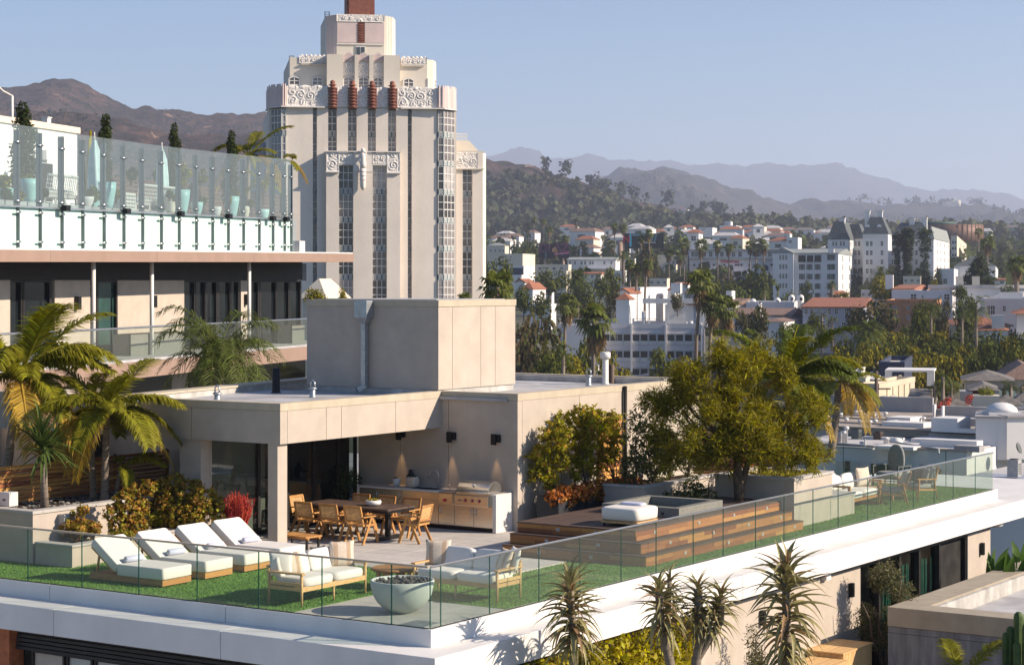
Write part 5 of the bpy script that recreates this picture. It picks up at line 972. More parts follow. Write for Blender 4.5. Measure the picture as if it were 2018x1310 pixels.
wu = [(-60, 20, 'w'), (20, 46, 'g'), (46, 100, 'g'), (108, 178, 'w'), (194, 231, 'd'), (232, 294, 'w'), (294, 363, 'w'), (364, 385, 'g'), (386, 406, 'g'), (407, 428, 'g'), (432, 455, 'g'), (456, 471, 'g'), (475, 494, 'w'), (496, 510, 'g'), (515, 545, 'g'), (546, 571, 'g'), (571, 593, 'g')]
for u0, u1, k in wu:
    s0, s1 = ws(u0, SB), ws(u1, SB)
    if k == 'w': MB().box(s0, SB, FZ, s1, SB + .25, lz - .01).build('wall_panel', 'stucco', wg)
    else:
        p = MB().box(s0, SB + .12, FZ, s1, SB + .15, lz - .02).build('window_pane', 'green_pane' if k == 'd' else 'wing_pane', wg); MB().box(s0 - .12, SB + .02, FZ, s0 + .05, SB + .2, lz - .01).box(s1 - .05, SB + .02, FZ, s1 + .12, SB + .2, lz - .01).box(s0 + .05, SB + .02, lz - .09, s1 - .05, SB + .2, lz - .01).build('window_frame', 'dark_frame', p)
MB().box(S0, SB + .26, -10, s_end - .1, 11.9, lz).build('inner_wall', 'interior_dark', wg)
for u in (154, 304, 487): MB().box(ws(u, SB - .1) - .1, SB - .18, 4.95, ws(u, SB - .1) + .1, SB - .003, 5.4).build('wall_lamp', 'black_metal', wg)
for u, o_ in ((184, .55), (299, .9), (491, .75)): s = ws(u, o_); MB().tube([(s, o_, FZ - .05), (s, o_, wz(u, 516, o_))], .075, 10).build('post', 'white_fascia', wg)
# curved balcony slab and its glass rail
bu = [(-120, -.5), (40, -.62), (147, -.75), (260, -.55), (380, -.30), (490, -.15), (605, 0), (690, .1)]
bs = [(ws(u, o_), o_) for u, o_ in bu]; zs = FZ - .12
b0 = MB(); b0.prism(bs + [(bs[-1][0], SB + .5), (bs[0][0], SB + .5)], zs - .55, zs); b0.build('balcony_slab', 'bronze_panel', wg); MB().prism([(x, y + .04) for x, y in bs] + [(bs[-1][0], SB), (bs[0][0], SB)], zs + .002, zs + .09).build('balcony_floor', 'roof_membrane', wg)
for i in range(len(bs) - 1):
    a, b = Vector((*bs[i], 0)), Vector((*bs[i + 1], 0)); n = max(1, round((b - a).length / 1.5))
    for k in range(n):
        p_, q_ = a.lerp(b, k / n + .004), a.lerp(b, (k + 1) / n - .004); g = MB().bar(p_ + Vector((0, .1, zs + .62)), q_ + Vector((0, .1, zs + .62)), .014, 1.04).build('glass_pane', 'pane_terrace', wg)
MB().tube([(x, y + .1, zs + 1.16) for x, y in bs], .035, 8).build('handrail', 'fixing_steel', wg)
# storey below the balcony
for u0, u1, k in ((-60, 120, 'w'), (120, 200, 'g'), (202, 332, 'g'), (334, 366, 'w'), (368, 470, 'g'), (472, 494, 'w'), (496, 545, 'g'), (548, 598, 'g')):
    s0, s1 = ws(u0, SB), ws(u1, SB); MB().box(s0, SB - .1, -6, s1, SB + .25, zs - .56).build('wall_panel' if k == 'w' else 'window_pane', 'stucco' if k == 'w' else 'wing_pane', wg)
# pool deck glass: tall screen above, frosted band below
PD = wz(300, 412, .3)
ub = R_(-100, 575, 20); posts = [34, 78, 121, 162, 204, 243, 280, 317, 352, 386, 418, 449, 479, 510, 537, 560, 573]
vt_ = lambda u: 240 + 75 * u / 575 + 6 * math.sin(math.pi * min(1, max(0, u / 575)))
vm_ = lambda u: 402 + 28 * (u / 575); vb2 = lambda u: 490 + 7 * u / 575
ps = [-95, -52, -9] + posts
for a, b in zip(ps[:-1], ps[1:]):
    A, B_ = wp(a, vt_(a), .12), wp(b, vt_(b), .12); A2, B2 = wp(a, vm_(a) + 6, .12), wp(b, vm_(b) + 6, .12); d_ = Vector((0, .02, 0)); g_ = (B_ - A) * .006
    MB().add([A2 + g_, B2 - g_, B_ - g_, A + g_, A2 + g_ + d_, B2 - g_ + d_, B_ - g_ + d_, A + g_ + d_], [(0, 1, 2, 3), (7, 6, 5, 4), (0, 4, 5, 1), (1, 5, 6, 2), (2, 6, 7, 3), (3, 7, 4, 0)]).build('screen_pane', 'pane_screen', wg)
    A, B_ = wp(a, vm_(a) + 4, .22), wp(b, vm_(b) + 4, .22); A2, B2 = wp(a, vb2(a), .22), wp(b, vb2(b), .22)
    MB().add([A2 + g_, B2 - g_, B_ - g_, A + g_, A2 + g_ + d_, B2 - g_ + d_, B_ - g_ + d_, A + g_ + d_], [(0, 1, 2, 3), (7, 6, 5, 4), (0, 4, 5, 1), (1, 5, 6, 2), (2, 6, 7, 3), (3, 7, 4, 0)]).build('frosted_panel', 'frosted_panel', wg)
for i, u in enumerate(ps):
    a, b = wp(u, vb2(u) - 2, .2), wp(u, vt_(u) + 10, .2); p = MB().bar((a.x, .22, a.z), (b.x, .22, b.z), .20, .05, up=(1, 0, 0)).build('screen_post', 'post_slate', wg)
    f = MB()
    for v in (vt_(u) + 34, vm_(u) - 8, vm_(u) + 14, vb2(u) - 14): c = wp(u, v, .1); f.tube([(c.x - .08, .08, c.z), (c.x + .16, .08, c.z)], .035, 6)
    f.build('clamp', 'fixing_steel', p)
o = MB(); o.bar(wp(-100, vm_(-100) + 3, .1), wp(575, vm_(575) + 3, .1), .05, .05); o.build('cable', 'galvanised', wg)
for u in (125, 245, 352, 447, 534, 561): c = wp(u, vm_(u) + 3, .02); MB().box(c.x - .14, -.16, c.z - .08, c.x + .14, .02, c.z + .10).build('floodlight', 'black_metal', wg)
c = wp(587, 488, .4); MB().box(c.x - .3, .2, c.z - .35, c.x + .3, .8, c.z + .28).build('equipment_box', 'white_fascia', wg)
A, B_, A2, B2 = wp(576, 432, .4), wp(583, 433, .4), wp(576, 496, .4), wp(583, 496, .4); MB().add([A2, B2, B_, A], [(0, 1, 2, 3)]).build('end_pane', 'pane_screen', wg)
MB().box(S0, .6, ta + .25, ws(575), 14, PD - .05).build('pool_deck', 'roof_membrane', wg)
# building volume at the far left of the deck
vb_ = [wp(-140, 230, 9), wp(152, 262, 9)]; MB().box(ws(-200, 9), 9, PD, ws(152, 9), 16, wz(60, 250, 9)).build('deck_house', 'white_wall', wg); MB().box(ws(-200, 9), 8.9, wz(60, 250, 9), ws(152, 9) + .1, 16, wz(60, 250, 9) + .25).build('deck_house_coping', 'ivory_wall', wg)
c = wp(90, 330, 9); MB().box(c.x - .4, 8.9, PD, c.x + .4, 8.99, c.z + .15).build('deck_house_door', 'dark_frame', wg); c = wp(88, 306, 9); MB().box(c.x - .2, 8.8, c.z - .2, c.x + .2, 8.99, c.z + .2).build('deck_house_lamp', 'white_fascia', wg)
# balcony planters
for u, w_, l in ((258, 2.6, 'long grey green balcony planter left of the weeping palm'), (322, 1.8, 'grey green balcony planter half behind the weeping palm'), (576, 1.4, 'grey green balcony planter at the far balcony end')):
    s = ws(u, 1.0); t = thing('balcony_planter', l, 'planter', q0 + wd * s - wnrm * 1.0 + Vector((0, 0, zs + .09)), WR); MB().box(0, 0, 0, w_, .7, .75).build('trough', 'stone_tub', t, bevel=.01); MB().box(.05, .05, .75, w_ - .05, .65, .77).build('soil', 'soil', t)

# ---------------------------------------------------------------- low concrete building, lower right
cb = tthing('concrete_annex', 'low board marked concrete building with tan parapet at the lower right', 'building', *TL(1749, 1195, -1.6))
ZT = -1.6
for x0, x1 in runs(0, 12, (1.6, 3.2, 4.8, 6.4, 8.0)):
    for z0, z1 in ((-6, -3.0), (-2.99, -2.2), (-2.19, ZT - .45)): MB().box(x0, 0.03, z0, x1, .25, z1).build('concrete_panel', 'board_concrete', cb)
MB().box(.02, .26, -6, 12, 20, ZT - .46).build('wall', 'board_concrete', cb)
for x0, x1 in runs(0, 12, (3.4,)): MB().box(x0, 0, ZT - .44, x1, .75, ZT).build('parapet', 'tan_parapet', cb, bevel=.006, seg=1)
MB().box(0, .751, ZT - .44, .75, 20, ZT).build('parapet', 'tan_parapet', cb, bevel=.006, seg=1); MB().box(.751, .78, ZT - .42, .85, 20, ZT - .05).box(.86, .752, ZT - .42, 12, .84, ZT - .05).build('inner_flashing', 'flashing', cb)
MB().box(.86, .85, ZT - .44, 12, 20, ZT - .40).build('roof', 'roof_membrane', cb)
MB().box(6.0, 2.0, ZT - .40, 12, 20, ZT + 1.3).build('stair_block', 'board_concrete', cb)  # unseen block added to throw its shadow across the roof's right part

# ---------------------------------------------------------------- neighbouring roofs on the right
def boxat(name, m, par, u0, u1, vt, vb, d, deep, psi=33.5, **k):
    """a box whose front left foot is seen at (u0, vb), d metres away, reaching to column u1, turned psi degrees"""
    o = at(u0, vb, d); c, n = math.cos(rad(psi)), math.sin(rad(psi)); k1 = (u1 - U0) / F; w = (k1 * d - o.x) / (c + k1 * n); h = (vb - vt) * d / F
    r = MB().box(0, 0, 0, w, deep, h).build(name, m, par, **k); r.location = o; r.rotation_euler = (0, 0, -rad(psi)); return r
ZW, ZN = 11.5, 10.8                                   # how far the white and the tan roof lie under the eye
dw = lambda v: ZW * F / (v - HV)
dn = lambda v: ZN * F / (v - HV)
def kerb(name, m, par, u0, u1, v, h, deep, dd=dw, psi=33.5): d = dd(v); return boxat(name, m, par, u0, u1, v - h * F / d, v, d, deep, psi)
nb = thing('white_neighbour', 'white flat roofed neighbour behind the far glass balustrade', 'building', (0, 0, 0)); d = dw(873)
boxat('wall', 'cool_white_wall', nb, 1545, 1905, 873.4, 1080, d, 17); boxat('roof_edge', 'tan_roof', nb, 1543, 1907, 869, 873.2, d - .05, .5); kerb('roof', 'white_roof', nb, 1548, 1903, 871.5, .05, 16)
for u0, u1, v0, v1, m, q in ((1644, 1688, 905, 962, 'sash_white', -.1), (1647, 1663, 908, 960, 'curtain_pale', -.16), (1665, 1674, 908, 960, 'dark_pane', -.16), (1676, 1686, 908, 960, 'curtain_pale', -.16), (1716, 1775, 913, 932, 'dark_pane', -.1), (1776, 1855, 920, 938, 'dark_pane', -.1)):
    t_ = (u0 - 1545) / 360; boxat('window', m, nb, u0, u1, v0, v1, d - 8.6 * t_ + q - .15, .12)
boxat('fence_band', 'interior_dark', nb, 1700, 1860, 932, 1010, d - 5.2, .3)
boxat('lower_terrace', 'cool_white_wall', nb, 1858, 2080, 958, 1120, 126, 5); boxat('lower_wall', 'blue_grey_wall', nb, 1900, 2090, 938, 1140, 129, 3); boxat('lower_roof', 'white_roof', nb, 1900, 2090, 937.5, 939, 129.3, 12)
for u0, u1, v, h, dp, m in ((1815, 1925, 880, .55, 1.2, 'white_wall'), (1880, 1930, 889, .4, 1.0, 'grey_wall'), (1727, 1800, 884, .22, 1.6, 'white_wall'), (1795, 1925, 872, .3, 2.5, 'white_wall'), (1830, 1930, 866, .5, .6, 'cool_white_wall'), (1640, 1720, 882, .12, .4, 'ac_pale'), (1700, 1780, 866, .25, .5, 'white_wall')): kerb('roof_kerb', m, nb, u0, u1, v, h, dp)
o = MB()
for a, b_ in (((1640, 878), (1725, 884)), ((1705, 871), (1705, 884)), ((1750, 874), (1850, 890)), ((1850, 890), (1850, 899))):
    p, q = at(*a, dw(a[1])), at(*b_, dw(b_[1])); p.z = q.z = CZ - ZW + .18; o.tube([p, q], .07, 6)
o.build('roof_pipe', 'ac_pale', nb)
sb = thing('stair_block', 'tall white stair block with domed skylight at the right edge', 'building', (0, 0, 0)); boxat('wall', 'cool_white_wall', sb, 1923, 1984, 823, 905, 140, 6, 14); boxat('wall_return', 'white_wall', sb, 1984.4, 2090, 823, 905, 139.4, 6, -8); boxat('coping', 'grey_wall', sb, 1921, 1986, 820, 822.9, 139.8, 6.2, 14); boxat('coping', 'grey_wall', sb, 1986.3, 2092, 820, 822.9, 139.2, 6.2, -8)
o = at(1974, 819, 142); MB().lathe([(1.1, 0), (1.1, .16), (1.0, .3), (.75, .5), (.4, .62), (.02, .66)], 24, (0, 0, .3)).box(-1.15, -1.1, 0, 1.15, 1.1, .3).build('skylight', 'cool_white_wall', sb, o)
o = at(2004, 884, 138); MB().lathe([(.02, 0), (.2, .04), (.34, .1), (.42, .2)], 18).build('dish', 'ac_grey', sb, o).rotation_euler = (rad(70), 0, rad(60))
def gear(name, label, cat, u, vt, vb, wpx, d, m, top='fan'):
    k = d / F; w = wpx * k; h = (vb - vt) * k; t = thing(name, label, cat, at(u, vb, d), rad(-33)); MB().box(-w / 2, -w / 2, .03, w / 2, w / 2, h).build('casing', m, t, bevel=.02)
    o = MB()
    for i in range(7): o.box(-w / 2 - .012, -w * .42, h * (.12 + .1 * i), w / 2 + .012, w * .42, h * (.12 + .1 * i) + h * .04)
    o.build('grille', 'dark_frame', t); MB().lathe([(w * .4, h), (w * .4, h + .04), (w * .1, h + .06)], 16).build('fan', 'dark_frame', t); MB().box(-w / 2 - .03, -w / 2 - .03, 0, w / 2 + .03, w / 2 + .03, .03).build('base', 'ac_pale', t)
for u, vt, vb, w, m, l in ((1688, 846, 866, 16, 'ac_grey', 'dark green grey air conditioner standing alone on the white roof'), (1731, 851, 867, 15, 'ac_brown', 'brown air conditioner right of the green grey one'), (1643, 859, 875, 14, 'ac_brown', 'brown air conditioner lowest beside the palm frond'), (1654, 850, 872, 13, 'ac_pale', 'pale grey air conditioner beside twin vent pipes'), (1646, 843, 862, 11, 'ac_grey', 'dark grey unit half hidden behind the other condensers')): gear('condenser', l, 'air conditioner', u, vt, vb, w, dw(vb), m)
gear('condenser', 'grey roof unit on the lower roof at the right edge', 'air conditioner', 1999, 905, 938, 22, 128, 'ac_pale')
for u, h, l in ((1668, 1.0, 'left slim white twin vent pipe between condensers'), (1663, .7, 'shorter white vent pipe beside the pale condenser')): t = thing('vent_pipe', l, 'vent', at(u, 874, dw(874))); MB().lathe([(.11, 0), (.11, h), (.19, h + .02), (.19, h + .2), (.02, h + .26)], 10).build('pipe', 'cool_white_wall', t)
for i, (u, v) in enumerate(((1768, 873), (1747, 876))): tag(MB().lathe([(.42, 0), (.42, .1), (.34, .3), (.03, .4)] if i == 0 else [(.2, 0), (.2, .4), (.28, .42), (.02, .55)], 14).build('roof_dome', 'white_wall', None, at(u, v, dw(v))), ('low white domed roof light on the white roof', 'small white mushroom vent beside the domed roof light')[i], 'vent')
# tan roof behind
tr = thing('tan_roof_building', 'wide flat building with tan roof and grey parapet beyond the white roof', 'building', (0, 0, 0))
d = dn(840); boxat('wall', 'cool_white_wall', tr, 1545, 1925, 836, 900, d + 4, .4, 33.5); kerb('roof', 'tan_roof', tr, 1545, 2120, 836, .06, 22, dn)
for u0, u1, vt, vb in ((1600, 1838, 778, 810), (1841, 1856, 806, 822), (1857, 2100, 800, 824)): boxat('parapet', 'grey_wall', tr, u0, u1, vt, vb, dn(vb - 2), .5, 24)
for u, v0, v1 in ((1838.3, 797, 822), (1854.5, 800, 824)): boxat('parapet_pier', 'cool_white_wall', tr, u, u + 3.4, v0, v1, dn(v1) - .3, .7, 24)
for u0, u1, v, h, dp, m in ((1748, 1794, 833, .45, 2.4, 'white_wall'), (1738, 1820, 841, .4, 2.0, 'white_wall'), (1745, 1860, 828, .25, .8, 'tan_roof'), (1835, 1887, 850, 1.0, 2.6, 'white_wall'), (1888, 1925, 840, .6, 1.6, 'grey_wall'), (1610, 1770, 824, .18, .3, 'tan_roof'), (1610, 1760, 833, .18, .3, 'tan_roof'), (1620, 1730, 818, .18, .3, 'tan_roof'), (1880, 1930, 852, .3, .5, 'white_wall')): kerb('roof_kerb', m, tr, u0, u1, v, h, dp, dn)
rvm = MB().lathe([(.13, 0), (.11, .24), (.19, .26), (.17, .4), (.02, .44)], 8).mesh('vent', ['cool_white_wall'])
for u, v in ((1687, 819), (1696, 818), (1710, 829), (1722, 826), (1714, 839), (1725, 837), (1745, 822), (1657, 824), (1668, 834), (1695, 838), (1630, 828), (1765, 838), (1905, 822), (1820, 832)): link('vent', rvm, tr, at(u, v, dn(v)))
kerb('rust_pipe', 'rust', tr, 1790, 1832, 860, .12, .2)
for u in (1792, 1832): MB().tube([(0, 0, 0), (0, 0, .4), (.1, 0, .5)], .14, 8).build('rust_stub', 'rust', tr, at(u, 859, dw(859)))
# small buildings beyond
b = Blk('loft_building', 'tall cream gable building beside the slim palm trunk', 'building', 1642, 1668, 1689, 737, 806, 180, 18, 'ivory_wall', 'flat', 'white_roof', par=.1); b.side([.35, .7], [770], .7, 12)
b = Blk('warehouse', 'beige walled warehouse with vertical joints below the white roof frame', 'building', 1690, 1732, 1808, 767, 820, 176, 24, 'beige_wall', 'flat', 'white_roof')
for q in (.2, .36, .52, .68, .84): MB().box(.0, q * b.D, 0, .09, q * b.D + .18, b.h).build('pilaster', 'beige_wall', b.t)
MB().box(.01, b.D * .3, 1.0, .08, b.D * .42, 1.6).build('vent_plate', 'ac_pale', b.t)
b = Blk('lean_to', 'grey shingle lean-to roof with white gable end beside the warehouse', 'building', 1790, 1822, 1849, 798, 820, 170, 18, 'white_wall', 'gable', 'grey_shingle', 770, rdir='x', deep=8)
b = Blk('roof_pavilion', 'white framed roof pavilion with navy wall before the tree belt', 'building', 1733, 1782, 1802, 724, 762, 212, 14, 'navy', 'flat', 'white_roof', par=.6)
o = MB(); k = 205 / F; o.box(0, 0, 0, 13 * k, 1.2, 27 * k).box(81 * k, 0, 0, 95 * k, 1.2, 27 * k).box(0, -.1, 27 * k, 95 * k, 6, 30.5 * k); p = o.build('roof_frame', 'white_wall', b.t); p.location = b.t.matrix_basis.inverted() @ at(1744, 759, 205); p.rotation_euler = (0, 0, 0)
b = Blk('flat_block', 'low ivory block with roof terrace under the white pavilion', 'building', 1700, 1770, 1850, 759, 785, 195, 12, 'ivory_wall', 'flat', 'tan_roof', par=.2)
b = Blk('flat_block', 'small white stair box left of the pavilion', 'building', 1689, 1698, 1705, 729, 765, 200, 14, 'white_wall', 'flat', 'white_roof', par=.1); b = Blk('flat_block', 'little ivory block with a vent at the foot of the white stair box', 'building', 1694, 1706, 1714, 746, 770, 190, 14, 'ivory_wall', 'flat', 'white_roof', par=.1); b = Blk('flat_block', 'low white wall block left of the navy pavilion wall', 'building', 1706, 1724, 1735, 749, 770, 196, 14, 'white_wall', 'flat', 'white_roof', par=.1)
b = Blk('crimson_house', 'small house with crimson terrace wall under a grey hip roof', 'house', 1918, 1960, 1970, 769, 800, 185, 12, 'crimson', 'hip', 'grey_shingle', 757, over=.5); b.add('wing', 'grey_wall', 1891, 1916, 771, 795, -.6, 3)
b = Blk('shingle_house', 'broad brown hip roofed house at the right before the trees', 'house', 1975, 2060, 2085, 748, 780, 215, 12, 'grey_wall', 'hip', 'brown_tile', 719, over=.6); b = Blk('shingle_house', 'long grey shingle roofed house left of the brown hip roof', 'house', 1905, 1990, 2000, 750, 780, 208, 12, 'grey_wall', 'hip', 'grey_shingle', 734, over=.6)
for i, (u0, u1, vr, ve, vb, d, l) in enumerate(((1859, 1918, 786, 803, 822, 172, 'small pyramid shingle roof left of the crimson house'), (1960, 2018, 779, 797, 820, 172, 'small pyramid shingle roof below the crimson house at right'), (2002, 2060, 770, 790, 812, 180, 'grey shingle roof corner at the right picture edge'))): Blk('pyramid_hut', l, 'house', u0, u1 - 8, u1, ve, vb, d, 10, 'white_wall', 'hip', 'grey_shingle', vr, over=.35, deep=(u1 - u0) * d / F * .9)
tag(boxat('glass_screen', 'frosted_panel', None, 1969, 2003, 770, 790, 188, .1, 5), 'pale frosted glass screen right of the crimson wall', 'screen')
t = tag(MB().box(-1.1, -1.1, -2, 1.1, 1.1, 1.2).build('roof_planter', 'ivory_wall', None, at(1943, 806, 170), rad(-12)), 'square white planter on the roof below the crimson wall', 'planter')
t = thing('utility_pole', 'brown wooden utility pole with crossarms before the warehouse', 'pole', at(1727, 815, 168)); MB().tube([(0, 0, -3), (0, 0, 3.6)], .15, 8).build('pole', 'bark', t); MB().bar((-.7, 0, 2.1), (1.2, 0, 2.1), .12, .12).bar((-.5, 0, 2.8), (.7, 0, 2.8), .12, .12).build('crossarm', 'bark', t); MB().lathe([(.3, 0), (.3, .8)], 10, (.7, -.1, .7)).build('transformer', 'ac_pale', t)
# ---------------------------------------------------------------- planters, fence, deck
t = tthing('planter_wall', 'raised beige planter holding the two palms and the spiky dracaena', 'planter', -11.55, 1.85)
MB().box(-12, 0, 0, 0, .22, 1.03).box(-.22, .221, 0, 0, 3.5, 1.03).box(-12, .222, 0, -.23, 6.4, .98, 1).build('wall', ['stucco', 'soil'], t); MB().box(-12, -.03, 1.032, .03, .26, 1.10).box(-.26, .262, 1.032, .03, 3.55, 1.10).build('coping', 'pad_concrete', t, bevel=.005, seg=1)
rp2 = np.random.default_rng(2)
def pebbles(par, rects, n, z, r, m='pebble', seed=1, name='pebbles'):
    g = np.random.default_rng(seed); base = []; 
    b = MB().lathe([(.35, -.3), (1, 0), (.7, .45), (.2, .6)], 6); bv = np.array(b.v); V = []; Fs = []; 
    for i in range(n):
        q = rects[i % len(rects)]; p = np.array([q[0] + (q[2] - q[0]) * g.random(), q[1] + (q[3] - q[1]) * g.random(), z + .3 * r * g.random()]); s = r * (.6 + .8 * g.random(3)); a = g.random() * 6.28; R3 = np.array([[math.cos(a), -math.sin(a), 0], [math.sin(a), math.cos(a), 0], [0, 0, 1]])
        o = i * len(bv); V.append((bv * s) @ R3.T + p); Fs += [tuple(k + o for k in f) for f in b.f]
    me = bpy.data.meshes.new(name); me.from_pydata([tuple(x) for x in np.concatenate(V)], [], Fs); me.materials.append(M[m]); return stuff(link(name, me, par))
pebbles(t, [(-4.2, .3, -.3, 5.5)], 900, .99, .045)
t = tthing('planter_wall', 'low beige planter wall with rusty shrubs behind the loungers', 'planter', -11.5, 1.87)
MB().box(.02, -.01, 0, 1.1, .2, .42).box(.88, .201, 0, 1.1, 4.1, .42).box(.06, .21, 0, .87, 4.1, .36, 1).build('wall', ['stucco', 'soil'], t); MB().box(.02, -.04, .422, 1.13, .23, .47).box(.85, .232, .422, 1.13, 4.1, .47).build('coping', 'pad_concrete', t, bevel=.005, seg=1)
t = tthing('meter_box', 'grey metal electrical box fixed to the planter beside the rusty shrub', 'electrical box', -11.47, 2.55, .55); MB().box(-.08, 0, 0, .12, .34, .42).build('casing', 'ac_pale', t, bevel=.01); MB().box(.121, .03, .03, .135, .31, .39).build('door', 'galvanised', t)
t = tthing('service_box', 'pale utility box standing on the raised planter at the left edge', 'electrical box', -12.75, 2.15, 1.1); MB().box(-.16, 0, 0, .16, .25, .30).build('casing', 'quartz', t, bevel=.012); MB().box(-.05, -.004, .12, .05, -.001, .16).build('plate', 'ac_grey', t)
t = tthing('slat_fence', 'warm brown horizontal slat fence behind the palm planter', 'fence', -13.75, -2.5, 0)
rs2 = random.Random(9); sl = MB().box(-.012, 0, 0, .012, 1, .078).mesh('slat', ['fence_wood'])
for i in range(9):
    y = 0.0; z = 1.0 + i * .094
    while y < 10.8: L = min(10.8 - y, rs2.uniform(1.1, 3.0)); link('slat', sl, t, (rs2.uniform(-.006, .006), y, z), scale=(1, L - .008, 1)); y += L
for y in (.05, 1.8, 3.6, 5.4, 7.2, 9.0, 10.75): MB().box(-.06, y - .03, .98, -.014, y + .03, 1.86).build('post', 'dark_frame', t)
t = tthing('trellis', 'warm wooden slat trellis on the wall beside the dark pole', 'trellis', WX + .05, 15.75, 0.9)
for i in range(16): link('slat', sl, t, (0, 0, i * .1), scale=(1, 1.15, 1))
t = tthing('slat_fence', 'orange slat screen glimpsed between the feather tree trunks', 'fence', -4.9, 18.6, 0)
for i in range(12): link('slat', sl, t, (0, 0, .9 + i * .1), rz=rad(-75), scale=(1, 2.4, 1))

dk = tthing('timber_deck', 'stepped hardwood deck platform around the stone tub', 'deck', 0, 0)
D0, D1, DY0, DY1, RS = -4.15, -1.15, 9.1, 16.08, .217
MB().box(D0 + .02, DY0 + .02, 0.005, D1 - .02, DY1, .62).box(D0 + .02, DY0 - .28, .005, D1 + .26, DY1, .41).box(D0 + .02, DY0 - .58, .005, D1 + .56, DY1, .19).build('core', 'interior_dark', dk)
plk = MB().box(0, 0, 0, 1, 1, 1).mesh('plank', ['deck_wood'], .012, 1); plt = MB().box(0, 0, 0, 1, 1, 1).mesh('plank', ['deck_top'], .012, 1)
rk = random.Random(21)
def lay(a, b, place, me, lo, hi):
    p = a
    while p < b - .02:
        L = min(b - p, rk.uniform(lo, hi)); L = b - p if b - p - L < .25 else L; place(p, L - .004); p += L
for k in range(3):
    zt = RS * (3 - k); yf = DY0 - .3 * k; xf = D1 + .29 * k
    for j in range(2):
        z0 = zt - .028 - (j + 1) * .0935
        lay(D0, xf, lambda p, L: link('plank', plk, dk, (p, yf + rk.uniform(-.003, .002), z0), scale=(L, .02, .09)), plk, .5, 1.3)
        lay(yf + .021, DY1, lambda p, L: link('plank', plk, dk, (xf - .02 + rk.uniform(-.002, .003), p, z0), scale=(.02, L, .09)), plk, .5, 1.2)
    if k:
        for j in range(2):
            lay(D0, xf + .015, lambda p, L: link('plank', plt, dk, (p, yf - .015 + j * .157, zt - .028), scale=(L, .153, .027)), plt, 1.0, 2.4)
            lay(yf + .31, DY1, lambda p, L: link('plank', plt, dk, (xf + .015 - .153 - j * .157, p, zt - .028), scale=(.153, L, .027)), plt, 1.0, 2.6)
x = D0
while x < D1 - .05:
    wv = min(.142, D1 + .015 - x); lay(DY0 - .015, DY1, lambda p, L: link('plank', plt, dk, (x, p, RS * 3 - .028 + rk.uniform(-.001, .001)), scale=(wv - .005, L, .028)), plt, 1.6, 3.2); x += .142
lt = MB().box(-.045, -.008, -.035, .045, 0, .035).box(-.025, -.010, -.018, .02, -.0081, .018, 1).mesh('step_light', ['pad_concrete', 'ac_pale'], .003, 1)
for u, v in ((1092, 1044), (1172, 1049)): link('step_light', lt, dk, (TL(u, v, .55)[0], DY0 - .004, .545))
for x, z, y in ((-3.2, .33, DY0 - .304), (-1.9, .33, DY0 - .304), (-3.2, .11, DY0 - .604), (-1.9, .11, DY0 - .604)): link('step_light', lt, dk, (x, y, z))
for y in (9.9, 11.9, 13.6, 15.3):
    for k in range(3): link('step_light', lt, dk, (D1 + .29 * k + .004, y + .15 * k, .545 - .217 * k), rad(90))
tb = tthing('hot_tub', 'square grey stone soaking tub sunk in the timber deck', 'hot tub', -3.5, 11.62, .652)
MB().box(0, 0, 0, 2.0, .2, .21).box(0, 1.9, 0, 2.0, 2.1, .21).box(0, .2, 0, .2, 1.9, .21).box(1.8, .2, 0, 2.0, 1.9, .21).build('rim', 'stone_tub', tb, bevel=.012); MB().box(.2, .2, .002, 1.8, 1.9, .03).build('water', 'tub_water', tb); MB().box(1.55, -.012, .05, 1.62, 0, .1).build('control_plate', 'black_metal', tb)
ot = tthing('ottoman', 'square cream ottoman with pale timber base on the deck', 'ottoman', -2.3, 9.5, .652)
MB().box(.03, .03, .06, .93, .93, .115).build('base_frame', 'teak_pale', ot, bevel=.008); MB().pillow(.48, .48, .26, .98, .98, .30, 7, n=12).build('cushion', 'cushion', ot)
for x, y in ((.08, .08), (.88, .08), (.08, .88), (.88, .88)): MB().box(x - .02, y - .02, 0, x + .02, y + .02, .059).build('foot', 'black_metal', ot)
tw_ = tthing('folded_towel', 'folded pale lavender towel lying on the cream ottoman', 'towel', -2.1, 10.0, 1.055); MB().pillow(.27, .16, .03, .56, .3, .07, 5).build('cloth', 'towel', tw_)
t = tthing('planter_wall', 'big beige square planter at the end of the deck', 'planter', -2.95, 16.1)
MB().box(0, 0, 0, 2.13, .2, 1.14).box(0, 2.0, 0, 2.13, 2.2, 1.14).box(0, .201, 0, .2, 1.999, 1.14).box(1.93, .201, 0, 2.13, 1.999, 1.14).box(.21, .21, 0, 1.92, 1.99, 1.08, 1).build('wall', ['stucco', 'soil'], t); MB().box(-.03, -.03, 1.142, 2.16, .22, 1.21).box(-.03, 1.98, 1.142, 2.16, 2.23, 1.21).box(-.03, .221, 1.142, .22, 1.979, 1.21).box(1.91, .221, 1.142, 2.16, 1.979, 1.21).build('coping', 'pad_concrete', t, bevel=.005, seg=1)
t = tthing('planter_wall', 'low beige planter block beyond the big square planter', 'planter', -2.2, 18.35); MB().box(0, 0, 0, 1.33, 1.4, .5).build('wall', 'stucco', t); MB().box(-.02, .0, .502, 1.36, 1.43, .56).build('coping', 'pad_concrete', t)
t = tthing('planter_wall', 'long beige planter with pale coping behind the stone tub', 'planter', -5.0, 14.2)
MB().box(0, 0, 0, 1.15, .2, .94).box(.95, .201, 0, 1.15, 4.0, .94).box(.0, .201, 0, .94, 4.0, .9, 1).build('wall', ['stucco', 'soil'], t); MB().box(-.03, -.03, .942, 1.18, .22, 1.0).box(.93, .221, .942, 1.18, 4.0, 1.0).build('coping', 'pad_concrete', t, bevel=.005, seg=1)
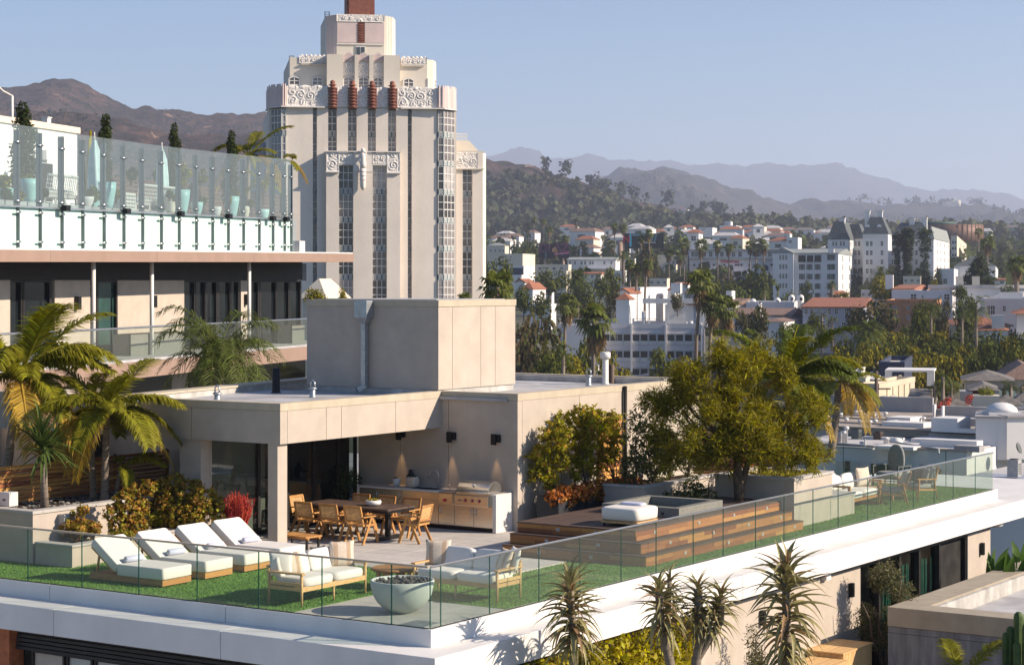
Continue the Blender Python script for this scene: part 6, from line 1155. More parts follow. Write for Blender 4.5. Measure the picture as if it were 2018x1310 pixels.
for y, l in ((12.35, 'dark trough nearest the kitchen under the tall yellow bush'), (13.65, 'middle dark trough under the tall yellow bush'), (14.95, 'farthest dark trough under the tall yellow bush')):
    t = tthing('trough_planter', l, 'planter', -5.75, y); MB().box(0, 0, 0, .62, 1.2, .82).build('trough', 'pot_dark', t, bevel=.012); MB().box(.04, .04, .80, .58, 1.16, .823).build('soil', 'soil', t)

# ---------------------------------------------------------------- loungers
def lounger():
    t = tthing('sun_lounger', '', 'sun lounger', 0, 0, 0, 0, 'sun loungers on the turf')
    MB().box(.02, .02, .03, 1.98, .83, .15).build('base_frame', 'teak', t, bevel=.006)
    M4 = Matrix.Rotation(rad(-52), 4, 'Y')
    MB().pillow(1.38, .425, .265, 1.26, .86, .23, 16, n=18, seed=3).build('seat_cushion', 'cushion', t)
    q = Vector((.72, 0, .20)); ax = Vector((-math.cos(rad(36)), 0, math.sin(rad(36)))); nn = Vector((math.sin(rad(36)), 0, math.cos(rad(36)))); c = q + ax * .42 + nn * .095
    M4 = Matrix((( -ax.x, 0, nn.x, 0), (0, 1, 0, 0), (-ax.z, 0, nn.z, 0), (0, 0, 0, 1)))
    MB().pillow(c.x, .425, c.z, 0.86, .86, .18, 16, M4=M4, n=18, seed=8).build('back_cushion', 'cushion', t)
    b = q + ax * .04 - nn * .022; e = q + ax * .80 - nn * .022; MB().bar((b.x, .425, b.z), (e.x, .425, e.z), .80, .03, up=nn).build('back_board', 'teak', t)
    m = q + ax * .62 - nn * .04; MB().bar((m.x, .12, m.z), (.12, .12, .14), .035, .035).bar((m.x, .73, m.z), (.12, .73, .14), .035, .035).build('strut', 'teak', t)
    return t
l0 = lounger()
L_ = ['sun lounger nearest the front glass with bare cushion head to the left', 'second sun lounger from the front glass', 'third sun lounger from the front glass', 'sun lounger nearest the beige column']
for i, y in enumerate((.87, 2.08, 3.25, 4.36)):
    o = l0 if i == 0 else dup(l0, W(-8.93, y), -TH, L_[i]); o.location = W(-8.93, y); o['label'] = L_[i]
    r = tthing('rolled_towel', 'rolled pale lavender towel on the ' + ('front lounger', 'second lounger', 'third lounger', 'lounger nearest the column')[i], 'towel', -8.93 + .83, y + .18, .445, 0)
    MB().tube([(0, 0, .0), (0, .02, .0), (.02, .44, .0), (.02, .46, .0)], [.045, .065, .065, .045], 14).build('roll', 'towel', r); o2 = MB()
    for k in range(14): o2.tube([(.012 * k * .3 * math.cos(k * .9), -.003, .012 * k * .3 * math.sin(k * .9)), (.012 * (k + 1) * .3 * math.cos((k + 1) * .9), -.003, .012 * (k + 1) * .3 * math.sin((k + 1) * .9))], .004, 4)
    o2.build('spiral_edge', 'cushion', r)
b = tthing('low_bench', 'low slatted teak bench behind the beige column', 'bench', -9.0, 6.7, 0, -6)
for i in range(9): MB().box(i * .105, 0, .26, i * .105 + .085, .5, .295).build('slat', 'teak', b)
MB().box(0, .05, .22, .93, .10, .258).box(0, .40, .22, .93, .45, .258).build('rail', 'teak', b)
for x, y in ((.05, .07), (.88, .07), (.05, .43), (.88, .43)): MB().box(x - .02, y - .02, 0, x + .02, y + .02, .218).build('leg', 'black_metal', b)
t = tthing('floor_cushion', 'white square cushion tucked beside the red succulent', 'cushion', -10.1, 5.55, .3, 0); MB().pillow(.3, .3, .12, .7, .6, .24, 5).build('cover', 'cushion', t)

# ---------------------------------------------------------------- sofas round the fire bowl
def sofa(label, x, y, rz, Wd=1.95):
    t = tthing('teak_sofa', label, 'sofa', x, y, 0, rz, 'pair of teak sofas'); D = .86
    for sx in (0.035, Wd - .035):
        for sy, h in ((.04, .58), (D - .05, .66)): MB().tube([(sx, sy, 0), (sx, sy, h)], [.022, .03], 8).build('leg', 'teak_pale', t)
        MB().box(sx - .05, -.01, .58, sx + .05, D - .0, .615).build('armrest', 'teak_pale', t, bevel=.01); MB().bar((sx, .05, .40), (sx, D - .06, .40), .025, .06).build('side_rail', 'teak_pale', t)
    MB().box(.05, .02, .27, Wd - .05, .06, .36).box(.05, D - .07, .27, Wd - .05, D - .03, .36).box(.03, .061, .28, .07, D - .071, .35).box(Wd - .07, .061, .28, Wd - .03, D - .071, .35).box(.08, .07, .30, Wd - .08, D - .08, .325).build('seat_frame', 'teak_pale', t, bevel=.006)
    for i in range(11): x_ = .12 + i * (Wd - .24) / 10; MB().bar((x_, D - .06, .36), (x_, D + .0, .68), .02, .02).build('back_slat', 'teak_pale', t)
    MB().box(.04, D - .02, .66, Wd - .04, D + .03, .70).build('back_rail', 'teak_pale', t, bevel=.008); MB().tube([(Wd / 2, .05, 0), (Wd / 2, .05, .27)], .02, 8).build('leg', 'teak_pale', t)
    h = (Wd - .14) / 2; rt = Matrix.Rotation(rad(-16), 4, 'X')
    for i in range(2):
        MB().pillow(.07 + h * (i + .5), .36, .43, h - .005, .74, .19, 6, n=14, seed=i * 5 + x).build('seat_cushion', 'cushion', t); MB().pillow(.07 + h * (i + .5), .70, .66, h - .01, .20, .44, 5.5, n=14, M4=rt, seed=i * 7 + y).build('back_cushion', 'cushion', t)
    return t
sofa('teak sofa with side to the front glass facing the fire bowl', -3.22, .58, 90); sofa('teak sofa behind the fire bowl facing the front glass', -2.45, 2.88, 0)
def throw(label, x, y, z, rz, tilt, s=.46, m='linen', stripe=True, roll=0):
    t = tthing('throw_pillow', label, 'pillow', x, y, z, rz); R4 = Matrix.Rotation(rad(tilt), 4, 'X') @ Matrix.Rotation(rad(roll), 4, 'Y')
    mb = MB(); n = 12; V = []
    for side in (1, -1):
        for j in range(n + 1):
            for i in range(n + 1):
                a = i / n * 2 - 1; b_ = j / n * 2 - 1; th = .075 * ((1 - a * a) * (1 - b_ * b_)) ** .42; k = 1 - .09 * (1 - b_ * b_) * abs(a) ** 3 - .0; k2 = 1 - .09 * (1 - a * a) * abs(b_) ** 3
                V.append(R4 @ Vector((a * s / 2 * k, side * th, b_ * s / 2 * k2 + s / 2)))
    N = (n + 1) ** 2; fs = []
    for q in (0, N):
        for j in range(n):
            for i in range(n): fs.append((q + j * (n + 1) + i, q + j * (n + 1) + i + 1, q + (j + 1) * (n + 1) + i + 1, q + (j + 1) * (n + 1) + i))
    for f in fs:
        i = (f[0] % N) % (n + 1); mb.f.append(f); mb.m.append(1 if stripe and i in (2, 3, 8, 9) else 0); mb.s.append(True)
    mb.v = [tuple(v) for v in V]; mb.build('cover', [m, 'linen_stripe'], t); return t
throw('linen striped pillow at the far left end of the sofa behind the fire bowl', -2.24, 3.42, .50, 25, -14, .50)
throw('striped linen pillow leaning at the right arm of the sofa behind the fire bowl', -.80, 3.40, .51, -28, -24, .46); throw('plain grey linen pillow behind the striped pillow at the right arm', -.66, 3.58, .51, -38, -14, .46, 'cushion', False)
throw('striped pillow standing at the far end of the sofa beside the loungers', -3.66, 2.30, .50, 50, -10, .50)
throw('striped pillow leaning on the near end of the sofa beside the loungers', -3.72, .92, .51, 62, -26, .46); throw('plain pale pillow tucked behind the near end striped pillow', -3.86, .74, .51, 40, -12, .44, 'cushion', False)
throw('dark grey pillow half hidden on the sofa beside the loungers', -3.92, 1.98, .50, 86, -12, .42, 'dark_fabric', False)
t = tthing('corner_table', 'low round edged teak table between the two sofas', 'table', -3.25, 3.4, 0, 12); MB().lathe([(.43, .345), (.45, .36), (.45, .385), (.43, .40)], 28).build('top', 'teak', t)
for i in range(8): a = i * math.pi / 4; MB().box(-.09, -.012, 0, .09, .012, .343).build('leg', 'teak', t, (.33 * math.cos(a), .33 * math.sin(a), 0), a + rad(90))
fb = tthing('fire_bowl', 'large pale green concrete fire bowl filled with dark rocks', 'fire bowl', -1.42, 1.2)
MB().lathe([(.21, 0), (.21, .025), (.25, .03), (.36, .10), (.46, .20), (.53, .33), (.565, .48), (.575, .57), (.565, .585), (.535, .585), (.53, .54), (.50, .50), (.05, .49)], 48).build('bowl', 'fire_bowl', fb)
g = np.random.default_rng(6); pts = []
ro = MB().lathe([(.4, -.4), (1, 0), (.75, .5), (.1, .7)], 6); rme = ro.mesh('rock', ['lava_rock'])
for i in range(190):
    r = .5 * math.sqrt(g.random()); a = g.random() * 6.283; s = .032 + .024 * g.random(); q = link('rock', rme, fb, (r * math.cos(a), r * math.sin(a), .525 + .045 * g.random()), rot=tuple(g.random(3) * 3), scale=(s, s * .8, s * .7))

# ---------------------------------------------------------------- dining table and chairs
t = tthing('dining_table', 'long dark dining table on black metal trestles', 'table', -9.85, 8.55)
for i in range(4): MB().box(0, i * .265, .72, 2.55, i * .265 + .258, .76).build('top_board', 'deck_top', t, bevel=.004, seg=1)
MB().box(.02, .02, .66, 2.53, .07, .719).box(.02, .99, .66, 2.53, 1.04, .719).box(.02, .071, .66, .07, .989, .719).box(2.48, .071, .66, 2.53, .989, .719).build('apron', 'black_metal', t)
for x in (.35, 2.15): MB().box(x - .05, .48, .09, x + .05, .58, .659).box(x - .05, .12, 0, x + .05, .94, .089).build('pedestal', 'black_metal', t, bevel=.006)
def dchair():
    t = tthing('dining_chair', '', 'chair', 0, 0, 0, 0, 'teak and cane dining chairs')
    MB().box(-.25, -.24, .40, .25, .24, .445).build('seat', 'teak', t, bevel=.012)
    bk = MB(); bk.bar((-.235, -.23, .47), (-.235, -.32, .84), .045, .035).bar((.235, -.23, .47), (.235, -.32, .84), .045, .035).bar((-.25, -.32, .84), (.25, -.32, .84), .035, .05).bar((-.235, -.243, .52), (.235, -.243, .52), .035, .05).build('back_frame', 'teak', t)
    cn = MB()
    for i in range(12): z = .55 + i * .0225; y = -.25 - (z - .55) * .243; cn.bar((-.215, y, z), (.215, y, z), .008, .016)
    for i in range(11): x = -.2 + i * .04; cn.bar((x, -.256, .55), (x, -.318, .82), .014, .006)
    stuff(cn.build('cane_back', 'teak_pale', t))
    for s in (-1, 1):
        x = s * .27
        MB().bar((x, .05, .60), (x, .27, 0), .035, .06).build('leg', 'teak', t); MB().bar((x, .03, .60), (x, -.27, 0), .035, .06).build('leg', 'teak', t); MB().box(x - .035, -.27, .60, x + .035, .25, .628).build('armrest', 'teak', t, bevel=.008); MB().bar((x, -.16, .425), (x, .20, .425), .03, .05).build('side_rail', 'teak', t)
    return t
c0 = dchair(); cs = [(-9.36, 8.36, 0, 'cane dining chair on the near side, first from the left'), (-8.62, 8.34, 2, 'cane dining chair in the middle of the near side'), (-7.86, 8.30, -2, 'cane dining chair on the near side closest to the deck'), (-9.3, 9.85, 180, 'cane dining chair on the far side, first from the left'), (-8.55, 9.86, 178, 'cane dining chair in the middle of the far side'), (-7.8, 9.86, 182, 'cane dining chair on the far side before the steel doors'), (-10.12, 9.1, -90, 'cane dining chair at the left head of the table'), (-6.92, 9.08, 96, 'cane dining chair at the right head of the table')]
for i, (x, y, r, l) in enumerate(cs):
    o = c0 if i == 0 else dup(c0, W(x, y), -TH + rad(r)); o.location = W(x, y); o.rotation_euler = (0, 0, -TH + rad(r)); o['label'] = l
t = tthing('centre_bowl', 'white bowl with green moss on the dining table', 'bowl', -8.1, 9.06, .761); MB().lathe([(.10, 0), (.17, .03), (.19, .08), (.17, .125), (.15, .12), (.1, .10)], 24).build('bowl', 'pot_white', t)
link('moss', crown('moss', np.random.default_rng(3), [(0, 0, .12, .14, .14, .05)], 260, .035, 'tree_olive'), t)

# ---------------------------------------------------------------- outdoor kitchen
KX0, KX1, KY = -10.35, -6.32, 11.42
k = tthing('outdoor_kitchen', 'outdoor kitchen counter with stainless doors and white stone end', 'kitchen counter', 0, 0)
MB().box(KX0 - .05, KY - .03, .86, -7.95, FLY - .01, .90).box(-7.47, KY + .34, .86, -7.42, FLY - .01, .90).box(KX0 - .05, KY - .03, 0, KX0, FLY - .01, .859).build('worktop', 'quartz', k, bevel=.004, seg=1); MB().box(-6.36, KY - .03, 0, KX1 + .06, FLY - .01, .86).box(-7.94, FLY - .2, .86, KX1 + .06, FLY - .01, .90).box(-6.42, KY - .03, .861, KX1 + .06, FLY - .21, .90).build('end_panel', 'quartz', k, bevel=.004, seg=1)
MB().box(KX0, KY + .03, .1, -6.37, FLY - .02, .855).build('carcass', 'steel', k); MB().box(KX0, KY + .06, 0, -6.37, FLY - .05, .099).build('plinth', 'black_metal', k)
def door(x0, x1, z0, z1, hx=None, hz=True):
    d = MB().box(x0 + .006, KY, z0, x1 - .006, KY + .027, z1).build('cabinet_door', 'steel', k, bevel=.004)
    if hx is not None: MB().tube([(hx, KY - .035, z1 - .22), (hx, KY - .035, z1 - .06)], .009, 8).build('handle', 'fixing_steel', d)
    return d
door(KX0, -9.72, .12, .85, -9.78); door(-9.72, -9.05, .12, .85, -9.11); door(-9.05, -7.95, .68, .85); door(-9.05, -8.5, .12, .67, -8.56); door(-8.5, -7.95, .12, .67, -8.44); door(-7.95, -7.48, .12, .58, -7.88); door(-7.48, -6.92, .12, .60, -6.98); door(-6.92, -6.37, .12, .60, -6.86)
sb_ = MB().box(-7.93, KY - .05, .60, -7.5, KY + .55, .86).build('side_burner', 'steel', k, bevel=.01); MB().tube([(-7.72, KY - .051, .70), (-7.72, KY - .09, .70)], .035, 12).build('knob', 'red_sign', sb_); MB().box(-7.92, KY - .02, .862, -7.52, KY + .5, .885).build('burner_lid', 'steel', sb_, bevel=.006)
s_ = MB().box(-8.9, KY + .12, .885, -8.1, KY + .5, .902).build('sink', 'steel', k); MB().box(-8.86, KY + .15, .9021, -8.14, KY + .47, .904).build('basin', 'interior_dark', s_)
f = [(-8.35, KY + .56, .90), (-8.35, KY + .56, 1.22)] + [(-8.35 - .11 + .11 * math.cos(a), KY + .56 - .02 * a, 1.22 + .11 * math.sin(a)) for a in R_(.3, 3.0, 8)] + [(-8.57, KY + .48, 1.14)]
MB().tube(f, .014, 8).tube([(-8.35, KY + .56, .97), (-8.26, KY + .56, .99)], .011, 6).build('tap', 'fixing_steel', k); MB().tube([(-8.0, KY + .56, .9), (-8.0, KY + .56, 1.0), (-8.03, KY + .52, 1.0)], .012, 6).build('soap_pump', 'fixing_steel', k)
gr = tthing('barbecue_grill', 'stainless barbecue grill with rounded hood and dial row', 'grill', -7.42, KY - .03)
MB().box(0, -.05, .60, .96, .02, .85).build('control_panel', 'steel', gr, bevel=.012); MB().box(0, .021, .62, .96, .62, .90).build('firebox', 'steel', gr)
MB().xprism([(.0, .90)] + [(.30 - .30 * math.cos(a), .93 + .25 * math.sin(a)) for a in R_(0.05, 2.35, 12)] + [(.60, .98), (.60, .90)], .02, .94).build('hood', 'steel', gr, bevel=.008)
MB().tube([(.07, -.06, .935), (.89, -.06, .935)], .016, 10).bar((.12, -.06, .935), (.12, .0, .95), .02, .02).bar((.84, -.06, .935), (.84, .0, .95), .02, .02).build('handle', 'fixing_steel', gr); MB().tube([(.48, .045, 1.09), (.48, .03, 1.10)], .035, 14).build('thermometer', 'pot_white', gr)
for x in (.30, .50, .70): q = MB().tube([(x, -.051, .73), (x, -.095, .73)], [.038, .034], 14).build('knob', 'red_sign', gr); MB().tube([(x, -.0955, .73), (x, -.105, .73)], .028, 14).build('knob_cap', 'fixing_steel', q)
MB().box(.10, -.053, .715, .21, -.0505, .745).build('badge', 'ac_grey', gr)
t = tthing('plant_pot', 'small white pot with clipped herbs on the counter', 'pot', -9.5, FLY - .28, .90); MB().lathe([(.07, 0), (.10, .06), (.105, .19), (.09, .19), (.085, .16)], 20).build('pot', 'pot_white', t); link('foliage', crown('foliage', np.random.default_rng(1), [(0, 0, .19, .09, .09, .03)], 120, .03, 'box_leaf'), t)
t = tthing('tall_vase', 'dark round shouldered vase behind the bark pot', 'vase', -9.18, FLY - .13, .90); MB().lathe([(.07, 0), (.10, .1), (.11, .24), (.05, .33), (.04, .38), (.055, .40)], 20).build('vase', 'pot_dark', t)
t = tthing('bark_pot', 'square white bark covered pot with moss on the counter', 'pot', -8.98, FLY - .33, .90); MB().pillow(0, 0, .13, .27, .26, .26, 6, n=10, seed=4).build('pot', 'linen', t); link('foliage', crown('foliage', np.random.default_rng(2), [(0, 0, .26, .11, .11, .03)], 160, .03, 'box_leaf'), t)

# ---------------------------------------------------------------- far seating group
def lchair(label, x, y, rz, pillow=True):
    t = tthing('lounge_chair', label, 'armchair', x, y, 0, rz, 'woven lounge chairs'); 
    for s in (-1, 1):
        q = s * .36; MB().tube([(q, -.36, 0), (q, -.30, .58)], [.018, .026], 8).build('leg', 'teak', t); MB().tube([(q, .40, 0), (q, .28, .60)], [.018, .026], 8).build('leg', 'teak', t); MB().bar((q, -.38, .585), (q, .36, .545), .05, .03).build('armrest', 'teak', t); MB().bar((q, -.31, .30), (q, .34, .26), .025, .05).build('side_rail', 'teak', t)
    MB().bar((-.34, -.31, .30), (.34, -.31, .30), .03, .05).bar((-.34, .33, .26), (.34, .33, .26), .03, .05).build('seat_frame', 'teak', t)
    MB().bar((-.33, .30, .30), (-.33, .50, .86), .03, .03).bar((.33, .30, .30), (.33, .50, .86), .03, .03).bar((-.34, .5, .86), (.34, .5, .86), .035, .03).build('back_frame', 'teak', t)
    o = MB()
    for i in range(18): z = .34 + i * .029; y_ = .315 + (z - .34) * .357; o.bar((-.32, y_, z), (.32, y_, z), .006, .015)
    for i in range(16): x_ = -.30 + i * .04; o.bar((x_, .318, .34), (x_, .50, .85), .012, .006)
    stuff(o.build('woven_back', 'dark_fabric', t))
    MB().pillow(0, -.01, .37, .66, .62, .15, 4.5, n=10).build('seat_cushion', 'grey_fabric', t); MB().pillow(0, .34, .66, .62, .17, .56, 3.6, n=10, M4=Matrix.Rotation(rad(-20), 4, 'X')).build('back_cushion', 'grey_fabric', t)
    return t
lchair('woven backed lounge chair nearer the big planter', -.98, 22.4, -62); lchair('lounge chair with grey pillows nearer the far glass end', -.86, 23.9, -20)
throw('dark grey pillow on the farther lounge chair', -.90, 23.9, .46, -20, -14, .40, 'dark_fabric', False); throw('pale grey pillow on the farther lounge chair', -.66, 23.86, .46, -50, -14, .42, 'grey_fabric', False)
def wide_sofa(label, x, y, rz, Wd):
    t = tthing('outdoor_sofa', label, 'sofa', x, y, 0, rz); D = .85
    for sx in (.03, Wd - .03):
        MB().box(sx - .03, 0, 0, sx + .03, .07, .60).box(sx - .03, D - .07, 0, sx + .03, D, .60).box(sx - .03, .071, 0, sx + .03, D - .071, .06).box(sx - .03, 0, .601, sx + .03, D, .66).build('arm_frame', 'teak', t, bevel=.006)
    MB().box(.061, .03, .22, Wd - .061, D - .03, .28).build('seat_frame', 'teak', t, bevel=.006)
    n = max(1, round(Wd / .95)); h = (Wd - .14) / n
    for i in range(n): MB().pillow(.07 + h * (i + .5), .40, .37, h, .74, .2, 5, n=10, seed=i).build('seat_cushion', 'cushion', t); MB().pillow(.07 + h * (i + .5), .74, .64, h - .02, .2, .42, 3.6, n=10, M4=Matrix.Rotation(rad(-14), 4, 'X'), seed=i + 3).build('back_cushion', 'cushion', t)
    return t
wide_sofa('white cushioned teak sofa beside the big planter', -1.12, 20.05, 90, 2.1)
throw('pale grey pillow standing on the sofa beside the big planter', -1.55, 21.95, .47, 70, -12, .52, 'linen', False)
throw('white pillow lying at the planter end of the far sofa', -1.7, 20.6, .47, 85, -30, .5, 'cushion', False)
t = tthing('coffee_table', 'low rectangular teak coffee table on the far turf', 'table', -2.3, 22.3); 
for i in range(6): MB().box(0, i * .15, .32, 1.1, i * .15 + .143, .36).build('top_board', 'teak', t, bevel=.004, seg=1)
MB().box(.03, .03, .25, 1.07, .87, .319).build('apron', 'teak', t)
for x, y in ((.06, .06), (1.04, .06), (.06, .84), (1.04, .84)): MB().box(x - .03, y - .03, 0, x + .03, y + .03, .249).build('leg', 'teak', t)
t = tthing('egg_chair', 'grey armchair with tall oval back by the far glass', 'armchair', -2.6, 26.3, 0, -10)
MB().pillow(0, .25, .80, .56, .16, .86, 2.4, n=12).build('back', 'grey_fabric', t); MB().pillow(0, -.05, .40, .72, .66, .18, 4, n=10).build('seat_cushion', 'grey_fabric', t)
for s in (-1, 1): MB().box(s * .42 - .02, -.34, 0, s * .42 + .02, -.29, .62).box(s * .42 - .02, .30, 0, s * .42 + .02, .35, .62).box(s * .42 - .025, -.34, .621, s * .42 + .025, .35, .655).build('arm_frame', 'ac_grey', t)
MB().box(-.4, -.3, .26, .4, .3, .31).build('seat_frame', 'ac_grey', t)

# storage benches on the lower level
for i, (x, y, z, l) in enumerate(((.30, 14.3, -2.5, 'pale teak storage bench nearer the wall olive tree'), (.48, 12.55, -2.62, 'pale teak storage bench nearer the tall aloes'))):
    t = tthing('storage_bench', l, 'bench', x, y, z)
    MB().box(.04, .04, -2.1, .92, 1.66, -.045).build('carcass', 'teak', t)
    for j in range(6): MB().box(.001 + j * .16, 0, -.04, .155 + j * .16, 1.7, 0).build('lid_board', 'teak_pale', t, bevel=.004, seg=1)
    for j in range(11): MB().box(.921, .05 + j * .147, -1.0, .935, .05 + j * .147 + .138, -.05).build('side_board', 'teak_pale', t)
    for j in range(6): MB().box(.05 + j * .145, .022, -1.0, .05 + j * .145 + .138, .039, -.05).build('end_board', 'teak_pale', t)

# ---------------------------------------------------------------- things on the pool deck of the wing
def wthing(name, label, cat, u, off, group=None, z=None): return thing(name, label, cat, q0 + wd * ws(u, off) - wnrm * off + Vector((0, 0, PD if z is None else z)), WR, group)
fe = wthing('slat_screen', 'dark horizontal slat screen along the back of the pool deck', 'fence', 100, 11)
s0, s1 = 0, ws(565, 11) - ws(100, 11)
for i in range(10): MB().box(s0, -.03, .25 + i * .2, s1, .03, .40 + i * .2).build('slat', 'deck_top', fe)
for q in R_(0.1, s1 - .1, 14): MB().box(q - .05, .031, 0, q + .05, .1, 2.3).build('post', 'dark_frame', fe)
def urn(u, off, h, r, label, m='pot_aqua'):
    h *= .82; r *= .8; t = wthing('tall_planter', label, 'planter', u, off); MB().lathe([(r * .55, 0), (r * .7, h * .2), (r * .95, h * .7), (r, h), (r * .88, h), (r * .8, h * .9), (.02, h * .88)], 22).build('urn', m, t); return t
def wicker_sofa(u, off, label, Wd=2.6):
    t = wthing('wicker_sofa', label, 'sofa', u, off, 'white wicker sofas on the pool deck'); o = MB()
    for i in range(int(Wd / .13)): x = i * .13; o.bar((x, 0, .28), (x, -.12, 1.02), .02, .02)
    for i in range(6): z = .32 + i * .14; o.bar((0, -.01 - i * .02, z), (Wd, -.01 - i * .02, z), .025, .02)
    o.build('woven_back', 'wicker', t); MB().box(0, .02, .28, Wd, .85, .42).build('seat', 'wicker', t); MB().pillow(Wd / 2, .45, .5, Wd, .8, .16, 6).build('cushion', 'cushion', t); MB().tube([(0, -.12, 1.03), (Wd, -.12, 1.03)], .05, 8).build('back_rail', 'wicker', t)
    for x in (.05, Wd * .35, Wd * .65, Wd - .05):
        for y in (.04, .8): MB().tube([(x, y, 0), (x * .98, y, .28)], .035, 6).build('leg', 'wicker', t)
    for z in (0.12,): MB().bar((0, .05, z), (Wd, .05, z), .02, .03).build('stretcher', 'wicker', t)
wicker_sofa(88, 2.2, 'white wicker sofa back behind the second and third glass posts', 2.3); wicker_sofa(268, 2.4, 'white wicker sofa back below the closed parasol', 3.4)
t = wthing('wicker_table', 'white pierced side table between the glass posts', 'table', 247, 1.6); MB().box(0, 0, 0, .8, .6, .62).build('drum', 'wicker', t); o = MB()
for i in range(6):
    for j in range(4): o.box(.06 + i * .12, -.01, .08 + j * .13, .12 + i * .12, .0, .15 + j * .13)
o.build('piercing', 'ac_grey', t)
def parasol(u, off, label, h=2.5):
    t = wthing('closed_parasol', label, 'parasol', u, off); MB().tube([(0, 0, 0), (0, 0, h)], .035, 8).build('pole', 'sash_white', t); o = MB(); n = 20; prof = [(.06, h - .02), (.16, h - .4), (.20, h - 1.0), (.24, h - 1.7), (.33, h - 2.2), (.20, h - 2.35)]; vv = []
    for r, z in prof:
        for k_ in range(n): a = 6.283 * k_ / n; rr = r * (1 + .28 * math.sin(5 * a + z)); vv.append((rr * math.cos(a), rr * math.sin(a), z + (.08 * math.sin(3 * a) if r > .3 else 0)))
    o.add(vv, [(i * n + k_, i * n + (k_ + 1) % n, (i + 1) * n + (k_ + 1) % n, (i + 1) * n + k_) for i in range(5) for k_ in range(n)], 0, True); o.build('canopy', 'canvas_aqua', t); MB().lathe([(.05, 0), (.02, .2), (.03, .24), (.005, .3)], 8, (0, 0, h - .02)).build('finial', 'sash_white', t); MB().lathe([(.4, 0), (.38, .1), (.05, .12)], 14).build('base', 'ac_grey', t)
parasol(186, 2.6, 'closed aqua parasol beside the tall cactus'); parasol(319, 2.6, 'closed aqua parasol with white pole beyond the wicker sofas')
t = wthing('street_lamp', 'white lamp post with curved arm above the deck house', 'lamp post', 24, 14, None, wz(24, 234, 14)); MB().tube([(0, 0, -1), (0, 0, 1.0)], .06, 8).build('post', 'sash_white', t); MB().tube([(0, 0, 1.0), (-.8, 0, 1.15), (-1.6, 0, 1.5)], .04, 8).build('arm', 'sash_white', t)
t = wthing('roof_chimney', 'small white chimney block on the roof behind the cypress', 'chimney', 97, 13, None, wz(97, 246, 13)); MB().box(-.16, 0, -1.5, .16, .3, .3).build('stack', 'white_wall', t); MB().box(-.2, -.04, .301, .2, .34, .34).build('cap', 'white_wall', t)
# ---------------------------------------------------------------- plants on and round the terrace
def YX(x, u, z=0):                                    # terrace y at which a thing on the line x shows in column u
    k = (u - U0) / F; return (k * (CY0 + x * RY) - (CX0 + x * RX)) / (BX - k * BY)
FR = [frond_mesh('frond', 1.0, .62, .55, 110, .29, 'palm_leaf', 1, .8, .017), frond_mesh('frond', 1.0, .9, .75, 110, .28, 'palm_leaf', 2, .7, .017, twist=.12), frond_mesh('frond', 1.0, .35, .75, 110, .29, 'palm_leaf', 3, 1.0, .017, twist=-.1), frond_mesh('frond', 1.0, 1.25, .62, 96, .30, 'palm_leaf', 4, .5, .016)]
FO = [frond_mesh('frond', 1.0, .25, .95, 90, .34, 'palm_leaf_old', 5, 1.1, .015, twist=.1), frond_mesh('frond', 1.0, .1, 1.05, 90, .30, 'palm_leaf_old', 6, 1.2, .015, twist=-.15)]
def palm(name, label, base, top, specs, trunk_r, tm='palm_trunk', group=None, lean=0.0, cat='palm', rings=True):
    """specs: (azimuth deg, length, mesh)"""
    t = thing(name, label, cat, base, 0, group); c = top - base; n = 14; pts = [c * (i / n) + Vector((lean * math.sin(math.pi * i / n), 0, 0)) for i in range(n + 1)]
    mb = MB(); rr_ = [trunk_r * (1.35 if i == 0 else 1.0 + .06 * (i % 2)) * (1 - .25 * i / n) for i in range(n + 1)]; mb.tube(pts, rr_, 12); mb.build('trunk', tm, t)
    for a, L, me in specs: link('frond', me, t, c + Vector((0, 0, -.05)), rad(a), scale=(L, L, L))
    return t
rr = random.Random(77)
KF = []
for q in FR:
    q = q.copy(); q.materials[0] = M['king_leaf']; KF.append(q)
def specs(n, L, mix, old=(), a0=0.0):
    out = []
    for i in range(n): out.append((a0 + 360 * i / n + rr.uniform(-14, 14), L * rr.uniform(.82, 1.12), mix[i % len(mix)]))
    for a, l, me in old: out.append((a, l, me))
    return out
def TW(u, v, z): x, y = TL(u, v, z); return W(x, y, z)
b = TW(6, 985, 1.0); top = at(38, 742, b.y); palm('palm_tree', 'big arching feather palm at the far left of the raised planter', b, top, specs(10, 2.5, [FR[3], FR[1]], a0=20) + specs(15, 2.35, [FR[0], FR[2], FR[1]], [(-40, 2.1, FO[0]), (-8, 2.0, FO[1]), (-75, 2.2, FO[0])]), .11)
b = TW(206, 988, 1.0); top = at(210, 806, b.y); palm('palm_tree', 'twin stemmed feather palm in the middle of the raised planter', b, top, specs(6, 1.6, [FR[3], FR[1]], a0=50) + specs(10, 1.7, [FR[0], FR[2]], [(-5, 1.75, FO[0]), (-100, 1.5, FO[1]), (8, 1.7, FR[0]), (-25, 1.7, FR[2]), (160, 1.5, FO[0])]), .09)
b = TW(184, 984, 1.0); top = at(178, 812, b.y + .3); palm('palm_tree', 'slimmer grey stemmed palm leaning left of the twin stem', b, top, specs(6, 1.5, [FR[1], FR[2], FR[3]], [(-120, 1.4, FO[0]), (-95, 1.35, FO[1])]), .075)
b = TW(226, 985, 1.0); top = at(238, 918, b.y); palm('palm_tree', 'short young palm with low fronds right of the twin stem', b, top, [(a, l, FR[q]) for a, l, q in ((-15, 1.2, 0), (20, 1.1, 1), (-60, .9, 2), (100, .8, 1), (-5, .95, 1))], .045)
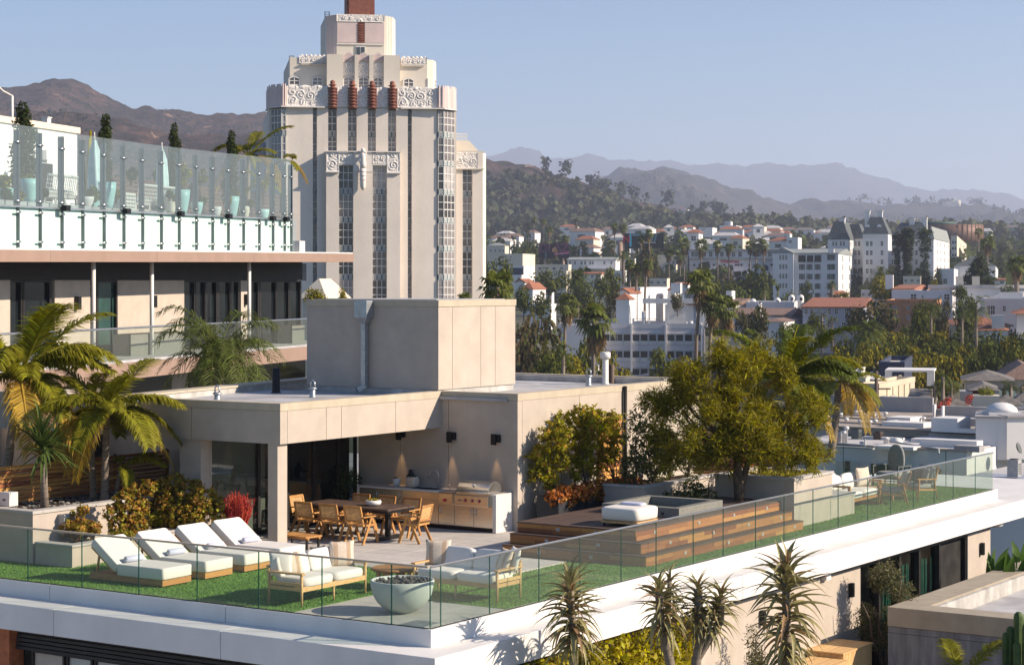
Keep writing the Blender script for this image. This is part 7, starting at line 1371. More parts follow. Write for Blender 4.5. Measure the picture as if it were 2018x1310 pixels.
def blade(name, L, w, m, fall=.5, curl=.25, seed=0, fold=.25, n=7, thick=0.0):
    """one strap leaf along +x: wide at the base, pointed, V-folded"""
    V = []; Fs = []
    for i in range(n + 1):
        t = i / n; x = L * (t - .12 * fall * t * t); z = L * (curl * t - fall * t * t); ww = w * (1 - t ** 1.7) * (.75 + .5 * math.sin(min(1, t * 2.2) * 1.57)) / 1.1 + .0015
        V += [(x, -ww / 2, z + fold * ww), (x, 0, z - thick), (x, ww / 2, z + fold * ww)]
        if i: a = 3 * (i - 1); Fs += [(a, a + 3, a + 4, a + 1), (a + 1, a + 4, a + 5, a + 2)]
    return fast_mesh(name, np.array(V), np.array(Fs), [M[m]], smooth=True)
BD = [blade('leaf', 1, .075, 'dracaena_leaf', f, c) for f, c in ((.3, .15), (.55, .3), (.15, .1))]
b = TW(88, 1003, 1.0); top = at(86, 898, b.y); t = thing('dracaena', 'spiky green dracaena on a grey stem before the slat fence', 'plant', b); c = top - b; MB().tube([c * 0, c * .5, c], [.10, .075, .07], 10).build('trunk', 'palm_trunk', t)
for i in range(95): el = rr.uniform(-.5, 1.45); link('leaf', BD[i % 3], t, c + Vector((0, 0, rr.uniform(0, .25))), rot=(0, -el, rr.uniform(0, 6.28)), scale=rr.uniform(.75, 1.2))
link('dry_flower', crown('dry_flower', np.random.default_rng(4), [(.05, 0, .75, .2, .2, .18), (.05, 0, .5, .1, .1, .2)], 420, .06, 'dead_frond', aspect=.4), t, c)
# weeping palm between the buildings
t = thing('weeping_palm', 'fine leaved weeping palm rising behind the patio roof', 'palm', at(432, 762, 60)); WPm = [frond_mesh('frond', 1.0, r_, f_, 26, .34, 'date_leaf', s_, 1.1, .017, taper=.3, start=.1, rach=.012) for r_, f_, s_ in ((.9, .95, 1), (1.3, .9, 2), (.6, 1.1, 3), (.3, .9, 4))]
MB().tube([(0, 0, -1), (0, 0, 1.4)], .14, 10).build('trunk', 'palm_trunk', t)
for i in range(52): L = rr.uniform(1.3, 2.3); link('frond', WPm[i % 4], t, (rr.uniform(-.15, .15), rr.uniform(-.15, .15), rr.uniform(.5, 1.45)), rad(i * 137.5), scale=L)
# rusty shrubs in the low planter
def shrub(name, label, base, blobs, n, size, m, m2=None, frac=.3, seed=1, stems=True, cat='shrub', group=None, stem_r=.02, **k):
    g = np.random.default_rng(seed); t = thing(name, label, cat, base, 0, group); link('foliage', crown('foliage', g, blobs, n, size, m, m2, frac, **k), t)
    if stems: mb = MB(); limbs(mb, g, (0, 0, 0), [bb[:3] for bb in blobs[:7]], stem_r, stem_r * .4, 5); mb.build('stem', 'bark', t)
    return t
def bl(b0, lst, d):                                   # blobs from picture columns, rows, radii
    k = d / F; return [tuple(at(u, v, d + dd) - b0) + (r * k,) * 3 for u, v, r, dd in lst]
b = TW(158, 1066, .4); d = b.y; shrub('jade_shrub', 'small rusty jade shrub beside the grey electrical box', b, bl(b, [(135, 1040, 16, 0), (150, 1022, 14, .1), (165, 1004, 9, 0), (172, 1042, 18, .1), (186, 1040, 12, 0), (152, 1046, 16, -.1)], d), 2600, .06, 'jade_rust', 'jade_leaf', .45, 3, aspect=.7, cluster=(9, .05))
b = TW(245, 1062, .4); d = b.y; shrub('jade_shrub', 'taller rusty jade shrub in the middle of the low planter', b, bl(b, [(222, 1010, 18, 0), (240, 990, 20, .1), (262, 970, 18, .2), (258, 1015, 22, 0), (275, 1000, 20, .2), (235, 1035, 22, -.1), (270, 1035, 20, 0), (292, 960, 16, .3)], d), 5000, .06, 'jade_rust', 'jade_leaf', .5, 4, aspect=.7, cluster=(9, .05))
b = TW(355, 1046, .4); d = b.y; shrub('jade_shrub', 'broad bushy jade shrub before the dark patio glass', b, bl(b, [(320, 965, 22, .3), (345, 950, 20, .4), (345, 985, 30, .1), (375, 970, 26, .2), (400, 985, 28, 0), (425, 1000, 20, 0), (385, 1010, 28, -.1), (350, 1020, 26, -.1), (430, 1022, 16, -.1), (325, 1000, 24, .1)], d), 9000, .06, 'jade_leaf', 'jade_rust', .35, 5, aspect=.7, cluster=(9, .05))
b = TW(308, 1046, .4); d = b.y - .1; shrub('green_shrub', 'small bright green rounded shrub low in the planter', b, bl(b, [(300, 1026, 14, 0), (318, 1024, 14, 0), (308, 1018, 12, .1)], d), 900, .05, 'bush_leaf', None, 0, 6)
b = TW(235, 1072, .35); d = b.y; shrub('green_shrub', 'low mixed shrub spilling at the planter front', b, bl(b, [(222, 1058, 12, 0), (240, 1055, 14, 0), (256, 1055, 10, .1)], d), 700, .05, 'jade_leaf', None, 0, 7)
t = thing('red_succulent', 'bright coral red fire stick succulent beside the column', 'plant', TW(468, 1040, .4)); g = np.random.default_rng(5); o = MB()
for i in range(150):
    a = g.random() * 6.283; r = .36 * math.sqrt(g.random()); h = .28 + .5 * g.random() * (1.25 - r); p0 = Vector((r * math.cos(a) * .6, r * math.sin(a) * .6, .05)); p1 = Vector((r * math.cos(a), r * math.sin(a), h)); p1 += Vector((g.normal() * .04, g.normal() * .04, 0)); o.tube([p0, p0.lerp(p1, .6) + Vector((g.normal() * .02, 0, 0)), p1], [.012, .010, .006], 5, 0, False)
    for q in range(2): e = p0.lerp(p1, .55 + .2 * q); o.tube([e, e + Vector((g.normal() * .07, g.normal() * .07, .13 + .08 * g.random()))], [.008, .005], 4, 0, False)
o.build('stems', 'red_leaf', t)

# feather leaved tree in the deck corner
b = TW(1456, 985, .66); d = b.y; t = thing('feather_tree', 'large olive feathery tree leaning over the deck and planter', 'tree', b); g = np.random.default_rng(31)
BL = bl(b, [(1330, 815, 50, 0), (1320, 855, 40, .3), (1355, 760, 48, .2), (1400, 720, 48, 0), (1440, 695, 46, -.2), (1480, 690, 36, .2), (1480, 745, 60, .1), (1420, 790, 70, -.4), (1500, 810, 70, -.3), (1560, 800, 58, .2), (1585, 850, 52, .1), (1600, 880, 38, -.2), (1540, 870, 55, -.5), (1460, 850, 62, -.7), (1390, 850, 60, -.3), (1350, 890, 40, -.2), (1430, 900, 34, -.4), (1520, 905, 34, -.4), (1590, 905, 30, 0), (1300, 790, 30, .3), (1610, 830, 26, .2), (1370, 905, 30, -.5), (1400, 880, 40, -.8), (1490, 885, 36, -.9), (1560, 905, 34, -.7), (1545, 760, 40, .3), (1500, 720, 34, .4), (1345, 740, 34, .3)], d)
BL = [(x + g.normal() * r * .55, y + g.normal() * r * .5, z + g.normal() * r * .5, r * .42, r * .42, r * .36) for x, y, z, r, _, _ in BL for _ in range(4)]
v1, f1 = leaf_cloud(g, BL, 37000, .17, .13, .1, .1, .1, 0.0, cluster=(14, .16)); me = fast_mesh('crown', v1, f1, [M['feather_leaf'], M['tree_olive']], (g.random(37000) < .2).astype(int)); link('crown', me, t)
mb = MB(); limbs(mb, g, (0, 0, 0), [tuple(at(u, v, d) - b) for u, v in ((1448, 880), (1490, 860), (1462, 870))], .11, .05, 9, .12); limbs(mb, g, tuple(at(1455, 905, d) - b), [q[:3] for q in BL[:16]], .045, .012, 6, .2); mb.build('trunk', 'bark', t)
# tall yellow bush in the troughs, orange succulents at its foot
for i, (y, h, blb) in enumerate(((12.9, 1.4, [(1062, 900, 24), (1080, 870, 26), (1075, 930, 24), (1100, 900, 28), (1095, 845, 22), (1055, 935, 16), (1088, 950, 18), (1110, 865, 24)]), (14.2, 1.8, [(1130, 850, 28), (1145, 820, 24), (1125, 890, 28), (1155, 870, 28), (1150, 905, 24), (1135, 930, 20), (1115, 825, 18), (1165, 840, 24)]), (15.5, 1.9, [(1180, 835, 24), (1195, 860, 26), (1205, 830, 20), (1190, 895, 24), (1175, 925, 20), (1215, 860, 16), (1170, 815, 16), (1206, 895, 16)]))):
    b = W(-5.45, y, .83); shrub('yellow_bush', ('tall yellow green bush over the nearest dark trough', 'tallest yellow green bush over the middle dark trough', 'yellow green bush before the wooden trellis')[i], b, bl(b, [(u, v, r, rr.uniform(-.2, .2)) for u, v, r in blb], b.y), 3400, .095, 'bush_leaf', 'jade_rust', .10, 40 + i, aspect=.45, shell=.3, cluster=(9, .08))
    b = W(-5.15, y - .02, .82); o = shrub('orange_succulent', ('orange leaved succulents spilling from the nearest dark trough', 'orange leaved succulents in the middle dark trough', 'orange leaved succulents in the farthest dark trough')[i], b, [(q * .09 * .55 * BX / .55, q * .22 * .75, (.02 + .06 * (q % 2)) - .10 * (q % 3 == 0), .21, .21, .20) for q in range(-3, 4)], 1100, .08, 'orange_leaf', None, 0, 50 + i, False, 'plant', aspect=.8)
    o.rotation_euler = (0, 0, -TH)
for i, (y, l) in enumerate(((14.75, 'glossy hedge shrub at the deck end of the long planter'), (15.6, 'second glossy hedge shrub of the long planter'), (16.5, 'third glossy hedge shrub of the long planter'), (17.45, 'far glossy hedge shrub of the long planter by the feather tree'))):
    b = W(-4.45, y, .9); g = np.random.default_rng(60 + i); h = (1.75, 1.6, 1.7, 1.5)[i]; shrub('hedge_shrub', l, b, [(g.normal() * .18, g.normal() * .18, h * q, .36 - .12 * abs(q - .5), .36 - .12 * abs(q - .5), .3) for q in (.15, .3, .45, .6, .75, .9, 1.05, .5, .25)], 2400, .085, 'hedge_leaf', None, 0, 60 + i, aspect=.35, shell=.3, cluster=(6, .07))
b = TW(1366, 990, .66); shrub('low_shrub', 'low dark leafy shrub behind the stone tub', b, [(-.45, .1, .12, .3, .2, .18), (-.1, 0, .2, .32, .25, .22), (.3, .1, .14, .32, .2, .2), (.1, .1, .35, .2, .2, .14)], 1100, .07, 'box_leaf', 'hedge_leaf', .3, 66)
b = W(-1.5, 17.0, 1.1); o = shrub('ground_cover', 'yellow green trailing plants filling the big planter', b, [(x, y, .05, .3, .3, .14) for x in (-1.0, -.5, 0, .4) for y in (-.5, .1, .7)], 1500, .06, 'bush_leaf', 'jade_leaf', .4, 67, False, 'plant'); o.rotation_euler = (0, 0, -TH)
b = TW(1468, 925, 1.15); shrub('red_flower_plant', 'red flowering plant behind the feather tree trunks', b, [(0, 0, .15, .28, .2, .16)], 260, .06, 'flower_red', 'jade_leaf', .3, 68, cat='plant')
b = W(-11.0, 11.55, 0); t = shrub('potted_bush', 'dark green bush in a timber pot by the patio door', b + Vector((0, 0, .45)), [(0, 0, .35, .42, .42, .35), (.25, 0, .5, .3, .3, .25), (-.25, .05, .45, .3, .3, .25), (.1, -.1, .7, .28, .28, .2)], 2200, .06, 'box_leaf', None, 0, 69); MB().box(-.24, -.24, -.45, .24, .24, .0).build('pot', 'teak', t)
# aloes outside the right edge
AL = [blade('leaf', 1, .135, 'aloe_leaf', f, c, 0, .32, 8) for f, c in ((.5, .4), (.8, .55), (1.05, .45), (.3, .25))]; AD = [blade('leaf', 1, .12, 'aloe_dry', f, c, 0, .35, 8) for f, c in ((.7, .4), (.45, .3))]
def rosette(t, top, axis_base, n, L, span, dry=.15, seed=0):
    q = random.Random(seed); ax = (top - axis_base)
    for i in range(n):
        f = (i + .5) / n; p = top - ax * (span * f); el = 1.2 - 1.85 * f ** .62 + q.uniform(-.34, .34); l = L * (.92 + .10 * min(1, f * 3.5) - .30 * max(0, f - .5)) * q.uniform(.75, 1.18)
        me = q.choice(AD) if q.random() < dry else AL[min(3, int(q.random() * 4))]
        link('leaf', me, t, p, rot=(q.uniform(-.2, .2), -el, i * 2.39996 + q.uniform(-.25, .25)), scale=(l, l * q.uniform(.8, 1.05), l))
def aloe(label, stems, d, zb=-3.9):
    u, v = stems[0][0][0][:2]; b = at(u, HV + (CZ - zb) / d * F, d); t = thing('tree_aloe', label, 'aloe', b, 0); mb = MB()
    for path, n, L, span, dry, r in stems:
        pts = [at(uu, vv, d + (dd[0] if dd else 0)) - b for uu, vv, *dd in path]; mb.tube([pts[0] + Vector((0, 0, -2.0))] + pts, [r * 1.25] + [r * (1 - .25 * i / len(pts)) for i in range(len(pts))], 10); rosette(t, pts[-1] + Vector((0, 0, .02)), pts[0], n, L, span, dry, int(u))
    mb.build('trunk', 'aloe_trunk', t)
b0 = W(1.7, 1.9); aloe('pale tipped tree aloe leftmost of the aloes, before the white corner', [([(1133, 1330), (1130, 1270), (1126, 1200), (1124, 1158)], 140, .70, .68, .22, .075)], b0.y)
aloe('tree aloe with a second thin stem behind, second from the left', [([(1326, 1330), (1312, 1270), (1300, 1210), (1299, 1165)], 100, .60, .50, .12, .085), ([(1328, 1330, .5), (1316, 1250, .5), (1318, 1180, .5), (1320, 1140, .5)], 46, .46, .34, .2, .05)], 34.6)
aloe('forked tree aloe with two heads between the other aloes', [([(1366, 1335), (1380, 1262), (1377, 1210), (1376, 1160)], 86, .56, .50, .1, .09), ([(1374, 1300), (1400, 1255), (1420, 1225), (1423, 1174)], 90, .58, .58, .1, .07)], 34.8)
aloe('tallest tree aloe rightmost, with spreading bronze edged leaves', [([(1552, 1340), (1551, 1260), (1549, 1180), (1550, 1122)], 135, .86, .82, .12, .085)], 36.0)
# living wall, olives, banana, palm and cactus at the lower right
g = np.random.default_rng(71); bx = [(.60 + .08 * g.normal(), y, z, .16, .24, .2) for y in np.arange(-.6, 8.3, .26) for z in np.arange(-3.4, -.86, .24)]
t = tthing('living_wall', 'bright yellow green hedge under the white ledge at the right', 'hedge', 0, 0); vv, ff = leaf_cloud(g, bx, 21000, .11, .6, .5, .5, .2); link('foliage', fast_mesh('foliage', vv, ff, [M['living_wall'], M['bush_leaf']], (g.random(21000) < .3).astype(int)), t); MB().box(.36, -.6, -4.4, .5, 8.45, -1.0).build('backing', 'soil', t)
def olive(u, x, zb, ztop, rpx, label, n, seed):
    y = YX(x, u); b = W(x, y, zb); g = np.random.default_rng(seed); r = rpx * b.y / F; t = thing('olive_tree', label, 'tree', b); H = ztop - zb
    v, f = leaf_cloud(g, blobs_round(g, 16, r * .8, H * .75, H * .2, r * .3, r * .5, 1.3), n, .075, .28, .2, .2, .2); link('crown', fast_mesh('crown', v, f, [M['olive_leaf'], M['hedge_leaf']], (g.random(n) < .25).astype(int)), t); mb = MB(); limbs(mb, g, (0, 0, 0), [(g.normal() * r * .4, g.normal() * r * .4, H * q) for q in (.5, .6, .7, .8, .9)], .04, .01, 6); mb.build('trunk', 'bark', t); MB().lathe([(.2, -.55), (.28, 0), (.25, 0), (.2, -.05)], 14).build('pot', 'pot_dark', t)
olive(1745, 1.25, -3.3, -.85, 62, 'olive tree in a pot before the green curtained windows', 7500, 81); olive(1478, .85, -3.6, -1.35, 46, 'thin olive shrub against the beige wall behind the aloes', 3000, 82)
BN = [blade('leaf', 1, .42, 'banana_leaf', f, c, 0, .12, 8) for f, c in ((.25, .12), (.1, .05), (.5, .3))]
t = thing('banana_plant', 'tall paddle leaved banana plant at the right edge beyond the concrete annex', 'plant', at(1990, 1150, 52))
for i in range(15): p = Vector((rr.uniform(-32, 40) * 52 / F, rr.uniform(-.4, .4), 0)); h = rr.uniform(-.3, .55); MB().tube([p + Vector((0, 0, -1.5)), p + Vector((0, 0, h))], [.05, .02], 6).build('stalk', 'banana_leaf', t); link('leaf', BN[i % 3], t, p + Vector((0, 0, h)), rot=(rr.uniform(-.5, .5), -rr.uniform(1.15, 1.6), rad(i * 137)), scale=rr.uniform(.6, .95))
b = at(1893, 1345, 37); palm('palm_tree', 'yellowing feather palm poking up at the bottom right', b - Vector((0, 0, 1)), b, [(25, 1.2, FR[3]), (-20, 1.25, FR[1]), (60, 1.1, FO[0]), (-60, 1.1, FR[0]), (150, 1.0, FR[0]), (185, 1.1, FR[2]), (-5, 1.15, FO[1]), (95, 1.1, FR[3]), (-110, 1, FR[1])], .08)
t = thing('column_cactus', 'dark ribbed column cactus at the bottom right corner', 'cactus', at(2003, 1360, 37))
for i, (du, v, r) in enumerate(((6, 1206, 9), (-8, 1236, 8), (-18, 1248, 6), (16, 1225, 8), (-2, 1262, 7), (24, 1246, 8))):
    z = (1360 - v) * 37 / F; q = r * 37 / F; o = MB(); pr = [(q * .9, -1), (q, 0), (q, z - q * 1.2), (q * .85, z - q * .5), (q * .4, z)]; n = 20; vv = [(rr_ * (1 + .14 * math.cos(7 * 6.283 * k_ / n)) * math.cos(6.283 * k_ / n), rr_ * (1 + .14 * math.cos(7 * 6.283 * k_ / n)) * math.sin(6.283 * k_ / n), z_) for rr_, z_ in pr for k_ in range(n)]
    o.add(vv, [(a * n + k_, a * n + (k_ + 1) % n, (a + 1) * n + (k_ + 1) % n, (a + 1) * n + k_) for a in range(4) for k_ in range(n)] + [tuple(range(4 * n, 5 * n))], 0, True); o.build('column', 'cactus', t, (du * 37 / F, rr.uniform(-.15, .15), 0))
# palms at the far end of the terrace
b = at(1566, 980, 57); top = at(1550, 748, 57); palm('palm_tree', 'king palm with heavy drooping fronds behind the feathery tree', b, top, specs(11, 2.4, [KF[3], FR[1], KF[1], FR[3]], a0=60) + specs(9, 2.2, [KF[0], KF[2], KF[1]], [(-20, 1.7, FO[1]), (5, 2.4, KF[0]), (-35, 2.3, KF[0]), (20, 2.2, KF[0]), (195, 1.7, FO[0]), (-75, 1.7, FO[1])]), .12)
b = at(1636, 900, 128); top = at(1652, 752, 128); palm('palm_tree', 'slim bare trunk palm rising from the white roofs', b, top, specs(10, 3.0, [FR[0], FR[2]], [(a, 3.2, FO[a % 2]) for a in (-10, 20, -45, 60)]), .26, lean=.1)

# plants on the pool deck
def cyp(u, vt, off, label, w=.42):
    t = wthing('cypress', label, 'cypress', u, off); g = np.random.default_rng(int(u)); s = ws(u, off); Y = (q0 + wd * s - wnrm * off).y; H = CZ - (vt - HV) * Y / F - PD; link('crown', crown('crown', g, [(g.normal() * .06, g.normal() * .06, H * q, w * (1.1 - .75 * q ** 2), w * (1.1 - .75 * q ** 2), H * .09) for q in R_(.12, .94, 12)], 6500, .13, 'cypress', None, 0, aspect=.35, shell=.4, out=.3, up=.6), t); MB().tube([(0, 0, 0), (0, 0, H * .9)], [.08, .02], 6).build('trunk', 'bark', t)
cyp(47, 204, 3.2, 'tall slim cypress nearest the left edge on the pool deck', .50); cyp(204, 228, 5, 'second slim cypress beyond the closed parasol', .40); cyp(345, 247, 6, 'third slim cypress on the pool deck', .36); cyp(456, 261, 5, 'fourth slim cypress before the yellow palm', .36)
def wplant(u, v, rpx, off, label, m='tree_olive', m2='box_leaf', cat='shrub', hpx=None):
    g = np.random.default_rng(int(u * 3 + v)); p = wp(u, v, off); w0 = q0 + wd * p.x - wnrm * off; r = rpx * w0.y / F; h = (hpx or rpx) * w0.y / F; t = thing('deck_shrub', label, cat, w0 + Vector((0, 0, p.z - h))); link('foliage', crown('foliage', g, blobs_round(g, 9, r * .6, h * .9, h * .45, r * .35, r * .55), 1300, .10, m, m2, .3), t); MB().tube([(0, 0, -h * .6), (0, 0, h * .8)], [.05, .02], 6).build('stem', 'bark', t)
urn(58, 1.6, .95, .36, 'tall aqua urn behind the second glass post'); urn(211, 1.6, 1.12, .40, 'tall aqua urn below the closed parasol'); urn(358, 1.6, 1.12, .40, 'tall aqua urn right of the second parasol'); urn(456, 1.6, 1.05, .40, 'tall aqua urn below the fourth cypress'); urn(388, 1.6, .62, .3, 'small aqua urn between two tall ones'); urn(518, 2.0, .6, .34, 'small aqua urn near the screen end'); urn(182, 1.8, .5, .35, 'low aqua urn under a green shrub'); urn(425, 1.8, .5, .3, 'pale stone urn left of the fourth cypress', 'quartz'); urn(482, 1.8, .65, .28, 'ivory urn right of the fourth cypress', 'ivory_wall'); urn(336, 1.8, .7, .3, 'ivory urn left of the aqua urn by the parasol', 'ivory_wall'); urn(170, 1.8, .45, .34, 'pale stone urn under the green shrub', 'quartz'); urn(15, 1.8, .5, .5, 'wide dark aqua urn at the left edge')
for u, v, r, off, l, m in ((8, 360, 22, 2, 'bright green shrub mound at the left edge behind glass', 'tree_olive'), (12, 385, 18, 1.6, 'dark green shrub mound low at the left edge', 'box_leaf'), (50, 354, 16, 1.9, 'rusty topped shrub in the first aqua urn', 'jade_leaf'), (38, 384, 12, 1.6, 'small green shrub left of the first aqua urn', 'tree_olive'), (86, 378, 10, 1.5, 'small green shrub left of the wicker sofa', 'box_leaf'), (183, 382, 18, 1.7, 'round green shrub in the low aqua urn', 'tree_mid'), (206, 366, 10, 1.7, 'yellow flowering shrub in the aqua urn below the parasol', 'bush_leaf'), (229, 382, 12, 1.6, 'green shrub right of the aqua urn below the parasol', 'tree_olive'), (345, 388, 9, 1.6, 'rounded olive shrub before the second parasol urn', 'jade_leaf'), (361, 342, 18, 2.4, 'airy yellow green bamboo above the second parasol urn', 'bush_leaf'), (395, 345, 16, 2.6, 'leafy green shrub right of the bamboo', 'tree_mid'), (450, 394, 10, 1.5, 'olive shrub before the fourth cypress urn', 'jade_leaf'), (480, 384, 8, 1.7, 'yellow shrub in the ivory urn', 'bush_leaf'), (492, 400, 9, 1.6, 'green shrub right of the ivory urn', 'tree_mid'), (400, 395, 10, 1.7, 'green shrub in the small aqua urn', 'tree_mid'), (258, 340, 16, 8, 'dark green shrub before the slat screen', 'tree_dark'), (310, 345, 14, 8, 'grey green shrub behind the second wicker sofa', 'tree_dark'), (334, 382, 9, 1.7, 'green tuft in the ivory urn by the parasol', 'tree_mid')): wplant(u, v, r, off, l, m, hpx=r * (1.9 if 'bamboo' in l or 'leafy' in l else 1))
t = wthing('column_cactus', 'tall pale green cactus with orange top on the pool deck', 'cactus', 176, 3.0)
for i, (x, h) in enumerate(((0, 2.6), (.18, 2.2), (-.2, 1.9), (.33, 2.9), (-.05, 1.5))): MB().tube([(x, .05 * i, 0), (x, .05 * i, h * .6), (x * 1.1, .05 * i, h)], [.07, .08, .04], 8).build('column', 'tree_olive', t)
t = wthing('palm_tree', 'small potted feather palm near the end of the glass screen', 'palm', 518, 2.0); MB().tube([(0, 0, .5), (0, 0, 1.5)], .04, 6).build('trunk', 'palm_trunk', t)
for i in range(9): link('frond', FR[i % 4], t, (0, 0, 1.5), rad(i * 47), scale=1.0)
b = at(487, 420, 98); palm('palm_tree', 'yellow feather palm rising behind the far glass screen', b, at(490, 306, 98), [(15, 2.4, FR[3]), (30, 2.3, FO[0]), (150, 2.2, FR[1]), (165, 2.0, FO[0]), (80, 2.1, FR[3]), (-30, 1.8, FR[0]), (200, 1.9, FO[1]), (-60, 1.6, FR[2]), (110, 2.2, FR[1])], .12)
b = at(555, 420, 105); palm('palm_tree', 'low palm with bronze fronds against the tower foot', b, at(556, 316, 105), [(10, 1.6, FO[0]), (60, 1.5, FR[1]), (150, 1.6, FO[1]), (200, 1.4, FR[0]), (-30, 1.3, FR[2])], .1)

# ---------------------------------------------------------------- trees and palms of the city
gt = np.random.default_rng(99); CR = {}
for kind, m, m2 in (('dark', 'tree_dark', 'tree_mid'), ('mid', 'tree_mid', 'tree_dark'), ('olive', 'tree_olive', 'tree_mid'), ('brown', 'tree_brown', 'tree_dark')):
    CR[kind] = [crown('crown', gt, blobs_round(gt, 17, .74, .74, .02, .24, .38) + [(q, p, .14, .3, .3, .2) for q, p in ((.4, .3), (-.4, .3), (0, -.4))], 3800, .085, m, m2, .3, aspect=.8, shell=.78, out=.9, up=.2, cluster=(6, .04)) for _ in range(3)]
TRK = MB().tube([(0, 0, -.6), (.02, 0, .1), (0, .02, .5)], [.06, .045, .025], 7).mesh('trunk', ['bark'])
nt = [0]
def tree(u, vt, vb, r, d, kind, label, group=None):
    nt[0] += 1; k = d / F; t = thing('broadleaf_tree', label, 'tree', at(u, vb, d), rad(137 * nt[0] % 360), group); s = (1.22 * r * k, 1.22 * r * k, (vb - vt) * k)
    link('crown', CR[kind][nt[0] % 3], t, scale=s); link('trunk', TRK, t, scale=s); return t
for u, vt, vb, r, d, kind, l in [(1490, 523, 600, 44, 470, 'dark', 'large dark rounded tree left of the white annex'), (1440, 552, 606, 28, 440, 'dark', 'dark rounded tree in front of the arcade building'), (1412, 552, 590, 16, 480, 'mid', 'grey green tree at the foot of the arcade terrace'), (1552, 572, 606, 18, 420, 'mid', 'small green tree at the left foot of the annex'), (1275, 482, 575, 27, 600, 'brown', 'tall brown eucalyptus below the black billboard'), (1248, 520, 570, 18, 590, 'dark', 'dark lower tree left of the tall eucalyptus'), (1046, 478, 508, 20, 720, 'dark', 'dark clipped tree left of the first billboard'), (985, 505, 560, 24, 420, 'dark', 'dark green tree beside the tower edge'), (1000, 536, 575, 22, 380, 'mid', 'olive green tree right of the tower foot'), (1082, 528, 570, 34, 480, 'mid', 'wide green trees before the low white shops'), (1150, 556, 600, 26, 400, 'dark', 'dark tree around the canary palm trunk'), (1205, 530, 575, 22, 470, 'mid', 'bright mixed green tree left of the thin palms'), (1182, 540, 580, 20, 460, 'dark', 'dark green tree right of the canary palm'), (1725, 590, 665, 48, 300, 'brown', 'large grey brown tree before the orange brick house'), (1685, 600, 645, 24, 320, 'brown', 'grey green tree over the long red roof'), (1745, 542, 585, 28, 420, 'olive', 'bright olive rounded tree before the castle-like hotel'), (1822, 584, 650, 26, 300, 'mid', 'dark leafy tree beside the orange brick house'), (1855, 580, 650, 16, 310, 'brown', 'brown green tree at the corner of the brick house'), (1845, 550, 575, 12, 440, 'olive', 'olive bush left of the white flat house'), (1905, 572, 650, 22, 290, 'dark', 'dark tree behind the drooping palms'), (1052, 604, 745, 50, 250, 'brown', 'huge brown green cedar right of the plant box'), (1095, 660, 750, 28, 230, 'mid', 'dark green tree between cedar and fan palm'), (1150, 655, 752, 30, 255, 'mid', 'mixed green tree before the office building left end'), (1032, 560, 606, 18, 330, 'dark', 'dark tree close to the plant box corner'), (1068, 575, 618, 22, 330, 'dark', 'dark bush mass below the orange hip roof'), (1265, 592, 632, 34, 425, 'olive', 'yellow green trees below the stepped villa'), (1235, 600, 636, 20, 425, 'olive', 'olive tree under the orange tiled roof'), (1310, 600, 634, 28, 425, 'olive', 'olive green tree behind the white roof frame'), (1180, 590, 640, 26, 425, 'mid', 'green tree right of the large fan palm'), (1140, 585, 640, 22, 425, 'brown', 'brown green tree behind the large fan palm'), (1210, 570, 606, 16, 380, 'brown', 'brown tree beside the orange tiles'), (1335, 576, 606, 13, 372, 'brown', 'bare looking brown tree before the brown tiled house'), (1302, 690, 752, 34, 260, 'mid', 'grey green tree before the office windows'), (1348, 700, 760, 30, 240, 'olive', 'olive bush right of the grey green tree'), (1496, 600, 665, 22, 240, 'brown', 'thin brown tree before the long brown roof'), (1545, 640, 690, 24, 230, 'mid', 'green tree left of the king palm crown'), (1462, 610, 650, 16, 300, 'brown', 'small brown tree below the white gable end'), (1200, 690, 752, 26, 200, 'olive', 'bright yellow green bush behind the white flue'), (1128, 700, 752, 28, 190, 'olive', 'bright feathery green tree behind the rear parapet'), (1082, 690, 752, 26, 200, 'mid', 'light green drooping tree right of the cedar'), (1234, 726, 756, 18, 200, 'olive', 'low green bush before the dark shed roof'), (620, 568, 600, 22, 112, 'olive', 'clipped yellow green bush left behind the plant box'), (676, 566, 592, 10, 112, 'olive', 'small yellow green bush beside the cream roof'), (1262, 455, 480, 12, 760, 'dark', 'dark round tree over the black billboard'), (1590, 555, 590, 14, 560, 'mid', 'thin green tree before the annex base'), (1660, 572, 600, 18, 380, 'mid', 'small tree by the little pavilion roof'), (1985, 560, 585, 14, 420, 'dark', 'dark tree below the curved roof'), (1890, 560, 582, 16, 400, 'dark', 'dark hedge tree before the curved roof'), (1620, 635, 675, 20, 270, 'mid', 'grey green palms and shrubs before the long shaded white house'), (1600, 610, 650, 16, 300, 'mid', 'feathery tree at the left of the long shaded white house'), (2000, 655, 690, 22, 250, 'dark', 'dark rounded tree under the red eaves at right')]: tree(u, vt, vb, r, d, kind, l)
gb = random.Random(17); ORD = 'first second third fourth fifth sixth seventh eighth ninth tenth eleventh twelfth thirteenth'.split()
for vt, vb, d, n, u0, u1 in ((640, 700, 320, 11, 1735, 2040), (655, 718, 285, 13, 1655, 2045), (672, 742, 250, 13, 1610, 2045), (694, 765, 232, 12, 1595, 2050), (706, 775, 222, 8, 1600, 1730)):
    for i in range(n):
        u = u0 + (u1 - u0) * (i + gb.uniform(.1, .9)) / n; k_ = gb.choice(('olive', 'olive', 'mid', 'dark')); dv = gb.uniform(-9, 9) + (10 if u < 1680 else 0)
        tree(u, vt + dv, vb + dv, gb.uniform(24, 36), d, k_, {'olive': 'olive yellow', 'mid': 'mid green', 'dark': 'dark green'}[k_] + ' belt tree, ' + ORD[i] + ' from left in the ' + {320: 'back', 285: 'second', 250: 'middle', 232: 'fourth', 222: 'front'}[d] + ' row behind the flat roofs', 'trees of the dense belt')
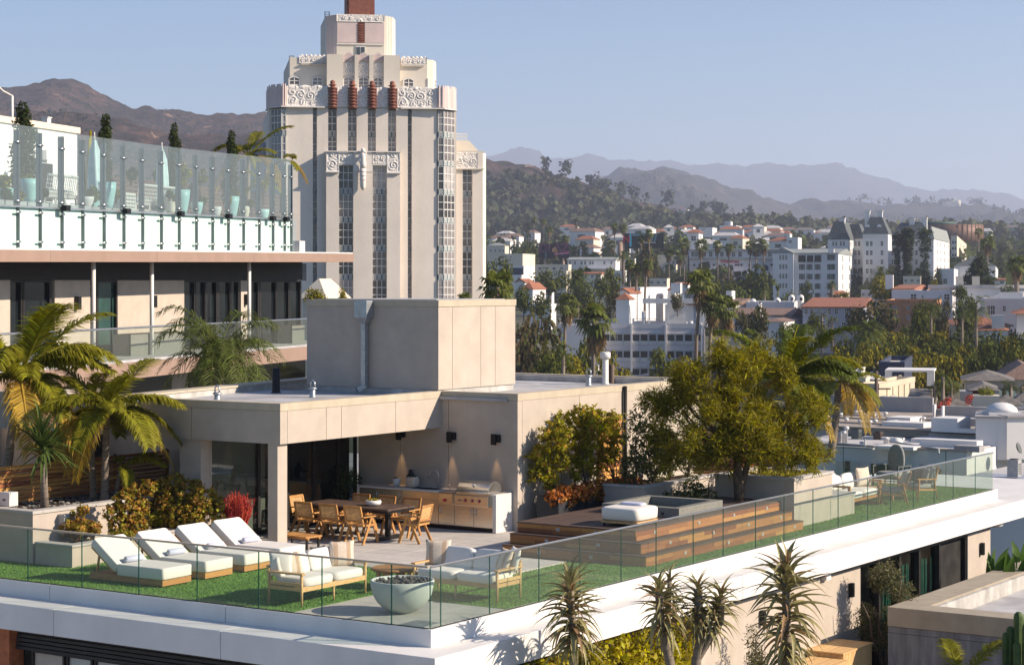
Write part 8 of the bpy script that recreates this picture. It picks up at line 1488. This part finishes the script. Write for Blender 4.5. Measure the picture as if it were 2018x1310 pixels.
for i in range(46):      # trees between the boulevard buildings
    d = gb.uniform(430, 900); u = gb.uniform(965, 2010)
    if 1040 < u < 1330 and d < 720: u += 330; X = (u - U0) * d / F; zb = ground_z(X, d); vb = HV + (CZ - zb) * F / d; h = gb.uniform(6, 11); k_ = gb.choice(('dark', 'dark', 'mid', 'brown')); tree(u, vb - h * F / d, vb, gb.uniform(3.5, 5.5) * F / d, d, k_, {'dark': 'dark street tree among the white boulevard buildings', 'mid': 'green street tree among the white boulevard buildings', 'brown': 'brown green street tree among the white boulevard buildings'}[k_], 'boulevard trees')
FP = [fan_mesh('crown', gt, 34, 1.0, 'fan_leaf', 'dead_frond', skirt=16) for _ in range(3)]; DP = [MB() for _ in range(1)]
np_ = [0]
def fpalm(u, vc, vb, r, d, label, ub=None, group=None, thick=1.0, sk=1.0):
    np_[0] += 1; k = d / F; b = at(ub or u, vb, d); c = at(u, vc, d) - b; t = thing('fan_palm', label, 'palm', b, 0, group); link('crown', FP[np_[0] % 3], t, c, rad(71 * np_[0]), scale=(r * k, r * k, r * k * 1.1)); w = max(.22, r * k * .075) * thick; MB().tube([(0, 0, -3), (c.x * .2, 0, c.z * .4), (c.x * .7, 0, c.z * .8), tuple(c)], [w * 1.2, w, w * .85, w * .8], 8).build('trunk', 'palm_trunk', t); return t
for a in [(1382, 556, 735, 34, 235, 'tallest fan palm before the office building with shaggy brown skirt', 1370), (1404, 600, 745, 29, 235, 'middle fan palm of the three before the office right end', 1397), (1432, 608, 745, 30, 228, 'right fan palm of the three before the office right end', 1418), (1117, 600, 690, 27, 290, 'fan palm with thick brown skirt left of the office building', 1112), (1175, 632, 745, 42, 215, 'large fan palm standing before the office left end', 1168), (980, 566, 640, 40, 140, 'fan palm with green crown at the foot of the tower'), (1242, 520, 610, 12, 395, 'leftmost of three thin palms before the stepped villa', 1241), (1256, 528, 600, 11, 395, 'middle thin palm before the stepped villa', 1253), (1276, 522, 610, 13, 395, 'right thin palm before the stepped villa', 1270), (1946, 478, 540, 16, 540, 'fan palm rising above the spreading cedar'), (2004, 522, 590, 22, 400, 'thick skirted fan palm at the right edge', 2003, None, 2.2), (1929, 457, 520, 9, 820, 'little fan palm before the bronze drum'), (1340, 505, 545, 12, 660, 'fan palm before the rose shop'), (1348, 480, 545, 15, 640, 'fan palm at the left corner of the arcade'), (1382, 484, 540, 15, 640, 'fan palm over the left windows of the arcade'), (1414, 482, 540, 11, 640, 'fan palm left of the red shop sign'), (1436, 488, 540, 10, 640, 'fan palm above the red shop sign'), (1478, 484, 540, 11, 640, 'first fan palm of the trio by the arcade middle'), (1490, 488, 540, 11, 640, 'second fan palm of the trio by the arcade middle'), (1505, 482, 540, 13, 640, 'third fan palm of the trio by the arcade middle'), (1211, 447, 510, 9, 800, 'left dark palm of the pair beside the black billboard'), (1229, 449, 510, 10, 800, 'right palm of the pair beside the black billboard'), (1264, 470, 500, 9, 600, 'left palm in front of the black billboard'), (1279, 460, 505, 10, 600, 'right palm in front of the black billboard'), (1052, 432, 490, 6, 1000, 'lone tall thin palm on the slope over the first billboard'), (1071, 436, 490, 7, 950, 'slim palm of the cluster over the first billboard, left'), (1083, 452, 490, 8, 950, 'slim palm of the cluster over the first billboard, right'), (1115, 470, 520, 9, 760, 'palm behind the right end of the first billboard'), (1188, 467, 515, 5, 900, 'thin palm left of the brown billboard pole'), (1205, 482, 520, 10, 760, 'bushy palm left of the brown billboard pole'), (916, 588, 640, 16, 150, 'small green palm peeping over the plant box'), (1318, 500, 545, 11, 640, 'palm at the right of the tall eucalyptus'), (1480, 665, 730, 20, 190, 'young fan palm behind the top of the feathery tree', None, None, .8)]: fpalm(*a[:6], ub=a[6] if len(a) > 6 else None, thick=a[8] if len(a) > 8 else 1.0)
def datepalm(u, vc, vb, r, d, label, n=60, up=1.0):
    k = d / F; b = at(u, vb, d); c = at(u, vc, d) - b; t = thing('date_palm', label, 'palm', b); L = r * k * 1.25; mb = MB(); MB().tube([(0, 0, -3), tuple(c)], [.7 * L * .1 + .2, .5], 9).build('trunk', 'palm_trunk', t)
    V = []; Fs = []; g = np.random.default_rng(int(u))
    for i in range(n):
        az = i * 2.39996; el = 1.3 - 2.0 * i / n; el *= up; d0 = Vector((math.cos(az) * math.cos(el), math.sin(az) * math.cos(el), math.sin(el))); s = Vector((-math.sin(az), math.cos(az), 0)); P = []
        for j in range(7): q = j / 6; P.append(c + d0 * L * q + Vector((0, 0, -.55 * L * q * q)))
        for j in range(6):
            for q in (0, .33, .66):
                p = P[j].lerp(P[j + 1], q); dn = (P[j + 1] - P[j]).normalized(); l = L * .22 * (1 - .5 * abs(2 * (j + q) / 6 - .9))
                for sg in (-1, 1): e = (dn * .8 + s * sg * .7 + Vector((0, 0, .1))).normalized() * l; w = dn * L * .022; o = len(V); V += [p - w, p + w, p + e + w * .4, p + e - w * .4]; Fs.append((o, o + 1, o + 2, o + 3))
    link('crown', fast_mesh('crown', np.array([tuple(v) for v in V]), np.array(Fs), [M['date_leaf']]), t)
datepalm(1137, 549, 600, 31, 420, 'wide dark canary date palm above the orange roofs'); datepalm(1714, 652, 720, 36, 262, 'big canary date palm at the front of the tree belt')
datepalm(1228, 502, 540, 14, 560, 'feathery palm behind the motel right end', 40); datepalm(1640, 560, 600, 13, 420, 'feather palm before the annex front', 36); datepalm(1735, 536, 575, 20, 440, 'spreading palm at the foot of the castle-like hotel', 40)
def drooper(u, vt, vb, r, d, label, seed, kind='date_leaf', n=26):
    k = d / F; b = at(u, vb, d); t = thing('queen_palm', label, 'palm', b); H = (vb - vt) * k; g = random.Random(seed); MB().tube([(0, 0, -2), (0, 0, H * .8)], [.22, .15], 8).build('trunk', 'palm_trunk', t)
    for i in range(n): link('frond', WPm[i % 4], t, (0, 0, H * (.62 + .22 * g.random())), g.uniform(0, 6.28), scale=r * k * g.uniform(.75, 1.1))
drooper(1896, 582, 690, 28, 275, 'left drooping queen palm before the red roof', 1); drooper(1924, 578, 695, 32, 272, 'right drooping queen palm before the red roof', 2); drooper(1835, 590, 660, 26, 295, 'queen palm growing by the orange brick house', 3); drooper(1507, 565, 610, 16, 400, 'pale weeping palm before the large dark tree', 4, n=18)
for i, (u, vt, vb, r, d, l) in enumerate(((1858, 722, 825, 26, 172, 'green feather palm clump left of the grey shingle roofs'), (1875, 738, 825, 24, 174, 'palm with bent trunk right in the feather palm clump'), (1842, 745, 822, 20, 173, 'low palm at the left of the feather palm clump'), (1992, 742, 812, 24, 186, 'feathery palm before the brown hip roof at right'), (1978, 752, 812, 18, 187, 'smaller palm left of the feathery one at right'), (2014, 748, 812, 20, 187, 'palm at the very right edge over the shingle roofs'), (1620, 610, 660, 18, 300, 'palm before the long shaded white house'), (1640, 618, 665, 16, 298, 'drooping palm right of the one before the shaded white house'), (1110, 690, 745, 28, 180, 'bright feathery palm beyond the rear parapet'))): drooper(u, vt, vb, r, d, l, 20 + i, n=16)
for u, v, l in ((1852, 797, 'red flowering shrub left of the small pyramid roof'), (1866, 790, 'taller red flowering shrub beside the pyramid roof'), (1908, 785, 'red shrub before the crimson house')): g = np.random.default_rng(u); t = thing('red_shrub', l, 'shrub', at(u, v + 8, 166)); link('foliage', crown('foliage', g, [(0, 0, .2, .3, .3, .4), (.22, 0, .45, .22, .22, .22)], 260, .14, 'flower_red'), t)
t = thing('green_shrub', 'round green shrub in the square white roof planter', 'shrub', at(1943, 783, 170)); link('foliage', crown('foliage', np.random.default_rng(5), [(0, 0, .35, .7, .7, .6)], 400, .2, 'tree_mid'), t)
# conifers
def conifer(u, vt, vb, r, d, label, tiers, n, shape='spire', seed=1, gap=.0):
    k = d / F; g = np.random.default_rng(seed); b = at(u, vb, d); H = (vb - vt) * k; R = r * k; t = thing('conifer', label, 'conifer', b); B = []
    for i in range(tiers):
        q = (i + .5) / tiers; w = R * {'spire': (1.05 - q) ** .7, 'column': .75 + .25 * math.sin(9 * q), 'spread': (1 - q) ** .8 * (.7 + .6 * g.random())}[shape]
        for j in range(7): a = j * .9 + i * 1.3; B.append((math.cos(a) * w * .62, math.sin(a) * w * .62, H * q + w * .12, w * .42, w * .42, H / tiers * (.55 - gap)))
    link('crown', crown('crown', g, B, n, .7, 'conifer', 'tree_dark', .2, aspect=.4, shell=.3, out=.4, up=.2, cluster=(5, .5)), t); MB().tube([(0, 0, -3), (0, 0, H * .97)], [R * .07 + .25, .08], 8).build('trunk', 'bark', t)
conifer(1788, 455, 595, 13, 560, 'dense dark tall conifer before the castle-like hotel', 15, 6500, 'column', 1, -.3); conifer(1823, 452, 592, 14, 555, 'open tiered pine right of the dense conifer', 9, 2400, 'column', 2, .12); conifer(1769, 462, 590, 9, 560, 'thin tiered pine left of the dense conifer', 10, 1800, 'column', 3, .08); conifer(1930, 500, 575, 36, 440, 'wide spreading dark cedar before the green hall roof', 9, 4600, 'spread', 4, .0); conifer(1848, 525, 580, 10, 520, 'small dark pine before the white flat house', 5, 700, 'spire', 5)
conifer(1136, 432, 478, 4, 950, 'dark narrow cypress on the slope above the motel', 8, 500, 'column', 6); conifer(1150, 478, 510, 4, 800, 'left slim cypress beside the motel roof', 7, 450, 'column', 7); conifer(1156, 488, 510, 4, 800, 'right slim cypress beside the motel roof', 6, 400, 'column', 8); conifer(1040, 440, 470, 7, 1000, 'broad dark cypress low on the hill by the tower', 8, 600, 'column', 9); conifer(1133, 486, 512, 5, 780, 'short dark cypress right of the first billboard', 6, 450, 'column', 10)
# cream roof behind the wing end
b = Blk('cream_roof_house', 'cream sloping roof behind the end of the hotel wing', 'house', 596, 640, 676, 588, 620, 118, 20, 'ivory_wall', 'hip', 'ivory_wall', 549)

# ---------------------------------------------------------------- haze
hz = bpy.data.materials.new('haze'); hz.use_nodes = True; hn = hz.node_tree.nodes; hl = hz.node_tree.links; hn.remove(hn['Principled BSDF'])
pvn = hn.new('ShaderNodeVolumePrincipled'); pvn.inputs['Color'].default_value = (0.73, 0.80, 1.0, 1); pvn.inputs['Density'].default_value = 0.000125; pvn.inputs['Anisotropy'].default_value = 0.2
hl.new(pvn.outputs[0], hn['Material Output'].inputs['Volume'])
hb = stuff(MB().box(-5300, -430, -24, 5300, 13300, 800).build('haze', hz, None)); hb.display_type = 'WIRE'
